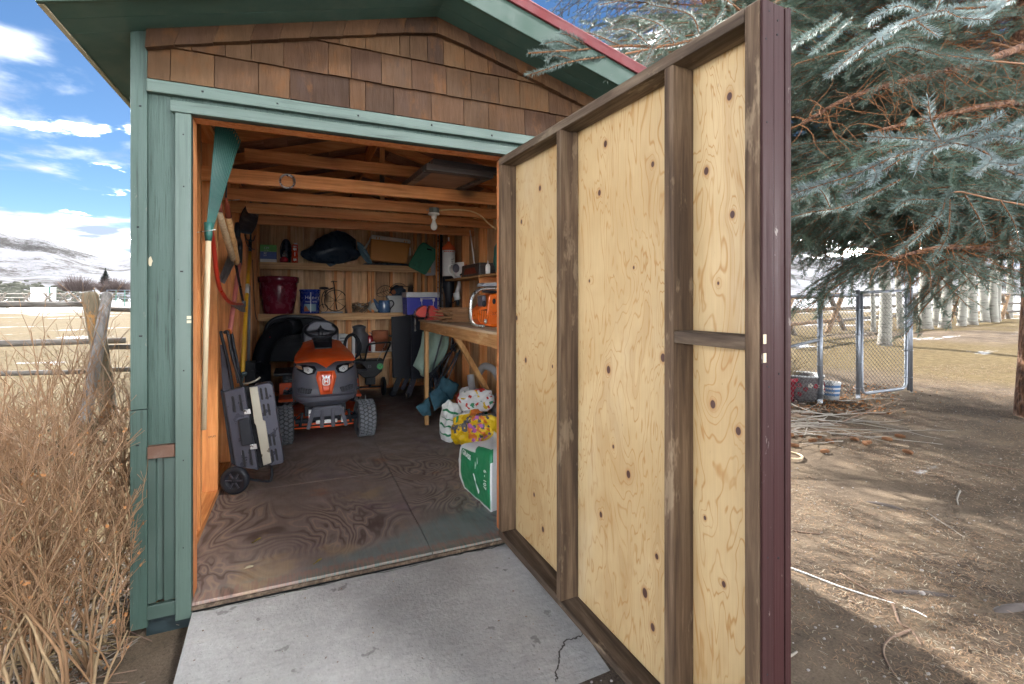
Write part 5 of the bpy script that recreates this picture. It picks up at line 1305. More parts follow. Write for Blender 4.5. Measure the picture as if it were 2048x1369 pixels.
m = MB(); m.tube(spline([(1.575, 4.68, S2 + .165), (1.625, 4.68, S2 + .17), (1.645, 4.68, S2 + .12), (1.60, 4.68, S2 + .06), (1.59, 4.68, S2 + .03)], 6), .0085, 8); m.build('handle', M_black, t)
t = thing('grey_tub', 'grey plastic storage tub behind the coffee pot', 'tub', (1.72, 4.76, S2))
m = MB(); m.prism([(1.605, 4.70, S2 + .0), (1.845, 4.70, S2), (1.875, 4.70, S2 + .24), (1.565, 4.70, S2 + .24)], (0, .12, 0)); m.box(1.555, 1.885, 4.692, 4.828, S2 + .205, S2 + .247); m.build('tub', M_tub, t, bevel=.008)
m = MB(); m.box(1.60, 1.85, 4.695, 4.702, S2 + .13, S2 + .142); m.build('tub_ridge', M_tub, t)
t = thing('wire_leaf_basket', 'black wire leaf basket holding dark cloth on the tub', 'basket', (1.62, 4.76, S2 + .25))
m = MB(); b = Vector((1.50, 4.74, S2 + .28)); lf = [b + Vector((-.11 * math.sin(math.pi * s) if 0 else 0, 0, 0)) for s in (0, 1)]
leafp = [Vector((1.41 + .20 * (1 - math.cos(math.pi * k / 10)) / 2, 4.72, S2 + .27 + .085 * math.sin(math.pi * k / 10) + .07 * k / 10)) for k in range(11)] + [Vector((1.61 - .20 * (1 - math.cos(math.pi * k / 10)) / 2, 4.72, S2 + .34 - .075 * math.sin(math.pi * k / 10) - .07 * k / 10)) for k in range(1, 10)]
m.tube(leafp, .0045, 5, closed=True); m.tube([(1.41, 4.72, S2 + .27), (1.61, 4.72, S2 + .34)], .004, 5)
for k in (.25, .42, .58, .74):
    p = Vector((1.41 + .2 * k, 4.72, S2 + .27 + .07 * k)); m.tube([p, p + Vector((.035, 0, .07))], .003, 5); m.tube([p, p + Vector((.05, 0, -.045))], .003, 5)
m.tube([(1.60, 4.72, S2 + .34), (1.80, 4.72, S2 + .385), (1.95, 4.72, S2 + .37)], .005, 5); m.tube(spline([(1.60, 4.72, S2 + .36), (1.68, 4.72, S2 + .42), (1.76, 4.72, S2 + .425), (1.82, 4.72, S2 + .395)], 6), .004, 5); m.build('wire_leaf', M_wire, t)
m = MB(); m.ell((1.72, 4.77, S2 + .31), (.115, .05, .085), 18, 10, jit=.3); m.build('dark_cloth', M_bag, t)
m = MB(); m.ell((1.655, 4.735, S2 + .30), (.035, .02, .036), 12, 8); m.build('clay_ball', M_terra, t)

# ------------------------------------------------------------------ lowest shelf, top at .556
S3 = .558
t = thing('white_carton', 'small white printed carton beside the cable coil', 'carton', (.93, 4.60, S3)); m = MB(); m.box(.88, 1.0, 4.56, 4.70, S3, S3 + .27); m.build('carton', M_boxwhite, t, bevel=.003)
m = MB()
for z in (.08, .13, .17, .21): m.box(.90, .90 + .05 + z * .15, 4.5580, 4.5605, S3 + z, S3 + z + .012)
m.build('print', M_baggrey, t)
t = thing('milk_can', 'old grey metal milk can on lowest shelf', 'milk can', (1.165, 4.66, S3))
T = Matrix.Translation((1.165, 4.68, S3)); m = MB(); m.lathe([(0, 0), (.135, 0), (.14, .01), (.14, .20), (.125, .25), (.085, .29), (.08, .335), (.095, .35), (.095, .362), (.06, .38), (.02, .39), (0, .39)], 30, T); m.build('can', M_milk, t)
m = MB(); m.tube(arc((1.30, 4.67, S3 + .24), .035, -90, 90, 8), .007, 6); m.build('can_handle', M_milk, t)
t = thing('cable_coil', 'coil of thick black cable hung on a white hook', 'cable', (1.08, 4.42, .5)); m = MB(); rs = random.Random(5)
for k in range(5):
    c = Vector((1.035 + rs.uniform(-.015, .015), 4.40 - k * .014, .66 + rs.uniform(-.01, .01))); m = MB(); m.tube(arc(c, 1, 0, 360, 30, (.098 + rs.uniform(-.012, .012), 0, 0), (.0, 0, .165 + rs.uniform(-.012, .012)))[:-1], .0095, 7, closed=True); m.build('cable_loop', M_black, t)
m = MB(); m.tube(spline([(1.13, 4.36, .60), (1.16, 4.35, .48), (1.19, 4.34, .40)], 5), .0095, 7); m.build('cable_end', M_black, t)
m = MB(); m.box(1.04, 1.078, 4.36, 4.375, .42, .82); m.build('hook_strap', M_white, t, bevel=.003)
t = thing('terracotta_pots', 'stack of old terracotta pots on lowest shelf', 'plant pots', (1.43, 4.68, S3))
T = Matrix.Translation((1.45, 4.68, S3)); m = MB(); m.lathe([(0, 0), (.085, 0), (.11, .17), (.122, .172), (.124, .215), (.11, .217), (.118, .26), (.118, .30), (.105, .302), (.09, .22)], 26, T); m.build('pot', M_terra, t)
m = MB(); m.lathe([(0, 0), (.03, 0), (.045, .10), (.052, .20), (.03, .235), (0, .24)], 16, Matrix.Translation((1.305, 4.64, S3 + .0))); m.build('jar', M_lanternred, t)
m = MB(); m.lathe([(.022, 0), (.030, .01), (.030, .13), (.022, .15)], 14, Matrix.Translation((1.345, 4.60, S3))); m.build('glass_jar', M_whitegl, t)
m = MB(); m.lathe([(.022, 0), (.034, .01), (.034, .13), (.022, .15), (0, .15)], 14, Matrix.Translation((1.60, 4.60, S3))); m.build('glass_jar', M_whitegl, t)
for i, (x0, x1, z0, z1, mm_, lab, yy) in enumerate(((1.655, 1.735, 0, .085, M_boxblue, 'low blue box printed in white at the bottom of its stack', 4.58), (1.65, 1.735, .086, .15, M_lanternred, 'dark red box above the low blue box', 4.59), (1.63, 1.735, .151, .205, M_terra, 'brown box above the dark red box', 4.60), (1.59, 1.735, .206, .228, M_attic, 'flat black box topping the stack on lowest shelf', 4.60))):
    m = MB(); m.box(x0, x1, yy, yy + .17, S3 + z0, S3 + z1); o = tag(m.build('small_box', mm_, bevel=.003), lab, 'box', 'boxes stacked on the lowest shelf')
m = MB(); m.prism([(1.66, 4.578, S3 + .02), (1.73, 4.578, S3 + .02), (1.73, 4.578, S3 + .05), (1.66, 4.578, S3 + .05)], (0, .0015, 0)); tag(m.build('paper_label', M_boxwhite), 'white paper label stuck to the low blue box', 'label')
t = thing('white_tray', 'shallow white oval tray at the front of lowest shelf', 'tray', (1.46, 4.58, S3)); m = MB()
m.grid(lambda u, v: (1.46 + .19 * v * math.cos(6.2832 * u), 4.585 + .07 * v * math.sin(6.2832 * u), S3 + .004 + .016 * sstep(.7, 1, v)), 28, 6, flip=True); m.build('tray', M_white, t, solid=.004)

# ------------------------------------------------------------------ spreader on the floor
t = thing('seed_spreader', 'black push seed spreader with round green sticker', 'spreader', (1.27, 4.2, 0))
m = MB(); m.prism([(1.05, 4.16, .50), (1.43, 4.16, .50), (1.40, 4.16, .345), (1.31, 4.16, .27), (1.17, 4.16, .27), (1.08, 4.16, .345)], (0, .24, 0)); hop = m.build('hopper', M_spread, t, bevel=.015, seg=3)
m = MB(); m.tube([(1.375, 4.1585, .415), (1.375, 4.152, .415)], .042, 24); st = m.build('sticker', M_sticker, hop)
m = MB(); m.tube([(1.359, 4.1505, .425), (1.372, 4.1505, .398), (1.396, 4.1505, .438)], .004, 6); m.tube(arc((1.375, 4.1505, .415), .036, 0, 360, 24)[:-1], .0025, 5, closed=True); m.build('tick_mark', M_boxwhite if 0 else M_green_metal, st)
text('ES', .05, (1.24, 4.1582, .42), (1, 0, 0), (0, 0, 1), M_baggrey, hop)
m = MB(); m.tube(spline([(1.18, 4.25, .40), (1.185, 4.05, .62), (1.20, 3.98, .71), (1.24, 3.96, .735), (1.44, 3.96, .745), (1.475, 3.98, .72), (1.44, 4.06, .60), (1.40, 4.25, .40)], 6), .012, 8); m.build('handle', M_spread, t)
m = MB(); m.tube(spline([(1.42, 3.97, .73), (1.40, 3.99, .68), (1.36, 4.05, .58), (1.33, 4.1, .50)], 5), .004, 6); m.build('control_rod', M_steel, t)
for x in (1.08, 1.44):
    w_ = MB(); w_.lathe([(.05, -.025), (.10, -.025), (.125, -.015), (.125, .015), (.10, .025), (.05, .025), (0, .02)], 26, Matrix.Translation((x, 4.3, .125)) @ Matrix.Rotation(rad(90), 4, 'Y')); w_.build('wheel', M_spread, t)
m = MB(); m.tube([(1.06, 4.3, .125), (1.46, 4.3, .125)], .01, 8); m.tube([(1.26, 4.25, .27), (1.26, 4.3, .125)], .02, 8); m.box(1.2, 1.32, 4.2, 4.32, .17, .27); m.build('axle', M_spread, t)

# ------------------------------------------------------------------ tall black smoker cabinet, cooler on top
t = thing('smoker_cabinet', 'tall black metal smoker cabinet on splayed legs', 'smoker', (1.85, 4.2, 0))
m = MB(); m.box(1.765, 2.12, 4.03, 4.42, .235, 1.095); cab = m.build('cabinet', M_cab, t, bevel=.006)
m = MB(); m.prism([(1.5205, 4.035, .27), (1.764, 4.045, .24), (1.764, 4.045, 1.09), (1.505, 4.035, 1.075)], (0, .05, 0)); m.build('side_shelf_folded', M_black, t, bevel=.004)
m = MB(); m.box(1.785, 2.1, 4.022, 4.029, .26, 1.07); dr_ = m.build('door_panel', M_cab, cab, bevel=.003)
m = MB()
for z in (.42, .66): m.box(2.05, 2.085, 4.005, 4.022, z - .02, z + .08)
m.build('door_hinge', M_steel, dr_, bevel=.002)
for (x0, x1) in ((1.79, 1.70), (2.08, 2.12)):
    m = MB(); m.beam((x0 + .02, 4.40, .26), (x1 + .02, 4.44, .03), .06, .03, up=(0, 1, 0)); m.build('leg', M_gunmetal, t, bevel=.006); m = MB(); m.beam((x0 + .02, 4.06, .26), (x1 + .02, 4.02, .03), .075, .03, up=(0, 1, 0)); lg = m.build('leg', M_gunmetal, t, bevel=.006)
    w_ = MB(); w_.lathe([(0, -.013), (.026, -.013), (.03, 0), (.026, .013), (0, .013)], 14, Matrix.Translation((x1 + .02, 4.02, .03)) @ Matrix.Rotation(rad(90), 4, 'Y')); w_.build('caster', M_black, lg)
m = MB(); m.beam((1.66, 4.12, .34), (1.55, 4.15, .05), .07, .03, up=(0, 1, 0)); m.ell((1.54, 4.14, .04), (.05, .04, .04)); m.build('leg', M_black, t, bevel=.004)
m = MB(); m.ell((1.752, 4.02, .205), (.008, .008, .008), 8, 6); m.ell((1.748, 4.02, .15), (.007, .007, .007), 8, 6); m.build('bolt', M_steel, t)
t = thing('blue_cooler', 'bright blue picnic cooler with pale grey lid on the smoker', 'cooler', (1.9, 4.2, 1.097))
z0 = 1.0975
f4 = lambda px, py, y=4.06: ony(px, py, y)
x0 = f4(813, 600).x; x1 = f4(880, 600).x
m = MB(); m.prism([(x0 + .01, 4.06, z0), (x1 - .01, 4.06, z0), (x1, 4.06, z0 + .235), (x0, 4.06, z0 + .235)], (0, .30, 0)); bd = m.build('body', M_coolblue, t, bevel=.012, seg=3)
m = MB(); m.box(x0 - .004, x1 + .004, 4.054, 4.366, z0 + .236, z0 + .305); m.box(x0 + .14, x1 - .08, 4.052, 4.10, z0 + .270, z0 + .282); m.build('lid', M_coollid, t, bevel=.014, seg=3)
m = MB(); hx = (x0 + x1) / 2 + .055; m.tube([(hx - .085, 4.052, z0 + .215), (hx + .085, 4.052, z0 + .215), (hx + .075, 4.05, z0 + .10), (hx - .075, 4.05, z0 + .10)], .008, 8, closed=True); m.box(hx - .10, hx - .07, 4.05, 4.06, z0 + .18, z0 + .225); m.box(hx + .07, hx + .10, 4.05, 4.06, z0 + .18, z0 + .225); m.build('handle', M_white, bd)
m = MB(); m.ell((x0 + .035, 4.052, z0 + .24), (.009, .006, .012), 8, 6); m.build('latch', M_steel, bd)
# ------------------------------------------------------------------ workbench on the right wall
ben = thing('workbench', 'rough timber workbench along the right wall with diagonal brace', 'workbench', (1.87, 1.6, 0))
BT = 1.088
def bp(name, mat, b, bevel=.003): m = MB(); m.box(*b); return m.build(name, mat, ben, bevel=bevel)
for x0, x1 in ((1.565, 1.865), (1.868, 2.175)): bp('top_board', M_bench_top, (x0, x1, .40, 2.725, BT - .018, BT))
bp('apron', M_bench, (1.580, 1.618, .40, 2.715, BT - .108, BT - .0185)); bp('apron', M_bench, (1.6185, 2.174, 2.677, 2.715, BT - .108, BT - .0185)); bp('apron', M_bench, (1.6185, 2.174, .40, .438, BT - .108, BT - .0185))
for y in (2.50, .46): bp('leg', M_bench_z, (1.586, 1.624, y, y + .055, 0.001, BT - .109))
m = MB(); m.beam((1.635, 1.56, BT - .115), (2.165, 1.84, .20), .040, .062, up=(0, 1, 0)); m.build('brace', M_bench_z, ben, bevel=.003)
m = MB(); m.tube([(1.5788, 1.50, 1.05), (1.5805, 1.50, 1.05)], .006, 8); m.build('nail_head', M_steel, ben)
# vise
vs_ = thing('bench_vise', 'red cast iron bench vise at the far corner of the bench', 'vise', (1.66, 2.66, BT))
o = Vector((1.665, 2.62, BT))
m = MB(); m.prism([o + Vector((x, -.05, z)) for x, z in ((-.015, .0), (.14, .0), (.14, .05), (.12, .105), (.05, .12), (.025, .15), (-.005, .15), (-.02, .10))], (0, .10, 0)); m.build('fixed_jaw', M_vise, vs_, bevel=.006)
m = MB(); m.prism([o + Vector((x, -.045, z)) for x, z in ((-.16, .055), (-.12, .03), (-.055, .03), (-.04, .10), (-.045, .15), (-.075, .15), (-.12, .125), (-.155, .09))], (0, .09, 0)); m.build('moving_jaw', M_vise, vs_, bevel=.006)
m = MB(); m.tube([o + Vector((-.17, 0, .06)), o + Vector((.02, 0, .06))], .016, 10); m.tube([o + Vector((-.168, -.055, .085)), o + Vector((-.170, -.06, -.10))], .0065, 8); m.ell(o + Vector((-.168, -.055, .09)), (.010, .010, .010), 8, 6); m.ell(o + Vector((-.17, -.06, -.105)), (.010, .010, .010), 8, 6); m.build('screw', M_steel, vs_)
m = MB(); m.ell(o + Vector((.09, -.055, .03)), (.012, .008, .012), 8, 6); m.ell(o + Vector((.14, -.055, .025)), (.012, .008, .012), 8, 6); m.build('bolt', M_steel, vs_)
m = MB(); m.box(o.x - .05, o.x + .15, o.y - .058, o.y + .058, BT + .0, BT + .014); m.build('base', M_vise, vs_, bevel=.004)
# stack of cedar shingles
stk = []
rs = random.Random(11)
for k in range(13):
    for half in (0, 1):
        z = BT + .0015 + k * .0105; th = .0072; L_ = .40 + rs.uniform(-.03, .04); w_ = rs.uniform(.13, .2)
        cx = 1.865 + rs.uniform(-.075, .06) + (.02 if k > 9 else 0); cy = (1.98 if half else 2.18) + rs.uniform(-.015, .015); a = rad(rs.uniform(-11, 11) - 6)
        m = MB(); R = Euler((0, rs.uniform(-.006, .006), a)).to_matrix()
        v = [Vector((cx, cy, z + th / 2)) + R @ Vector((sx * L_ / 2, sy * w_ / 2, sz * (th / 2 if sx < 0 else th / 4))) for sz in (-1, 1) for sx, sy in ((-1, -1), (1, -1), (1, 1), (-1, 1))]
        m.add(v, [(3, 2, 1, 0), (4, 5, 6, 7), (0, 1, 5, 4), (1, 2, 6, 5), (2, 3, 7, 6), (3, 0, 4, 7)])
        o_ = m.build('cedar_shingle', M_cedar)
        tag(o_, 'loose brown cedar shingle in the stack on the workbench', 'shingle', 'spare shingles stacked on the bench')
# red case behind
t = thing('red_case', 'red and black tool case behind the shingle stack', 'tool case', (2.05, 1.75, BT))
m = MB(); m.prism([(1.90, 1.70, BT + .03), (2.16, 1.70, BT + .03), (2.16, 1.70, BT + .28), (2.08, 1.70, BT + .275), (1.94, 1.70, BT + .15)], (0, .28, 0)); m.build('case_top', M_redcase, t, bevel=.012, seg=3)
m = MB(); m.box(1.885, 2.165, 1.69, 1.99, BT + .001, BT + .0295); m.box(1.895, 2.0, 1.694, 1.698, BT + .03, BT + .11); m.build('case_base', M_blackmetal, t, bevel=.004)
# chainsaw
cs = thing('chainsaw', 'orange chainsaw with grey front handle loop on the workbench', 'chainsaw', (1.75, 1.1, BT))
F_ = lambda px, py, y: ony(px, py, y)
def cpoly(pts, y, ext): m = MB(); m.prism([F_(x, q, y) for x, q in pts], (0, ext, 0)); return m
cpoly([(955, 640), (957, 620), (965, 614), (974, 612), (980, 588), (998, 586), (1012, 590), (1016, 656), (985, 655), (963, 650)], 1.02, .17).build('body', M_sawo, cs, bevel=.014, seg=3)
cpoly([(978, 592), (984, 588), (999, 587), (1002, 630), (974, 631)], 1.005, .03).build('top_cover', M_sawo, cs, bevel=.008, seg=2)
m = MB()
for k in range(7):
    x = 957.5 + k * 3.4; m.beam(F_(x, 621 + .2 * k, 1.012), F_(x + 1.5, 647, 1.012), .005, .008)
m.build('starter_grille', M_sawo, cs)
cpoly([(957, 622), (976, 618), (977, 645), (960, 645)], 1.0165, .004).build('grille_recess', M_slot, cs)
cpoly([(964, 592), (972, 590), (974, 610), (966, 616)], 1.03, .12).build('air_filter', M_baggrey, cs, bevel=.01)
m = MB(); m.ell(F_(968.5, 608, 1.01), (.018, .014, .025)); m.ell(F_(988, 603, 1.0), (.014, .006, .022)); m.build('knob', M_black, cs)
m = MB(); m.ell(F_(971, 643, 1.0), (.012, .010, .020)); m.build('fuel_cap', M_steel, cs)
text('372', .034, F_(990, 628, 1.0), (1, 0, 0), (0, 0, 1), M_rust, cs)
m = MB(); m.tube(spline([F_(1002, 577, 1.05), F_(975, 577, .99), F_(955, 582, .96), F_(943, 598, .95), F_(941, 625, .95), F_(943, 643, .96), F_(952, 651, .98), F_(968, 653, 1.0)], 7), .0115, 10); m.build('front_handle', M_steel, cs)
cpoly([(964, 573), (968, 566), (1000, 565), (1000, 573)], 1.02, .14).build('hand_guard', M_greypad, cs, bevel=.006)
m = MB(); m.tube([F_(965, 583, 1.08), F_(1000, 585, 1.08)], .012, 8); m.build('rear_handle', M_black, cs)
# narrow shelf: string trimmer head, box, bottle, green bag
t = thing('trimmer_engine', 'white and dark trimmer engine hanging over the narrow shelf end', 'trimmer', (2.0, 3.0, 1.54))
G = lambda px, py, y=3.0: ony(px, py, y)
def sp(pts, y, ext, mat, name, bevel=.006): m = MB(); m.prism([G(x, q, y) for x, q in pts], (0, ext, 0)); return m.build(name, mat, t, bevel=bevel)
sp([(905, 535), (915, 525), (928, 524), (929, 535), (923, 547), (917, 555), (909, 550)], 3.0, .12, M_white, 'housing'); sp([(929, 532), (934, 528), (934, 537), (929, 544)], 3.0, .1, M_stihlo, 'fuel_tank')
m = MB(); m.ell(G(912, 537, 2.98), (.042, .03, .052)); m.build('pull_starter', M_baggrey, t)
m = MB(); m.tube(spline([G(900, 531), G(897, 535), G(899, 545), G(906, 552), G(910, 557), G(915, 556)], 5), .010, 8); m.build('grip', M_white, t)
m = MB(); m.tube(spline([G(920, 550, 2.97), G(932, 546, 2.97), G(942, 547, 2.97), G(940, 551, 2.97), G(925, 553, 2.97)], 5), .008, 8); m.build('throttle_handle', M_black, t)
m = MB(); m.tube([G(918, 553), G(918, 570), G(914, 588)], [.020, .022, .032], 10); m.tube([G(912, 586), G(915, 600)], [.04, .036], 12); m.build('shaft_neck', M_white if 0 else M_coollid, t)
m = MB(); m.tube(spline([G(914, 598), G(906, 606), G(900, 604), G(904, 609)], 4), .006, 6); m.tube([G(915, 599), G(916, 612)], .02, 8); m.build('head', M_blackmetal, t)
t = thing('brown_box', 'low dark brown box on the narrow wall shelf', 'box', (2.06, 2.1, 1.535)); m = MB(); m.box(1.98, 2.15, 1.95, 2.5, 1.5345, 1.66); m.build('box', M_attic, t, bevel=.01); m = MB(); m.prism([(1.9785, 2.02, 1.56), (1.9785, 2.42, 1.56), (1.9785, 2.36, 1.62), (1.9785, 2.08, 1.62)], (-.004, 0, 0)); m.build('box_label', M_rust, t)
t = thing('glue_bottle', 'small white squeeze bottle on the narrow wall shelf', 'bottle', (2.0, 1.72, 1.535)); m = MB(); m.lathe([(0, 0), (.021, 0), (.022, .075), (.016, .09), (.007, .098), (.005, .125), (0, .126)], 16, Matrix.Translation((1.99, 1.74, 1.535))); m.build('bottle', M_white, t)
t = thing('green_bag', 'dark green cloth bag hanging at the shelf end', 'bag', (2.12, 1.6, 1.55)); m = MB(); m.ell((2.06, 1.62, 1.68), (.06, .05, .16), 14, 10, jit=.2); m.build('bag', M_rakegreen, t)
# lettered canister
t = thing('lettered_canister', 'tall white canister with orange shoulder and black tapered base', 'canister', (2.05, 3.25, 1.2))
T = Matrix.Translation((2.045, 3.22, 0))
m = MB(); m.lathe([(.074, 1.585), (.0775, 1.60), (.0775, 1.885), (.074, 1.895), (0, 1.895)], 28, T); m.build('canister', M_stihlw, t)
m = MB(); m.lathe([(.079, 1.893), (.081, 1.91), (.076, 1.935), (.045, 1.965), (.022, 1.985), (.016, 2.005), (0, 2.006)], 28, T); m.build('shoulder', M_stihlo, t)
m = MB(); m.lathe([(.0095, 2.0), (.0095, 2.055), (0, 2.056)], 10, T); m.build('nozzle', M_white, t)
m = MB(); m.lathe([(.0, 1.20), (.040, 1.20), (.042, 1.32), (.070, 1.45), (.0765, 1.583), (0, 1.5835)], 28, T); m.build('tapered_base', M_black, t)
m = MB(); m.lathe([(.0782, 1.862), (.0784, 1.866), (.0784, 1.890), (.0782, 1.892)], 28, T, cap=False); m.build('band', M_boxwhite, t)
for i, ch in enumerate('STIHL'):
    a = .30; z = 1.61 + i * .040
    text(ch, .052, (2.045 + .0785 * math.sin(a), 3.22 - .0785 * math.cos(a), z + .02), (0, 0, 1), (-math.cos(a), -math.sin(a), 0), M_print, t, 'lettering')
for i in range(6):
    a = -1.0 + i * .32; m = MB(); m.prism([(2.045 + .0788 * math.sin(q), 3.22 - .0788 * math.cos(q), z) for q, z in ((a - .1, 1.870), (a + .1, 1.870), (a + .1, 1.884), (a - .1, 1.884))], (.0004 * math.sin(a), -.0004 * math.cos(a), 0)); m.build('print', M_stihlo, t)
# pale green sack hanging from the bench end
t = thing('hanging_sack', 'pale green cloth sack hanging from the far bench end', 'sack', (1.72, 2.80, .6))
S = lambda px, py, y=2.76: ony(px, py, y)
lft = [S(845, 664), S(842, 690), S(835, 712), S(826, 732), S(838, 742), S(842, 752)]; rgt = [S(897, 664), S(897, 690), S(893, 705), S(885, 720), S(868, 738), S(846, 752)]
def sack(side):
    def fn(u, v):
        q = v * 5; i = min(int(q), 4); f = q - i; a = lft[i].lerp(lft[i + 1], f); b = rgt[i].lerp(rgt[i + 1], f); p = a.lerp(b, u)
        return p + Vector((0, side * .075 * math.sin(math.pi * u) ** .6 * sstep(0, .25, v) + .012 * math.sin(u * 16 + v * 4) * (1 - v * .4), .004 * math.sin(u * 20)))
    return fn
m = MB(); m.grid(sack(-1), 22, 20); m.grid(sack(1), 22, 20); m.build('sack', M_sack, t)
# folded camp chairs
t = thing('folded_camp_chair', 'folded camp chair with black tubes and teal cloth under bench', 'camp chair', (1.9, 2.5, 0))
H = lambda px, py, y: ony(px, py, y)
m = MB()
for a, b, y in (((893, 640), (849, 800), 2.60), ((905, 700), (865, 790), 2.55), ((920, 700), (881, 795), 2.5), ((900, 705), (850, 785), 2.62), ((915, 706), (868, 792), 2.52), ((935, 665), (900, 700), 2.5)):
    mid = H((a[0] + b[0]) / 2 + (-6 if a[0] == 900 else 0), (a[1] + b[1]) / 2, y); m.tube(spline([H(*a, y), mid, H(*b, y - .04)], 5), .0095, 8)
m.build('chair_tube', M_blackmetal, t)
m = MB(); m.tube([H(903, 668, 2.6), H(907, 690, 2.58)], .012, 8); m.tube([H(905, 690, 2.57), H(910, 703, 2.57)], .017, 8); m.build('hub', M_black, t)
m = MB(); m.tube([H(904, 665, 2.58), H(902, 700, 2.57)], .006, 8); m.build('bright_tube', M_steel, t)
def cloth(pts, y, ny, seed):
    P4 = [H(*p, y) for p in pts]
    def fn(u, v):
        p = P4[0].lerp(P4[1], u).lerp(P4[3].lerp(P4[2], u), v)
        return p + Vector((0, -.05 * math.sin(math.pi * u) * math.sin(math.pi * v) + .03 * noise.noise(Vector((u * 4 + seed, v * 4, 0))), .015 * noise.noise(Vector((u * 3, v * 3 + seed, 2)))))
    return fn
for pts, y, sd in (([(885, 752), (918, 770), (905, 800), (868, 790)], 2.48, 1), ([(858, 785), (880, 775), (900, 800), (868, 822)], 2.42, 4), ([(832, 815), (858, 795), (862, 830), (845, 832)], 2.42, 7)):
    m = MB(); m.grid(cloth(pts, y, 1, sd), 12, 10); m.build('chair_cloth', M_teal, t, solid=.01)
# sacks and bags
def pillow(px_poly, y, th, mats, name, parent, seed=0, regions=None, puff=1, nu=26):
    """a stuffed bag: outline given corner by corner, inflated to a real thickness"""
    P4 = [p if isinstance(p, Vector) else H(*p, y) for p in px_poly]
    m = MB()
    for side in (-1, 1):
        def fn(u, v, side=side):
            p = P4[0].lerp(P4[1], u).lerp(P4[3].lerp(P4[2], u), v)
            ctr = (P4[0] + P4[1] + P4[2] + P4[3]) / 4; p = p.lerp(ctr, .26 * abs(2 * u - 1) ** 2.5 * abs(2 * v - 1) ** 2.5)
            p = p + Vector((noise.noise(Vector((u * 5, v * 5, seed))), noise.noise(Vector((u * 5, v * 5, seed + 3))), noise.noise(Vector((u * 5, v * 5, seed + 7))))) * .016
            nr = (P4[1] - P4[0]).cross(P4[3] - P4[0]).normalized()
            e = (math.sin(math.pi * u) * math.sin(math.pi * v)) ** .42
            w_ = .55 * noise.fractal(Vector((u * 4 + seed, v * 4, side)), .8, 2.2, 5)
            pin = .03 * (math.sin(math.pi * u) * (v - .5) + math.sin(math.pi * v) * (u - .5))
            q = p + nr * side * th * e * (puff + w_)
            q.z = max(q.z, .003); return q
        m.grid(fn, nu, nu, flip=side < 0)
    if regions:
        for k in range(len(m.f)):
            kk = k % (nu * nu); i, j = kk // nu, kk % nu; m.m[k] = regions((i + .5) / nu, (j + .5) / nu, k >= nu * nu)
    return m.build(name, mats, parent)
t = thing('white_bag', 'white paper sack with green lines standing under the bench', 'bag', (1.68, 1.9, 0))
pillow([Vector((1.60, 1.90, .40)), Vector((1.79, 1.80, .32)), Vector((1.70, 1.76, .0)), Vector((1.565, 1.92, .0))], 1.9, .05, [M_bagwhite, M_baggreen], 'bag', t, 2, lambda u, v, s: 1 if (min(abs(v - k) for k in (.22, .42, .60, .80)) < .022 and .08 < u < .85) or u > .95 else 0, nu=44)
t = thing('red_white_bag', 'crumpled red and white fertiliser bag leaning at the rear wall studs', 'bag', (1.95, 2.0, 0))
pillow([Vector((1.80, 2.16, .44)), Vector((2.02, 1.98, .46)), Vector((2.10, 1.90, .0)), Vector((1.80, 2.10, .0))], 2, .085, [M_bagwhite, M_bagred, M_baggreen], 'bag', t, 5, lambda u, v, s: 1 if u < .20 and v < .5 else (2 if u < .1 or (v > .55 and u > .8) else 0))
t = thing('soil_bag', 'yellow potting soil bag slumped against the white sacks', 'bag', (1.76, 1.7, 0))
pillow([Vector((1.66, 1.74, .28)), Vector((1.90, 1.58, .36)), Vector((1.84, 1.44, .05)), Vector((1.60, 1.66, .02))], 1.7, .085, [M_bagyellow, M_baggrey, M_bagwhite, M_bagorange, M_baggreen], 'bag', t, 9,
       lambda u, v, s: (1 if (abs(v - .40 - .12 * math.sin(5 * u) - .10 * noise.noise(Vector((u * 9, v * 9, 1)))) < .12 and u > .06 and noise.noise(Vector((u * 14, v * 14, 5))) > -.25) else 2 if (v < .16 and u < .6) else 3 if (v < .22 and u > .62) else 4 if (v < .3 and .18 < u < .26) else 0), nu=40)
t = thing('printed_bag', 'white bag with red and green print lying on the yellow soil bag', 'bag', (1.86, 1.66, .3))
pillow([Vector((1.70, 1.80, .46)), Vector((1.99, 1.62, .52)), Vector((1.98, 1.52, .33)), Vector((1.72, 1.70, .27))], 1.7, .05, [M_bagwhite, M_bagred, M_baggreen, M_bagyellow], 'bag', t, 21, lambda u, v, s: (lambda a, b: 1 if b > .36 else 2 if a < -.42 else 3 if a > .5 else 0)(noise.noise(Vector((u * 6, v * 4, 13))), noise.noise(Vector((u * 9, v * 5, 17)))), nu=36)
t = thing('flower_soil_bag', 'small yellow bag with purple flowers behind the big green sack', 'bag', (1.62, .9, 0))
pillow([Vector((1.585, 1.16, .40)), Vector((1.86, 1.02, .43)), Vector((1.84, .96, .10)), Vector((1.58, 1.02, .12))], 1.0, .07, [M_bagyellow, M_bagpurple, M_bagorange, M_baggrey], 'bag', t, 12, lambda u, v, s: (lambda n1, n2, dd: 1 if n1 > .18 and dd < .12 else 2 if n2 > .10 and dd < .14 else 3 if v < .08 or (n2 < -.3 and dd < .2) else 0)(noise.noise(Vector((u * 7, v * 7, 3))), noise.noise(Vector((u * 8, v * 8, 9))), (u - .22) ** 2 + (v - .38) ** 2), nu=40)
t = thing('grass_seed_sack', 'big green and white grass sack nearest the door', 'bag', (1.50, .55, 0))
C0 = [Vector((1.43, .76, .0)), Vector((1.462, .30, .0)), Vector((1.75, .36, .0)), Vector((1.70, .82, .0))]
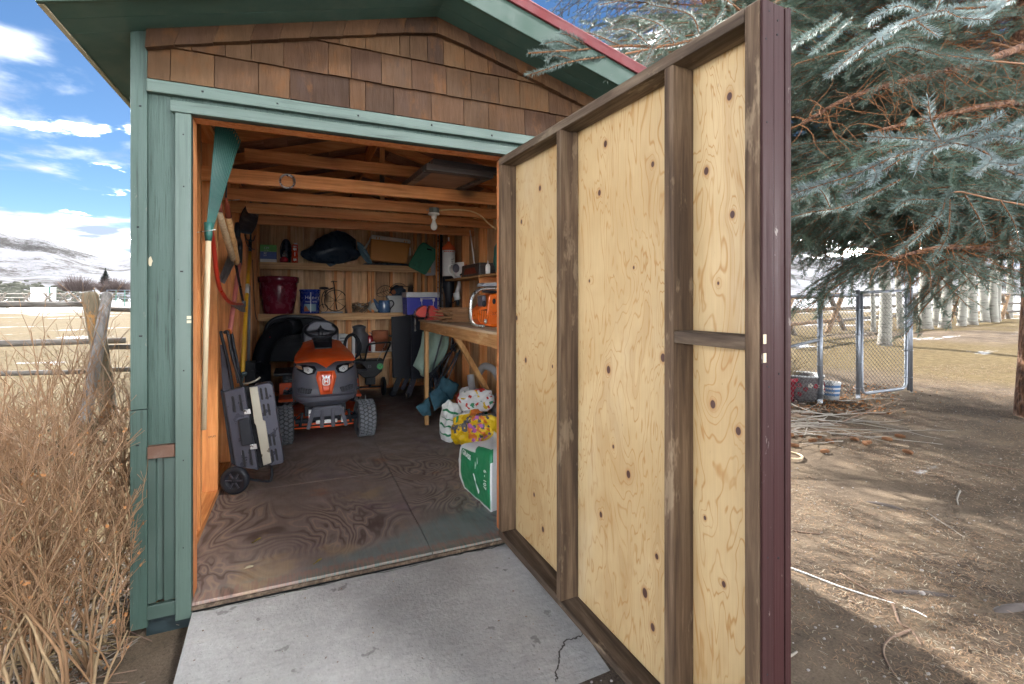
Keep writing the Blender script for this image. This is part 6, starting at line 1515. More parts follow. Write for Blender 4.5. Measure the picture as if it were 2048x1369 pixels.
def sackf(u, v):
    q = u * 4; i = int(q) % 4; f = q - int(q); p = C0[i].lerp(C0[(i + 1) % 4], sstep(0, 1, f) * .25 + f * .75)
    c = sum(C0, Vector()) / 4; tt = min(1, v / .72)
    bul = 1 + .13 * math.sin(math.pi * tt) ** .8 - .06 * (1 - tt) ** 3
    if v > .72: k = (v - .72) / .28; bul = (1 + .02) * (1 - k) ** .8
    p = c + (p - c) * bul; z = .325 * tt + (.06 * ((v - .72) / .28) if v > .72 else 0)
    n_ = noise.fractal(Vector((u * 9, v * 4, 1)), .9, 2, 4) * .012
    return p + (p - c).normalized() * n_ + Vector((0, 0, max(.002, z + (.04 * math.sin(2 * math.pi * (u - .1)) * tt))))
m = MB(); nu, nv = 48, 24; m.grid(sackf, nu, nv, flip=True)
for k in range(len(m.f)):
    u = (k // nv + .5) / nu; v = (k % nv + .5) / nv
    m.m[k] = 0 if (v > .66 and u < .12) or v > .80 or v < .05 or (u > .27) or (u < .02) or (u > .245 and v < .62) else 1
m.build('sack', [M_bagwhite, M_baggreen], t)
text('GRASS', .050, Vector(sackf(.075, .60)) + Vector((-.012, -.002, 0)), Vector(sackf(.17, .50)) - Vector(sackf(.05, .58)), (0, 0, 1), M_boxwhite, t)
m = MB(); a, b, c = Vector(sackf(.16, .15)), Vector(sackf(.145, .62)), Vector(sackf(.12, .40)); off = Vector((-.006, -.002, 0))
for dx, dz in ((.0, .0), (.018, -.03), (-.018, -.03), (.03, -.09), (-.03, -.09)): m.tube([a + off, (a + b) / 2 + off + Vector((dx * .5, -dx, .0)), b + off + Vector((dx * .4, -dx, dz))], [.002, .006, .001], 5)
m.build('leaf_print', M_boxwhite, t)
text('6 - 107', .042, Vector(sackf(.215, .42)) + Vector((-.008, -.004, 0)), (0, 0, -1), (.2, -1, 0), M_boxwhite, t)
m = MB(); p = Vector(sackf(.35, .60)); m.obox(p + Vector((.0, -.008, 0)), (.07, .003, .012), (0, 0, .1)); m.build('print_bar', M_print, t)
# corrugated hose and blower by the wall
t = thing('corrugated_hose', 'grey corrugated vacuum hose looping under the bench brace', 'hose', (2.0, 1.9, 0))
path = spline([(1.93, 2.06, .56), (1.93, 1.98, .40), (1.96, 1.84, .22), (2.0, 1.70, .08), (2.04, 1.62, .05)], 14); path2 = spline([(1.97, 1.95, .58), (2.02, 1.92, .66), (2.08, 1.84, .64), (2.11, 1.74, .55), (2.12, 1.66, .42), (2.12, 1.6, .30)], 14)
for pth in (path, path2):
    P2 = []; R2 = []
    for i in range(len(pth) - 1):
        for k in (0, .5): P2.append(pth[i].lerp(pth[i + 1], k)); R2.append(.036 if k == 0 else .030)
    m = MB(); m.tube(P2, R2, 14); m.build('hose', M_hose, t)
m = MB(); m.ell((2.11, 1.80, .30), (.07, .09, .12)); m.build('nozzle_body', M_greypad, t)
text('STUD', .017, ony(424, 874, 1.2692), (1, 0, .12), (0, 0, 1), M_print, shed, 'lettering')
# ------------------------------------------------------------------ left field: log fence, far fence, shrubs
M_stem = simple('bush_stem', (.175, .098, .048), .7, 0, .6, 12); M_stem2 = simple('old_bush_stem', (.225, .155, .085), .8, 0, .35, 30)
M_leafdry = simple('dry_leaf', (.26, .11, .034), .8, 0, .35, 40)
M_straw = simple('dry_straw', (.17, .13, .07), .85, 0, .3, 3); M_litter = simple('grey_twig', (.18, .155, .13), .85, 0, .4, 40); M_litter2 = simple('brown_twig', (.15, .095, .065), .85, 0, .4, 40)
M_willow = simple('willow_twig', (.085, .062, .056), .9, 0, .3, 2); M_conifer = simple('far_conifer', (.014, .022, .02), .9, 0, .3, 2); M_sage = simple('sagebrush', (.062, .064, .048), .95, 0, .4, .6)
M_greenpost = simple('green_post', (.03, .13, .09), .5)
def log(m, pts, r, seed=0, n=12, wob=1):
    P_ = spline(pts, 8); rr = r if isinstance(r, (list, tuple)) else (r, r); k = len(P_); rs_ = []
    for i, p in enumerate(P_):
        t = i / (k - 1); rs_.append((rr[0] + (rr[1] - rr[0]) * t) * (1 + .07 * noise.noise(Vector((i * .5, seed, 0)))))
        P_[i] = p + wob * Vector((noise.noise(Vector((i * .4, seed, 1))), noise.noise(Vector((i * .4, seed, 2))), noise.noise(Vector((i * .4, seed, 3))))) * rr[0] * .12
    return m.tube(P_, rs_, n)
fence = thing('log_fence', 'grey log rail fence crossing at a thick sawn post beside the shed', 'fence', (dep(205, 600, 5.5).x, dep(205, 600, 5.5).y, ground_z(*dep(205, 600, 5.5).xy)))
fd = lambda px: 5.05 + px * .0022
m = MB(); log(m, [dep(178, 586, 5.5), dep(198, 690, 5.53), dep(222, 860, 5.62)], (.080, .084), 1, 18, .2); m.build('post', M_post, fence)
m = MB(); log(m, [dep(215, 588, 5.60), dep(197, 690, 5.35), dep(168, 850, 5.2)], (.052, .060), 2, 14, .3); m.build('brace_log', M_brace, fence)
m = MB()
for k in range(3): m.tube(arc(dep(178, 585, 5.5), .021 * (k + 1), 0, 360, 18, (1, 0, 0), (0, 1, .22))[:-1], .0035, 4, closed=True)
m.build('growth_ring', M_log_cut, fence)
for k, (y0, y1, r_, xe) in enumerate(((610, 609, .030, 217), (688, 681, .036, 252), (748, 743, .028, 172))):
    m = MB(); log(m, [dep(-420, y0 + (y0 - 600) * .35, 4.2), dep(-150, y0 + (y0 - 600) * .10, fd(-150) + .02), dep(0, y0, fd(0) + .05), dep(120, (y0 + y1) / 2, fd(120) + .10), dep(xe, y1, fd(xe) + .17)], (r_, r_ * .95), 5 + k); m.build('rail', M_log_x, fence)
for k, (ya, yb2, r_) in enumerate(((618, 622, .027), (695, 693, .030), (741, 738, .028))):
    m = MB(); log(m, [dep(200 if k < 2 else 195, ya, 5.68), dep(320, yb2, 5.95), dep(430, yb2, 6.4)], (r_, r_), 15 + k); m.build('rail', M_log_x, fence)
# far jackleg fence
ff = thing('jackleg_fence', 'far brown jackleg fence of crossed logs across the snowy field', 'fence', dep(60, 615, 36))
xs = (-88, -42, 3, 52, 96, 127, 148); wd = lambda px: 34 + (px - 0) * .10
for i, px in enumerate(xs):
    w = wd(px)
    for s in (-1, 1):
        m = MB(); top = dep(px + s * 9, 585.5, w); bot = dep(px - s * 14, 619, w - s * .5); bot.z = ground_z(bot.x, bot.y) - .05; log(m, [top, top.lerp(bot, .5), bot], (.075, .08), i * 2 + s, 7); m.build('leg', M_log_z, ff)
for y in (588, 596, 603.5, 610):
    m = MB(); log(m, [dep(px, y, wd(px) - .15) for px in xs], (.05, .05), y, 6); m.build('rail', M_log_x, ff)
t = thing('utility_box', 'white box shed standing in snow beyond the far fence', 'shed', dep(82, 606, 48))
c = dep(82, 604, 48); Rz = Matrix.Rotation(-YAW + rad(12), 3, 'Z')
m = MB(); m.obox(c + Vector((0, .5, .72)), (1.62, .9, 1.35), Rz); m.build('box', M_white, t, bevel=.02)
m = MB(); m.obox(c + Vector((0, .5, 1.42)), (1.70, 1.0, .05), Rz); m.build('roof', M_tub, t)
m = MB(); m.obox(c + Rz @ Vector((.86, -.2, .70)), (.10, .10, 1.55), Rz); m.build('post', M_greenpost, t)
t = thing('pipe_fence', 'green and white pipe corral panel far across the snow', 'fence', dep(238, 603, 42))
for px in (214, 232, 249.5, 268, 290):
    m = MB(); a, b = dep(px, 580, 42), dep(px, 604, 42); b.z = ground_z(b.x, b.y) - .05; m.tube([b, a], .045, 7); m.build('post', M_greenpost if px > 220 else M_galv, t)
for y in (581, 586.5, 592, 597):
    m = MB(); m.tube([dep(213, y, 41.95), dep(310, y, 41.95)], .032, 6); m.build('rail', M_galv, t)
def fuzzy(name, label, cat, c, w, h, n, mat, seed, grp):
    t = thing(name, label, cat, c, grp); rs = random.Random(seed); m = MB()
    for k in range(n):
        a = rs.uniform(0, 6.283); q = rs.random() ** .6; b = Vector(c) + Vector((math.cos(a) * w * .30 * q, math.sin(a) * w * .22 * q, -.1)); hh = h * rs.uniform(.55, 1.0) * (1 - .45 * q * q)
        e = b + Vector((math.cos(a) * w * .24 * q + rs.uniform(-.2, .2), math.sin(a) * w * .2 * q, hh)); mid = b.lerp(e, .5) + Vector((rs.uniform(-.12, .12), rs.uniform(-.12, .12), hh * .1))
        m.tube([b, mid, e], [.026, .018, .006], 3, cap=False)
    o = m.build('branches', mat, t); o['kind'] = 'stuff'; return t
for px, y, w, h, n, s, lab in ((155, 582, 5.4, 2.75, 620, 1, 'bare reddish willow clump left of the small dark conifer'), (229, 584, 5.6, 2.55, 620, 2, 'bare grey willow clump below the small dark conifer'), (285, 585, 5, 2.4, 300, 3, 'bare willow clump half hidden behind the shed corner')):
    c = dep(px, y, 74); c.z = 2.0 - (y - 560) * .02; c.z = CAM.z + (600 - y) / 968 * 74; fuzzy('willow_shrub', lab, 'shrub', c, w, h, n, M_willow, s, 'bare willows at the foot of the hill')
t = thing('conifer', 'small dark green conifer at the foot of the snowy hill', 'tree', dep(211, 570, 92))
c = dep(211, 571, 92); rs = random.Random(3)
m = MB(); m.tube([c, c + Vector((0, 0, 3.0))], [.12, .03], 6); m.build('trunk', M_log_z, t); m = MB()
for k in range(520):
    q = rs.random() ** .7; z = .15 + 3.0 * (1 - q); r_ = 1.45 * q * rs.uniform(.55, 1.1); a = rs.uniform(0, 6.283); p = c + Vector((0, 0, z)); e = p + Vector((r_ * math.cos(a), r_ * math.sin(a), -.15 + .25 * rs.random())); s = Vector((-math.sin(a), math.cos(a), 0)) * .13
    m.add([p, p.lerp(e, .6) + s, e + Vector((0, 0, .1)), p.lerp(e, .6) - s], [(0, 1, 2, 3)])
o = m.build('crown', M_conifer, t); o['kind'] = 'stuff'
rs = random.Random(12); m = MB()
for k in range(420):
    px = rs.uniform(-260, 330); w = rs.uniform(55, 125); y = 600 - (w - 55) * .36 - rs.uniform(0, 16) + (8 if px > 120 else 0)
    d = ray(px, 600); x, yv = CAM.x + d.x * w, CAM.y + d.y * w
    z = CAM.z + (600 - y) / 968 * w - .2
    s = rs.uniform(.25, .62) * (1.3 if px < 130 else .8)
    m.ell((x, yv, z), (s, s, s * .62), 7, 4, jit=.7, seed=k)
o = m.build('sagebrush', M_sage, kind='stuff'); 

# the dormant bush by the shed corner
def bush(label, bases, seed, hmin, hmax, lean):
    rs = random.Random(seed); c = sum((Vector((x, y, 0)) for x, y in bases), Vector()) / len(bases); c.z = ground_z(c.x, c.y)
    t = thing('bare_bush', label, 'bush', c, 'bare bushes by the shed corner')
    def wiggle(p, d, L_, n, r0, r1, m, mt, depth):
        pts = [p]; dd = d.normalized(); q = p.copy()
        for i in range(n):
            dd = (dd + Vector((rs.gauss(0, .11), rs.gauss(0, .11), rs.gauss(.02, .06)))).normalized(); q = q + dd * L_ / n; 
            if q.x > -.155 or (q.x > -.25 and q.y > -.06): break
            pts.append(q)
        n = len(pts) - 1
        if n < 1: return
        m.tube(pts, [r0 + (r1 - r0) * i / max(n, 1) for i in range(n + 1)], 5 if depth == 0 else 4, cap=False, mat=mt)
        if depth < 3:
            for b in range((6, 4, 3)[depth]):
                k = rs.randint(max(1, n // 3), max(1, n)); kd = (pts[k] - pts[k - 1]).normalized()
                sd = (kd + Vector((rs.gauss(0, .55), rs.gauss(0, .45), rs.uniform(-.05, .5)))).normalized()
                wiggle(pts[k], sd, L_ * rs.uniform(.28, .55), max(3, n - 3), r0 * .5, max(.0009, r1 * .7), m, 0 if rs.random() < .8 else mt, depth + 1)
        if depth == 2 and rs.random() < .18:
            e = pts[-1]; s = rs.uniform(.005, .010); u = Vector((rs.gauss(0, 1), rs.gauss(0, 1), rs.gauss(0, 1))).normalized() * s; v = u.orthogonal().normalized() * s * .7
            m.add([e - u, e + v, e + u, e - v], [(0, 1, 2, 3)], 2)
    for (x, y) in bases:
        m = MB(); p = Vector((x, y, ground_z(x, y) - .02)); d = Vector((rs.gauss(lean[0], .13), rs.gauss(lean[1], .13), 1)); h = rs.uniform(hmin, hmax)
        wiggle(p, d, h, 9, rs.uniform(.0045, .0082), .0022, m, 1 if rs.random() < .55 else 0, 0)
        mxx = max([q[0] for q in m.v if q[1] > -.03] or [-9])
        m.build('stem', [M_stem, M_stem2, M_leafdry], t)
rs = random.Random(21)
B1 = [(-.24 - .34 * rs.random(), -.42 + .34 * rs.random()) for _ in range(40)]
B2 = [(-.62 - .45 * rs.random(), -.20 + .75 * rs.random()) for _ in range(26)]
B3 = [(-1.02 - .60 * rs.random(), -.10 + 1.1 * rs.random()) for _ in range(26)]
B4 = [(-.30 - .32 * rs.random(), -.02 + 1.0 * rs.random()) for _ in range(24)]
bush('bare bush rising along the side wall behind the thorny one', B4, 34, .72, 1.0, (-.05, .0))
bush('bare thorny bush of tan stems right against the shed corner', B1, 31, .55, .92, (-.16, .0))
bush('bare reddish bush in front of the leaning log brace', B2, 32, .54, .82, (-.12, .03))
bush('bare reddish bush at the far left edge of the lawn', B3, 33, .50, .76, (-.05, .03))
# twig litter and dry grass: nobody could count these
rs = random.Random(41); m = MB()
for k in range(1500):
    x = -.30 - abs(rs.gauss(0, .50)); y = rs.uniform(-.75, 1.0); z = ground_z(x, y) + rs.uniform(.002, .035)
    a = rs.uniform(0, 6.28); L_ = rs.uniform(.03, .22) * (1 if rs.random() < .85 else 1.8); d = Vector((math.cos(a), math.sin(a), rs.uniform(-.05, .12))) * L_; p = Vector((x, y, z))
    m.tube([p, p + d * .5 + Vector((0, 0, rs.uniform(0, .01))), p + d], [rs.uniform(.0012, .0034)] * 3, 4, cap=False, mat=rs.choice((0, 0, 1, 2)))
for k in range(420):
    x = -.27 - abs(rs.gauss(0, .5)); y = rs.uniform(-.7, .9); p = Vector((x, y, ground_z(x, y) + .012)); u = Vector((rs.gauss(0, 1), rs.gauss(0, 1), rs.gauss(0, .4))).normalized() * rs.uniform(.008, .016); v = u.cross(Vector((0, 0, 1))) * .6
    m.add([p - u, p + v + Vector((0, 0, .006)), p + u, p - v], [(0, 1, 2, 3)], 3)
m.build('twig_litter', [M_litter, M_litter2, M_straw, M_leafdry], kind='stuff')
rs = random.Random(43); m = MB()
for k in range(15000):
    d = .6 + 10.5 * rs.random() ** 1.4; a = rad(rs.uniform(-58, 8)); x = CAM.x + d * math.sin(a) * 1.05 - .3; y = CAM.y + 2.2 + d * math.cos(a)
    if x > -.45: continue
    p = Vector((x, y, ground_z(x, y) - .004)); h = rs.uniform(.02, .065); b = rs.uniform(0, 6.28); w_ = Vector((math.cos(b), math.sin(b), 0)) * .0022 * (1 + d * .12); l_ = Vector((rs.gauss(0, .7), rs.gauss(0, .7), 0)) * h
    m.add([p - w_, p + w_, p + l_ + Vector((0, 0, h))], [(0, 1, 2)], 0)
m.build('dry_grass', M_straw, kind='stuff'); M_straw.node_tree.nodes['Principled BSDF'].inputs['Specular IOR Level'].default_value = .1
# ------------------------------------------------------------------ blue spruces
def needle_mat(name, a, b, c, rough=.5):
    m = Mt(name, rough); v = m.pos(); f = m.noise(v, 3.5, 4, .6); g = m.noise(v, 40, 2)
    col = m.ramp(f, [(.32, a), (.5, b), (.68, c)]); col = m.val(col, g, .65, 1.35); col = m.val(col, m.rnd(), .78, 1.22)
    m.color(col); m.b.inputs['Specular IOR Level'].default_value = .35
    return m.mat
M_need = needle_mat('spruce_needle', (.040, .070, .042), (.075, .118, .085), (.13, .18, .155))
M_needs = needle_mat('silver_spruce_needle', (.15, .21, .20), (.235, .305, .305), (.33, .40, .405))
M_roofb = needle_mat('roof_bough_needle', (.085, .125, .11), (.15, .205, .185), (.23, .295, .28))
M_twg = simple('spruce_twig', (.17, .075, .028), .75, 0, .4, 40); M_dead = simple('dead_spruce_twig', (.19, .080, .027), .85, 0, .4, 30)
def bark_mat():
    m = Mt('spruce_bark', .9); v = m.obj(); w = m.map(v, (1, 1, .45)); d = m.vor(w, 26); n_ = m.noise(v, 30, 5)
    c = m.ramp(m.math('ADD', m.math('MULTIPLY', d, .7), m.math('MULTIPLY', n_, .5)), [(.25, (.028, .012, .007)), (.5, (.10, .042, .020)), (.8, (.18, .085, .043))]); m.color(c); m.bump(m.math('ADD', d, n_), .9, .03); return m.mat
M_bark = bark_mat()
def needles(m, pts, nl, dens, wid, rs, mat=0, fwd=.75, lift=.12):
    for a, b in zip(pts, pts[1:]):
        t = (b - a); L_ = t.length
        if L_ < 1e-5: continue
        t = t / L_; x = t.orthogonal().normalized(); y = t.cross(x)
        for k in range(max(1, int(L_ * dens + rs.random()))):
            p = a + (b - a) * rs.random(); q = rs.uniform(0, 6.2832); rdir = x * math.cos(q) + y * math.sin(q)
            if rdir.z < -.2 and rs.random() < .45: q = rs.uniform(0, 6.28); rdir = x * math.cos(q) + y * math.sin(q)
            d = (rdir + t * fwd * rs.uniform(.6, 1.3) + Vector((0, 0, lift))).normalized(); l_ = nl * rs.uniform(.75, 1.15)
            s = d.cross(rdir if abs(d.dot(rdir)) < .95 else t); s = s.normalized() * wid if s.length > 1e-6 else x * wid
            e = p + d * l_ + t * l_ * .12
            m.v.extend([tuple(p - s * .6), tuple(p + s * .6), tuple(p + d * l_ * .55 + s * .8 + t * l_ * .02), tuple(e), tuple(p + d * l_ * .55 - s * .8 + t * l_ * .02)]); o = len(m.v) - 5
            m.f.append([o, o + 1, o + 2, o + 3, o + 4]); m.m.append(mat); m.s.append(False)
def curve(p, d, L_, n, sag, rs, jit=.05):
    pts = [p.copy()]; d = d.normalized()
    for i in range(n):
        d = (d + Vector((rs.gauss(0, jit), rs.gauss(0, jit), sag / n + rs.gauss(0, jit * .6)))).normalized(); pts.append(pts[-1] + d * L_ / n)
    return pts
def spray(m, p, d, L_, rs, nl, dens, wid, lev, sag, r0, mat=0, stem=1):
    """a shoot with needles, carrying side shoots in its own plane"""
    n = max(3, int(L_ / .07)); n = min(n, 16); pts = curve(p, d, L_, n, sag, rs)
    m.tube(pts, [r0 * (1 - .75 * i / n) for i in range(n + 1)], 4, cap=False, mat=stem)
    if lev == 0: needles(m, pts, nl, dens, wid, rs, mat); return
    needles(m, pts[n // 3 if lev == 2 else 0:], nl, dens * (.6 if lev == 2 else 1), wid, rs, mat)
    step = max(1, n // (9 if lev == 2 else 5)); side = 1
    for i in range(max(1, int(n * (.22 if lev == 2 else .1))), n, step):
        t = (pts[i] - pts[i - 1]).normalized(); lat = t.cross(Vector((0, 0, 1)))
        lat = lat.normalized() if lat.length > .1 else Vector((1, 0, 0))
        for sd in ((side, -side) if lev == 2 else (side,)):
            dd = t * .75 + lat * sd * rs.uniform(.6, 1.0) + Vector((0, 0, rs.uniform(-.30, .06)))
            spray(m, pts[i], dd, L_ * (rs.uniform(.26, .42) if lev == 2 else rs.uniform(.28, .5)) * (1 - .45 * i / n) + .05, rs, nl, dens, wid, lev - 1, sag * .8, r0 * .36, mat, stem)
        side = -side
def branch_mesh(seed, L_):
    rs = random.Random(seed); m = MB()
    spray(m, Vector((0, 0, 0)), Vector((1, 0, .12)), L_, rs, .026, 520, .0015, 2, -.35, .017)
    for k in range(70):           # dead twiglets near the trunk
        p = Vector((rs.uniform(.1, L_ * .6), rs.uniform(-.15, .15), rs.uniform(-.22, .02))); m.tube(curve(p, Vector((rs.uniform(-.3, 1), rs.gauss(0, 1), rs.uniform(-1, .1))), rs.uniform(.12, .4), 5, -.3, rs, .25), [.0036, .0032, .0028, .0024, .002, .0014], 3, cap=False, mat=2)
    return m
KIT = []
def spruce(name, label, x, y, h, r0, n, seed, reach, allow):
    z = ground_z(x, y); t = thing(name, label, 'tree', (x, y, z), 'blue spruces in the yard'); rs = random.Random(seed)
    m = MB(); m.tube([Vector((x + .03 * math.sin(i) - .060 * i * (name == 'blue_spruce' and x > 6), y + .03 * math.cos(i * 1.3), z - .1 + h * i / 14)) for i in range(15)], [r0 * (1.06 if i == 0 else 1) * (1 - .9 * i / 14) + .01 for i in range(15)], 20); m.build('trunk', M_bark, t)
    k = 0
    while k < n:
        f = rs.random() ** 1.25; hz = 2.32 + (h - 2.8) * f; a = rs.uniform(0, 6.2832); ln = reach * (1 - .82 * f) * rs.uniform(.8, 1.12)
        tip = Vector((x + ln * math.cos(a), y + ln * math.sin(a), z + hz)); mid = Vector((x + ln * .6 * math.cos(a), y + ln * .6 * math.sin(a), z + hz))
        if not allow(tip) or not allow(mid): k += .12; continue
        k += 1
        src = rs.choice(KIT); o = src.copy() if src.parent is not None else src
        sc = ln / src['span']
        if src.parent is None: src['used'] = 1
        else: COL.objects.link(o)
        o.parent = t; drop = rs.uniform(-.12, .12)
        M4 = Matrix.Translation((0, 0, hz)) @ Matrix.Rotation(a, 4, 'Z') @ Matrix.Rotation(-drop, 4, 'Y') @ Matrix.Rotation(rs.uniform(-.3, .3), 4, 'X') @ Matrix.Diagonal((sc, sc * rs.choice((-1, 1)) if 0 else sc, sc, 1))
        o.matrix_basis = M4
    return t
for i in range(6):
    L_ = (2.6, 2.4, 2.7, 2.2, 2.5, 2.3)[i]; o = branch_mesh(100 + i, L_).build('branch', [M_need, M_twg, M_dead], center=False); o['span'] = L_; KIT.append(o)
clear = lambda p: not ((p.x < 2.75 and -1.9 < p.y < 5.3 and p.z < 2.9 + (2.7 - p.x) * .2) or (p - CAM).length < 2.0 or (p.x < 2.0 and p.y < .3) or (p.x < 3.0 and p.y < -.8 and p.z < 3))
def clear1(p):
    if not clear(p): return False
    d = p - CAM; w = d.dot(FV)
    b = Vector((7.44 - p.x, -.12 - p.y)); c = Vector((CAM.x - 7.44, CAM.y + .12))
    if p.z < 4.5 and (-b).normalized().dot(c.normalized()) > .50 : return False
    return not (w > .5 and 1024 + 968 * d.dot(RV) / w > 1890 and w < 5.6 and p.z < 3.6)
sp1 = spruce('blue_spruce', 'big blue spruce with drooping branches and red brown trunk at the right', 7.44, -.12, 9.5, .23, 150, 51, 4.2, clear1)
sp2 = spruce('blue_spruce', 'blue spruce crowded behind the open shed door', 5.6, 2.6, 10.5, .22, 120, 52, 3.1, clear)
# near boughs, drawn shoot by shoot
def bough(parent, stems, nl, dens, wid, seed, mat=None):
    rs = random.Random(seed); m = MB()
    for pts, r0, leaf in stems:
        P_ = spline([dep(*p) for p in pts], 7); n = len(P_) - 1
        m.tube(P_, [r0 * (1 - .7 * i / n) for i in range(n + 1)], 6, cap=False, mat=1)
        if leaf: needles(m, P_[int(n * (1 - leaf)):], nl, dens, wid, rs, 0, .55, .10)
    o = m.build('bough', [mat or M_needs, M_twg, M_dead], parent); return o
bough(sp1, [
    ([(2200, 330, 2.5), (2048, 352, 2.2), (1960, 300, 2.05), (1880, 282, 1.95)], .008, .75),
    ([(1880, 282, 1.95), (1862, 240, 1.92), (1856, 196, 1.90)], .0045, 1), ([(1885, 286, 1.95), (1830, 278, 1.9), (1738, 274, 1.86)], .0045, 1),
    ([(1885, 284, 1.95), (1950, 262, 1.93), (2008, 228, 1.9)], .0045, 1), ([(1900, 288, 1.97), (1850, 305, 1.92), (1832, 342, 1.88)], .004, 1),
    ([(1890, 284, 1.95), (1800, 310, 1.93), (1720, 345, 1.9), (1650, 368, 1.88), (1585, 388, 1.86)], .005, .95), ([(1745, 335, 1.91), (1752, 350, 1.88), (1748, 366, 1.86)], .003, 1),
    ([(1800, 320, 1.92), (1700, 385, 1.95), (1690, 398, 1.94)], .003, 1), ([(2048, 280, 2.1), (1990, 272, 2.03), (1940, 290, 2.0)], .004, 1),
    ([(2090, 300, 2.2), (2030, 330, 2.1), (1965, 320, 2.05)], .004, 1), ([(2100, 340, 2.2), (2060, 370, 2.1), (2035, 400, 2.06)], .004, 1),
    ([(2120, 250, 2.2), (2060, 240, 2.1), (2020, 262, 2.05)], .004, 1), ([(1985, 310, 2.05), (1975, 330, 2.0), (1945, 352, 1.98)], .004, 1)], .031, 950, .0017, 61)
bough(sp1, [([(2120, -40, 2.6), (1990, 10, 2.3), (1890, 20, 2.2), (1800, 50, 2.12), (1720, 100, 2.08), (1657, 152, 2.05)], .007, .85), ([(1890, 20, 2.2), (1920, 35, 2.15), (1980, 40, 2.1)], .004, 1),
    ([(1830, 40, 2.15), (1860, 62, 2.1), (1875, 72, 2.08)], .004, 1), ([(1780, 60, 2.1), (1765, 75, 2.05), (1768, 82, 2.04)], .003, 1), ([(1850, 30, 2.17), (1800, 12, 2.12), (1740, 42, 2.1)], .004, 1),
    ([(1870, 24, 2.2), (1880, -4, 2.15), (1860, -30, 2.12)], .004, 1), ([(2000, 6, 2.3), (1980, 24, 2.2), (1940, 45, 2.18)], .004, 1)], .030, 950, .0017, 62)
bough(sp1, [([(2100, 420, 2.7), (1990, 400, 2.5), (1905, 385, 2.4), (1880, 430, 2.3), (1835, 475, 2.25), (1788, 508, 2.22)], .006, .6), ([(1900, 400, 2.35), (1895, 470, 2.3), (1862, 525, 2.27)], .004, 1),
    ([(1870, 400, 2.35), (1820, 400, 2.3), (1790, 418, 2.27)], .004, 1), ([(1800, 360, 2.4), (1700, 410, 2.35), (1620, 425, 2.32), (1562, 440, 2.3)], .005, 1), ([(1720, 400, 2.36), (1715, 425, 2.3), (1708, 430, 2.3)], .003, 1),
    ([(1660, 415, 2.34), (1640, 380, 2.3), (1600, 372, 2.28)], .003, 1), ([(1930, 390, 2.4), (1960, 440, 2.35), (1975, 480, 2.33)], .004, 1), ([(2000, 400, 2.45), (2030, 450, 2.4), (2040, 500, 2.38)], .004, 1),
    ([(2060, 130, 2.8), (1960, 120, 2.7), (1880, 110, 2.6), (1800, 95, 2.55), (1740, 120, 2.5)], .006, .8), ([(1700, 40, 2.6), (1660, 80, 2.5), (1625, 105, 2.45)], .004, 1), ([(1680, 30, 2.6), (1620, 70, 2.5), (1580, 95, 2.45)], .004, 1)], .030, 800, .0018, 63, M_roofb)
bough(sp2, [([(1640, -60, 4.2), (1500, 40, 3.6), (1420, 70, 3.2), (1330, 92, 2.95), (1250, 92, 2.75), (1160, 100, 2.55), (1056, 107, 2.38)], .014, .62), ([(1330, 92, 2.95), (1240, 110, 2.7), (1150, 122, 2.5), (1090, 140, 2.38), (1053, 152, 2.34)], .007, .75),
    ([(1180, 96, 2.6), (1145, 75, 2.5), (1120, 66, 2.45)], .004, 1), ([(1160, 100, 2.55), (1120, 84, 2.48), (1087, 88, 2.42)], .004, 1), ([(1240, 92, 2.72), (1190, 70, 2.6), (1150, 62, 2.55)], .004, 1), ([(1300, 92, 2.85), (1260, 60, 2.7), (1210, 62, 2.65)], .004, 1),
    ([(1290, 95, 2.85), (1240, 140, 2.7), (1213, 160, 2.65)], .004, 1), ([(1350, 90, 3.0), (1320, 50, 2.85), (1260, 30, 2.8)], .004, 1), ([(1250, 110, 2.72), (1200, 120, 2.62), (1180, 122, 2.58)], .004, 1), ([(1140, 118, 2.5), (1110, 112, 2.45), (1092, 122, 2.42)], .003, 1),
    ([(1420, 70, 3.2), (1390, 110, 3.05), (1330, 140, 2.95), (1260, 150, 2.8)], .006, 1), ([(1400, 75, 3.15), (1380, 30, 3.0), (1300, 10, 2.9)], .006, 1), ([(1500, 40, 3.6), (1450, 0, 3.3), (1380, -10, 3.1), (1300, -8, 3.0), (1200, 10, 2.95)], .008, .8),
    ([(1340, 60, 2.95), (1310, 90, 2.85), (1290, 130, 2.8)], .005, 1), ([(1450, 20, 3.3), (1420, 60, 3.15), (1390, 70, 3.1)], .005, 1)], .026, 800, .0020, 64, M_roofb)
rs = random.Random(88)
for limb in ([(2080, 80, 3.5), (1960, 125, 3.2), (1800, 165, 3.0), (1690, 200, 2.95), (1600, 250, 2.95)], [(2080, 200, 3.6), (1960, 215, 3.3), (1850, 240, 3.1), (1760, 260, 3.0)], [(2090, 505, 3.6), (1980, 500, 3.3), (1880, 495, 3.1), (1780, 520, 3.05)]):
    P_ = spline([dep(*p) for p in limb], 8); n = len(P_) - 1; m = MB(); m.tube(P_, [.030 * (1 - .75 * i / n) for i in range(n + 1)], 8)
    for k in range(85):
        b = P_[rs.randint(2, n)]; m.tube(curve(b, Vector((rs.gauss(0, 1), rs.gauss(0, 1), rs.gauss(-.2, .8))), rs.uniform(.12, .42), 6, -.25, rs, .28), [.0034, .003, .0026, .0022, .0019, .0016, .0012], 4, cap=False, mat=1)
    m.build('dead_limb', [M_bark, M_dead], sp1)
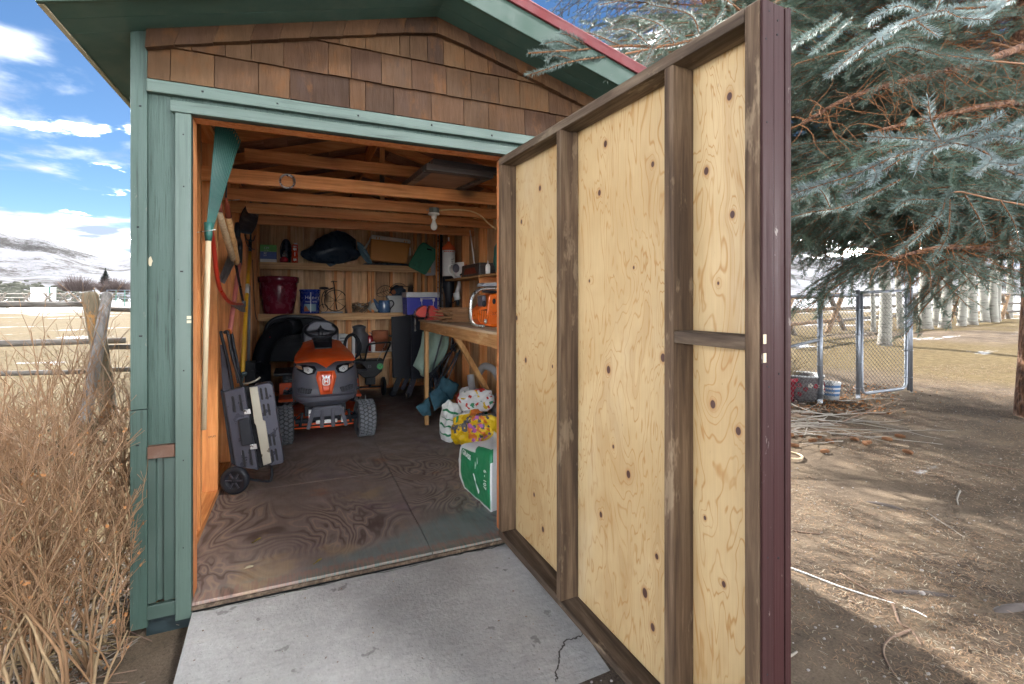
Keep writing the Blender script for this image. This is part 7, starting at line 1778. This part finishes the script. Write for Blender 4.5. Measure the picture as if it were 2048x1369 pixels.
# hanging twigs that fill the crown between the boughs
for k, (px, y, w) in enumerate(((1600, 60, 3.2), (1660, 180, 3.4), (1620, 300, 3.2), (1720, 400, 3.3), (1640, 440, 3.1), (1760, 450, 3.2), (1860, 440, 3.4), (1580, 460, 3.4), (1690, 470, 3.5), (1800, 200, 3.6), (1450, 60, 3.6), (1380, 120, 3.7), (1300, 40, 3.5), (1540, 120, 3.8), (1690, 20, 3.3), (1820, 470, 3.7), (1590, 400, 3.0), (1660, 350, 3.5), (1740, 180, 3.9))):
    src = KIT[k % 6]; o = src.copy(); COL.objects.link(o); o.parent = sp1 if px > 1560 else sp2
    tip = dep(px, y, w); rt = WM[o.parent.name].translation + Vector((0, 0, tip.z + .35)); d = (tip - rt); d.z = tip.z - rt.z; L_ = max(1.8, min(3.0, d.length)); dd = d.normalized()
    st = tip - dd * L_
    q = dd.to_track_quat('X', 'Z').to_matrix().to_4x4()
    o.matrix_basis = Matrix.Translation(st - WM[o.parent.name].translation) @ q @ Matrix.Rotation((k * 1.7) % .8 - .4, 4, 'X') @ Matrix.Scale(L_ / src['span'], 4)
# ------------------------------------------------------------------ yard on the right
def aspen_mat():
    m = Mt('aspen_bark', .8); v = m.obj(True); w = m.map(v, (1, 1, 2.2)); n1 = m.noise(w, 5, 5, .65); n2 = m.noise(m.map(v, (.6, .6, 6)), 5, 3)
    c = m.mix(m.noise(v, 3, 4), (.20, .195, .165), (.28, .275, .24)); c = m.mix(m.rng(n2, .60, .66, 0, .9), c, (.05, .045, .04)); c = m.mix(m.rng(n1, .62, .70, 0, .8), c, (.10, .09, .08))
    z = m.sep(m.tc.outputs['Generated'])[2]; c = m.mix(m.math('MULTIPLY', m.rng(z, .07, .0), m.rng(n1, .35, .6)), c, (.13, .11, .09)); m.color(c); m.bump(n1, .5, .02); return m.mat
M_aspen = aspen_mat()
M_barelimb = simple('bare_aspen_limb', (.30, .27, .23), .85, 0, .3, 8)
asp = [(1768, 691, 23, 0, 'thick spotted aspen trunk nearest the gate'), (1744, 664, 9, 2, 'thin aspen trunk left of the thick spotted one'), (1800, 658, 12, -6, 'slim aspen trunk right behind the gate post'), (1852, 659, 22, 0, 'furrowed double aspen trunk just right of the gate'), (1875, 651, 13, 3, 'white aspen trunk joined to a leaning one'), (1891, 656, 19, 10, 'aspen trunk with dark foot leaning right'),
       (1923, 652, 14, 6, 'slender aspen trunk with flared foot'), (1942, 650, 18, 1, 'straight white aspen trunk ringed with black scars'), (1969, 645, 15, -10, 'white aspen trunk leaning left'), (1987, 645, 15, 12, 'tan sided aspen trunk leaning right'), (1998, 643, 8, 8, 'thin brown aspen trunk beside the tan one'), (2019, 636, 12, -1, 'distant aspen trunk by the spruce trunk'), (2060, 640, 14, 3, 'aspen trunk hidden behind the spruce trunk')]
for i, (px, y, w, ln, lab) in enumerate(asp):
    p = ong(px, y); d = (p - CAM).dot(FV); r_ = w / 968 * d / 2; t = thing('aspen', lab, 'tree', p, 'aspens at the back of the yard'); rs = random.Random(70 + i)
    H_ = 7.5; m = MB(); lean = ln / 968 * d / .9
    pts = [p + RV * (lean * (k / 12) * 4.2 / (1 + k / 12 * 2.5) * .35 + .04 * math.sin(k * 1.1 + i)) + Vector((0, 0, -.1 + H_ * k / 12)) for k in range(13)]
    m.tube(spline(pts, 3), [r_ * (1.28 if q < 1 else 1.08 if q < 2 else 1) * (1 - .75 * q / 36) for q in range(37)], 14); m.build('trunk', M_aspen, t)
    for k in range(5):
        b = pts[rs.randint(5, 11)]; a = rs.uniform(0, 6.28); m = MB(); q = curve(b, Vector((math.cos(a), math.sin(a), .7)), rs.uniform(.9, 1.8), 6, .3, rs, .12); m.tube(q, [.03, .025, .02, .015, .01, .008, .004], 5, cap=False)
        for j in range(7): s = q[rs.randint(2, 6)]; m.tube(curve(s, Vector((rs.gauss(0, 1), rs.gauss(0, 1), .8)), .5, 4, .2, rs, .2), [.008, .006, .004, .003, .002], 4, cap=False)
        m.build('branch', M_barelimb, t)
# jackleg fence behind the aspens
jf = thing('jackleg_fence', 'brown jackleg rail fence behind the white aspens', 'fence', ong(1830, 640))
M_tanlog = wood('tan_log', (.07, .038, .019), (.16, .098, .053), (.23, .16, .095), 'Z', 26, 5, .4, .85)
fx = [(1500, 690, 11.6), (1570, 676, 12.3), (1672, 668, 13.2), (1832, 640, 16.5), (1910, 632, 18), (2010, 630, 19.5), (2110, 628, 21)]
for i, (px, y, w) in enumerate(fx):
    g_ = dep(px, y, w); g_.z = ground_z(g_.x, g_.y)
    for s in (-1, 1):
        b = g_ + RV * s * .46 + FV * s * .3 - Vector((0, 0, .05)); tp = g_ - RV * s * .26 - FV * s * .12 + Vector((0, 0, 1.0)); m = MB(); log(m, [b, b.lerp(tp, .5), tp], (.07, .065), i + s, 9); m.build('leg', M_tanlog if s < 0 else M_log_z, jf)
for h_ in (.30, .62, .98):
    for i in range(len(fx) - 1):
        a, b = dep(*fx[i]), dep(*fx[i + 1]); a.z = ground_z(a.x, a.y) + h_; b.z = ground_z(b.x, b.y) + h_ * (1.02 if i % 2 else .98); e = (b - a).normalized() * .15; m = MB(); log(m, [a - e, a.lerp(b, .5) + Vector((0, 0, .01)), b + e], (.045, .05), i * 3 + h_, 8); m.build('rail', M_log_x if (i + int(h_ * 9)) % 3 else M_tanlog, jf)
# chain-link fence and gate
M_chain = simple('chain_wire', (.07, .072, .075), .5, .3)
cl = thing('chain_link_fence', 'galvanised chain link fence panel between the shed door and gate', 'fence', ong(1640, 805))
gate = thing('chain_link_gate', 'open chain link gate with round cornered pipe frame', 'gate', ong(1720, 795))
pA, pB, pC, pD = ong(1568, 818), ong(1640, 806), ong(1716, 797), ong(1815, 786)
HT = 1.32
def mesh_panel(a, b, z0, z1, parent, step=.057, r=.0024):
    m = MB(); Lh = (b - a).xy.length; u = Vector(((b - a).x / Lh, (b - a).y / Lh, 0)); nrm = Vector((-u.y, u.x, 0)); Hh = z1 - z0; za = a.z + z0; zb_ = b.z + z0
    base = lambda s: a + u * s + Vector((0, 0, z0 + (b.z - a.z) * s / Lh))
    k = -Hh
    while k < Lh:
        for sg in (1, -1):
            s0, s1 = k, k + Hh
            t0 = max(0, -s0 / (s1 - s0)); t1 = min(1, (Lh - s0) / (s1 - s0))
            if t1 <= t0: continue
            n = max(2, int((t1 - t0) * Hh / step * 2)); pts = []
            for i in range(n + 1):
                t = t0 + (t1 - t0) * i / n; s = s0 + (s1 - s0) * t; h_ = Hh * t if sg > 0 else Hh * (1 - t)
                pts.append(base(s) + Vector((0, 0, h_)) + nrm * (.003 * (1 if i % 2 else -1) * sg))
            m.tube(pts, r, 4, cap=False)
        k += step * 1.0
    return m.build('wire_mesh', M_chain, parent)
Z_ = lambda p, h: Vector((p.x, p.y, p.z + h))
for p, h, r_ in ((pB, HT, .030), (pC, HT + .02, .024), (ong(1573, 812), HT, .016)):
    m = MB(); m.tube([Z_(p, -.1), Z_(p, h)], r_, 12); m.ell(Z_(p, h), (r_ * 1.15, r_ * 1.15, .02), 10, 6); m.build('post', M_galv, cl)
m = MB(); m.tube([Z_(pA, .70), Z_(pB, .76)], .017, 10); m.build('rail', M_galv, cl); m = MB(); m.tube([Z_(pA, HT - .03), Z_(pB, HT - .03)], .017, 10); m.tube([Z_(pB, HT - .03), Z_(pC, HT - .03)], .017, 10); m.build('top_rail', M_galv, cl)
mesh_panel(pA, pB, .02, HT - .05, cl); mesh_panel(pB + (pC - pB) * .04, pC - (pC - pB) * .04, .05, HT - .05, cl)
m = MB()
for z in (.12, .45, .8, 1.1): m.tube(arc(Z_(pC, z), .030, 0, 360, 12, (1, 0, 0), (0, 1, 0))[:-1], .006, 5, closed=True); m.tube(arc(Z_(pB, z), .036, 0, 360, 12, (1, 0, 0), (0, 1, 0))[:-1], .005, 5, closed=True)
m.build('tie_band', M_galv, cl)
g0 = pC + (pD - pC) * .07; g1 = pD - (pD - pC) * .03; ug = (g1 - g0).normalized(); r_ = .07
m = MB(); loop = [Z_(g0, HT), Z_(g0, .12), Z_(g0, .075) + ug * .02, Z_(g0, .05) + ug * .06, Z_(g1, .06) - ug * .06, Z_(g1, .085) - ug * .02, Z_(g1, .13), Z_(g1, HT)]
m.tube([loop[0], loop[1], loop[2], loop[3], loop[4], loop[5], loop[6], loop[7], Z_(g1, HT + .0), Z_(g0, HT + .002)], .019, 10); m.build('gate_frame', M_galv, gate)
mesh_panel(g0 + ug * .02, g1 - ug * .02, .08, HT - .03, gate)
m = MB()
for dx in (.035, .062, .09): m.tube([Z_(g1 + ug * dx, .03 if dx < .08 else .0), Z_(g1 + ug * dx, HT + .04)], .015, 10)
m.build('latch_post', M_galv, gate)
for z in (.2, .55, .9): m = MB(); m.tube(arc(Z_(g1 + ug * .03, z), .05, 0, 360, 14, ug, (-ug.y, ug.x, 0))[:-1], .005, 5, closed=True); m.build('hinge_band', M_galv, gate)
# pots behind the fence
M_glaze = simple('patterned_glaze', (.10, .09, .09), .25, 0, .3, 20)
p = ong(1604, 799); t = thing('patterned_planter', 'wide dark planter painted with red and white flowers behind chain link', 'planter', p); T = Matrix.Translation(p)
m = MB(); m.lathe([(0, 0), (.17, 0), (.20, .03), (.235, .17), (.222, .27), (.238, .29), (.238, .31), (.205, .30), (.20, .12), (0, .10)], 36, T); o = m.build('planter', M_glaze, t)
rs = random.Random(6)
for k in range(16):
    a = rad(rs.uniform(195, 350)); z = rs.uniform(.06, .24); rr = .2 + .035 * min(1, z / .17) + .003
    if z > .17: rr = .238 - .015 * (z - .17) / .1
    c = p + Vector((rr * math.cos(a), rr * math.sin(a), z)); m = MB()
    for q in range(5): b = 2 * math.pi * q / 5; m.ell(c + Vector((-math.sin(a) * .018 * math.cos(b), math.cos(a) * .018 * math.cos(b), .018 * math.sin(b))), (.012, .012, .012), 8, 5)
    m.build('flower', M_ivory if k % 2 else M_lanternred, t)
m = MB(); m.tube(arc(p + Vector((0, 0, .305)), .226, 0, 360, 36, (1, 0, 0), (0, 1, 0))[:-1], .013, 8, closed=True); m.build('rim', M_boxwhite, t)
p = ong(1661, 799); t = thing('blue_bucket', 'small pale blue banded bucket beside the fence post', 'bucket', p); T = Matrix.Translation(p)
m = MB(); m.lathe([(0, 0), (.088, 0), (.112, .215), (.105, .215), (.08, .02), (0, .02)], 28, T); m.build('bucket', M_tub, t)
for z in (.07, .12, .17): m = MB(); m.lathe([(.0885 + .024 * (z - .014) / .215, z - .014), (.0900 + .024 * (z + .014) / .215, z + .014)], 28, T, cap=False); m.build('band', M_enamel, t)
p = ong(1566, 800); t = thing('red_pot', 'dark red plant pot with dead plant beside the door edge', 'plant pot', p); T = Matrix.Translation(p)
m = MB(); m.lathe([(0, 0), (.13, 0), (.16, .24), (.18, .245), (.18, .29), (.16, .29), (.14, .1), (0, .1)], 28, T); m.build('pot', M_lanternred, t)
m = MB(); rs = random.Random(4)
for k in range(70): a = rs.uniform(0, 6.28); m.tube(curve(p + Vector((.05 * math.cos(a), .05 * math.sin(a), .25)), Vector((math.cos(a) * .5, math.sin(a) * .5, 1)), rs.uniform(.15, .38), 5, -.5, rs, .2), .003, 3, cap=False)
m.build('dead_plant', M_straw, t)
p = ong(1596, 768); t = thing('low_tub', 'low olive tub behind the patterned planter', 'tub', p); m = MB(); m.lathe([(0, 0), (.16, 0), (.20, .12), (.19, .12), (.15, .02), (0, .02)], 26, Matrix.Translation(p)); m.build('tub', simple('olive_tub', (.12, .11, .05), .6), t)
# stick pile, cones, hose ring, strip, roots
M_stick = simple('grey_pruned_stick', (.26, .235, .205), .85, 0, .35, 20)
t = thing('brush_pile', 'heap of grey pruned sticks lying right of the door', 'brush pile', ong(1640, 862)); rs = random.Random(17)
for k in range(60):
    p = ong(rs.gauss(1622, 52), rs.gauss(858, 15)); p.z += rs.uniform(.008, .13); a = rad(rs.gauss(-28, 24)) + (math.pi if rs.random() < .5 else 0); q = curve(p, Vector((math.cos(a), math.sin(a), rs.uniform(-.08, .14))), rs.uniform(.3, .95), 7, -.06, rs, .09); q = [Vector((v.x, v.y, max(v.z, ground_z(v.x, v.y) + .004))) for v in q]
    r0 = rs.uniform(.0035, .0085); m = MB(); m.tube(q, [r0 * (1 - .6 * i / 7) for i in range(8)], 5, cap=False)
    if rs.random() < .5: m.tube(curve(q[4], Vector((math.cos(a + .6), math.sin(a + .6), .15)), .22, 4, 0, rs, .1), [r0 * .6, r0 * .5, r0 * .4, r0 * .3, r0 * .2], 4, cap=False)
    m.build('stick', M_stick if k % 4 else M_litter2, t)
M_cone = simple('spruce_cone', (.21, .095, .040), .8, 0, .3, 30)
cone = None
cps = [(1578, 893, 'at the left foot'), (1603, 877, ''), (1618, 886, ''), (1667, 889, ''), (1717, 884, ''), (1727, 888, ''), (1764, 880, ''), (1811, 878, ''), (1825, 912, ''), (1657, 907, ''), (1585, 873, ''), (1688, 829, ''), (1742, 889, ''), (1595, 868, ''), (1640, 880, '')]
clab = ['lone spruce cone at the left foot of the stick heap', 'spruce cone nearest the door under the sticks', 'spruce cone tucked beneath the middle of the sticks', 'spruce cone under the right end of the sticks']
for i, (px, y, _) in enumerate(cps):
    p = ong(px, y); rs = random.Random(i)
    if cone is None:
        m = MB(); m.lathe([(0, -.05), (.010, -.046), (.016, -.02), (.0165, .0), (.013, .03), (.005, .05), (0, .052)], 12, Matrix.Identity(4))
        for r_ in range(11):
            z = -.045 + r_ * .0088; rr = .0155 * math.sin(math.pi * (r_ + 1.2) / 13) ** .5 + .003
            for j in range(8): a = 2 * math.pi * (j + .5 * (r_ % 2)) / 8; R = Matrix.Rotation(a, 3, 'Z') @ Matrix.Rotation(rad(52), 3, 'Y'); m.obox(Vector((rr * math.cos(a), rr * math.sin(a), z)), (.011, .009, .0022), R)
        cone = m.build('spruce_cone', M_cone); o = cone
    else: o = cone.copy(); COL.objects.link(o)
    o.matrix_basis = Matrix.Translation(p + Vector((0, 0, .016))) @ Matrix.Rotation(rs.uniform(0, 6.28), 4, 'Z') @ Matrix.Rotation(rad(90), 4, 'Y') @ Matrix.Scale(.8, 4); tag(o, 'fallen brown spruce cone on the dirt around the stick heap', 'cone', 'spruce cones fallen round the stick heap')
p = ong(1578, 915); t = thing('hose_ring', 'tan hose ring lying flat beside the door edge', 'ring', p); m = MB(); m.tube([Vector((p.x + .10 * math.cos(a), p.y + .10 * math.sin(a), ground_z(p.x, p.y) + .016)) for a in [2 * math.pi * i / 30 for i in range(30)]], .009, 8, closed=True); m.build('ring', M_handle, t)
def ground_strip(pts, w, mat, name, label, cat, lift=.006):
    P_ = spline([ong(*q) for q in pts], 10); m = MB(); 
    pp = [Vector((q.x, q.y, ground_z(q.x, q.y) + lift)) for q in P_]
    m.tube(pp, [w * (1 - .5 * i / len(pp)) for i in range(len(pp))], 6); return tag(m.build(name, mat), label, cat)
ground_strip([(1540, 1126), (1600, 1146), (1690, 1180), (1790, 1212)], .0055, M_white, 'white_strip', 'long white plastic strip half sunk in the dirt', 'strip', .004)
ground_strip([(1806, 1219), (1830, 1226), (1854, 1236)], .004, M_white, 'strip_end', 'short end of white strip surfacing from the dirt', 'strip', .003)
for i, (pts, w, lab) in enumerate((([(1785, 1210), (1800, 1250), (1822, 1262), (1843, 1295)], .006, 'dark crooked twig at the end of the white strip'), ([(1822, 1264), (1780, 1280), (1767, 1300), (1772, 1325), (1790, 1355)], .006, 'dark bent twig curling towards the bottom edge'), ([(1680, 1150), (1730, 1180), (1780, 1207)], .006, 'dark root running beside the white strip'), ([(1560, 1040), (1585, 1062), (1640, 1070)], .006, 'dark thin twig near the door foot'), ([(1855, 1030), (1890, 1052), (1930, 1078)], .005, 'pale stick on the needle covered dirt'), ([(1920, 985), (1914, 1000), (1917, 1013)], .008, 'short pale bone coloured stick'), ([(1960, 930), (2010, 938), (2060, 945)], .006, 'dark cable lying on sunlit needles'), ([(1540, 1332), (1575, 1318), (1594, 1306)], .008, 'grey blue stick at the bottom by the door'))):
    ground_strip(pts, w, M_litter if 'pale' in lab or 'grey' in lab else M_litter2, 'stick', lab, 'stick', .004)
M_root = simple('spruce_root', (.070, .056, .050), .9, 0, .3, 20, .3)
for pts, w, lab in (([(1730, 1003), (1775, 1013), (1815, 1024)], .022, 'short grey root surfacing among the needles'), ([(1740, 1178), (1800, 1186), (1860, 1190), (1920, 1196)], .020, 'long grey root crossing behind the white strip'), ([(1985, 1225), (2030, 1218), (2100, 1212)], .030, 'thick root at the right edge of the dirt')):
    P_ = spline([ong(*q) for q in pts], 8); m = MB(); n = len(P_); m.tube([Vector((q.x, q.y, ground_z(q.x, q.y) - w * .45)) for q in P_], [w * math.sin(math.pi * (i + .6) / (n + .2)) ** .5 for i in range(n)], 10); tag(m.build('tree_root', M_root), lab, 'root', 'roots in the dirt')
# needles, crumbs and pebbles: uncountable
M_fall = simple('fallen_needle', (.19, .12, .068), .85, 0, .4, 6); M_fall2 = simple('old_fallen_needle', (.12, .078, .052), .9, 0, .4, 6); M_peb = simple('pebble', (.26, .235, .215), .9, 0, .4, 12); M_crumb = simple('straw_crumb', (.24, .205, .15), .85, 0, .3, 5)
rs = random.Random(23); m = MB()
for k in range(62000):
    d = 1.1 + 7.0 * rs.random() ** 1.5; u = rs.uniform(.34, 1.22); p = CAM + FV * d + RV * (u * d)
    if p.x < 1.72 and p.y < .1 or (p.x < 2.45 and p.y > -.15): continue
    dn = noise.noise(Vector((p.x * 1.3, p.y * 1.3, 4))) + .45 * noise.noise(Vector((p.x * 4, p.y * 4, 9)))
    if dn + rs.random() * .7 < .18 + (.25 if d < 2.2 else 0): continue
    z = ground_z(p.x, p.y) + rs.uniform(.001, .007); a = rs.uniform(0, 6.28); L_ = rs.uniform(.007, .016) * (1 + .06 * d); t = Vector((math.cos(a), math.sin(a), 0)); s = Vector((-t.y, t.x, 0)); c = rs.gauss(0, .35); w_ = .0008 * (1 + .35 * d); P0_ = Vector((p.x, p.y, z))
    e1 = P0_ - t * L_ + s * c * L_ ; e2 = P0_ + t * L_ + s * c * L_; lf = Vector((0, 0, rs.uniform(0, .006)))
    m.add([e1 - s * w_, e1 + s * w_, P0_ + s * w_ + lf, P0_ - s * w_ + lf, e2 + s * w_, e2 - s * w_], [(0, 3, 2, 1), (3, 5, 4, 2)], 0 if rs.random() < .5 else 1 if rs.random() < .72 else 2)
m.build('fallen_needles', [M_fall, M_fall2, M_crumb], kind='stuff')
m = MB()
for k in range(900):
    d = 1.2 + 6 * rs.random() ** 1.5; u = rs.uniform(.3, 1.2); p = CAM + FV * d + RV * (u * d)
    if p.x < 1.72 and p.y < .1 or (p.x < 2.45 and p.y > -.15): continue
    s = rs.uniform(.002, .008) * (2.2 if rs.random() < .05 else 1); m.ell((p.x, p.y, ground_z(p.x, p.y) + s * .3), (s, s * .8, s * .6), 6, 4, jit=.4, seed=k)
for k in range(110):
    p = Vector((rs.uniform(1.0, 1.75), rs.uniform(-1.25, -.92), 0)); s = rs.uniform(.002, .006); m.ell((p.x, p.y, ground_z(p.x, p.y) + s * .3), (s, s * .8, s * .6), 6, 4, jit=.4, seed=k)
m.build('pebbles', M_peb, kind='stuff')
m = MB()
for k in range(700):
    px, y = rs.gauss(1690, 60), rs.uniform(770, 830); p = ong(px, y); p.z += .008; u = Vector((rs.gauss(0, 1), rs.gauss(0, 1), rs.gauss(0, .5))).normalized() * rs.uniform(.012, .028); v = u.cross(Vector((0, 0, 1))) * .7; m.add([p - u, p + v + Vector((0, 0, .012)), p + u, p - v], [(0, 1, 2, 3)], rs.choice((0, 0, 1)))
m.build('leaf_litter', [M_leafdry, M_crumb], kind='stuff')
# a few dead leaves on the shed floor
M_oldleaf = simple('olive_leaf', (.17, .125, .022), .7, 0, .3, 40)
for (px, y, lab, mt) in ((513, 1083, 'curled olive leaf on the shed floor left of centre', M_oldleaf), (635, 1125, 'olive brown leaf near the shed threshold', M_oldleaf), (497, 1137, 'pale paper scrap on the shed floor by the jamb', M_cream)):
    p = onz(px, y, .003); m = MB(); m.grid(lambda u, v: (p.x + .035 * (u - .5) + .01 * (v - .5), p.y + .03 * (u - .5) * (1 if mt is not M_cream else 0) + .022 * (v - .5) * math.sin(math.pi * min(1, u + .1)), .003 + .007 * (v - .5) ** 2 * 4 + .003 * u), 6, 4); tag(m.build('dead_leaf' if mt is not M_cream else 'paper_scrap', mt), lab, 'leaf' if mt is not M_cream else 'paper')
# crumbs of leaf and bark on the concrete
rs = random.Random(51); m = MB()
for k in range(70):
    x, y = rs.uniform(.0, 1.4), -.02 - .85 * rs.random() ** 1.3; p = Vector((x, y, zt(x, y) + .003)); u = Vector((rs.gauss(0, 1), rs.gauss(0, 1), 0)).normalized() * rs.uniform(.002, .007); v = Vector((-u.y, u.x, 0)) * rs.uniform(.3, .7)
    m.add([p - u, p + v + Vector((0, 0, .002)), p + u, p - v], [(0, 1, 2, 3)], rs.choice((0, 0, 1)))
m.build('crumbs', [M_litter2, M_leafdry], kind='stuff')
# ------------------------------------------------------------------ lettering becomes mesh
bpy.context.view_layer.update()
dg = bpy.context.evaluated_depsgraph_get()
for o in [o for o in SC.objects if o.type == 'FONT']:
    me = D.meshes.new_from_object(o.evaluated_get(dg)); n = D.objects.new('letter', me); COL.objects.link(n)
    n.parent = o.parent; n.matrix_basis = o.matrix_basis.copy(); n.name = o.name.split('.')[0] + '_mesh'
    nm = o.name.split('.')[0]; D.objects.remove(o); n.name = nm
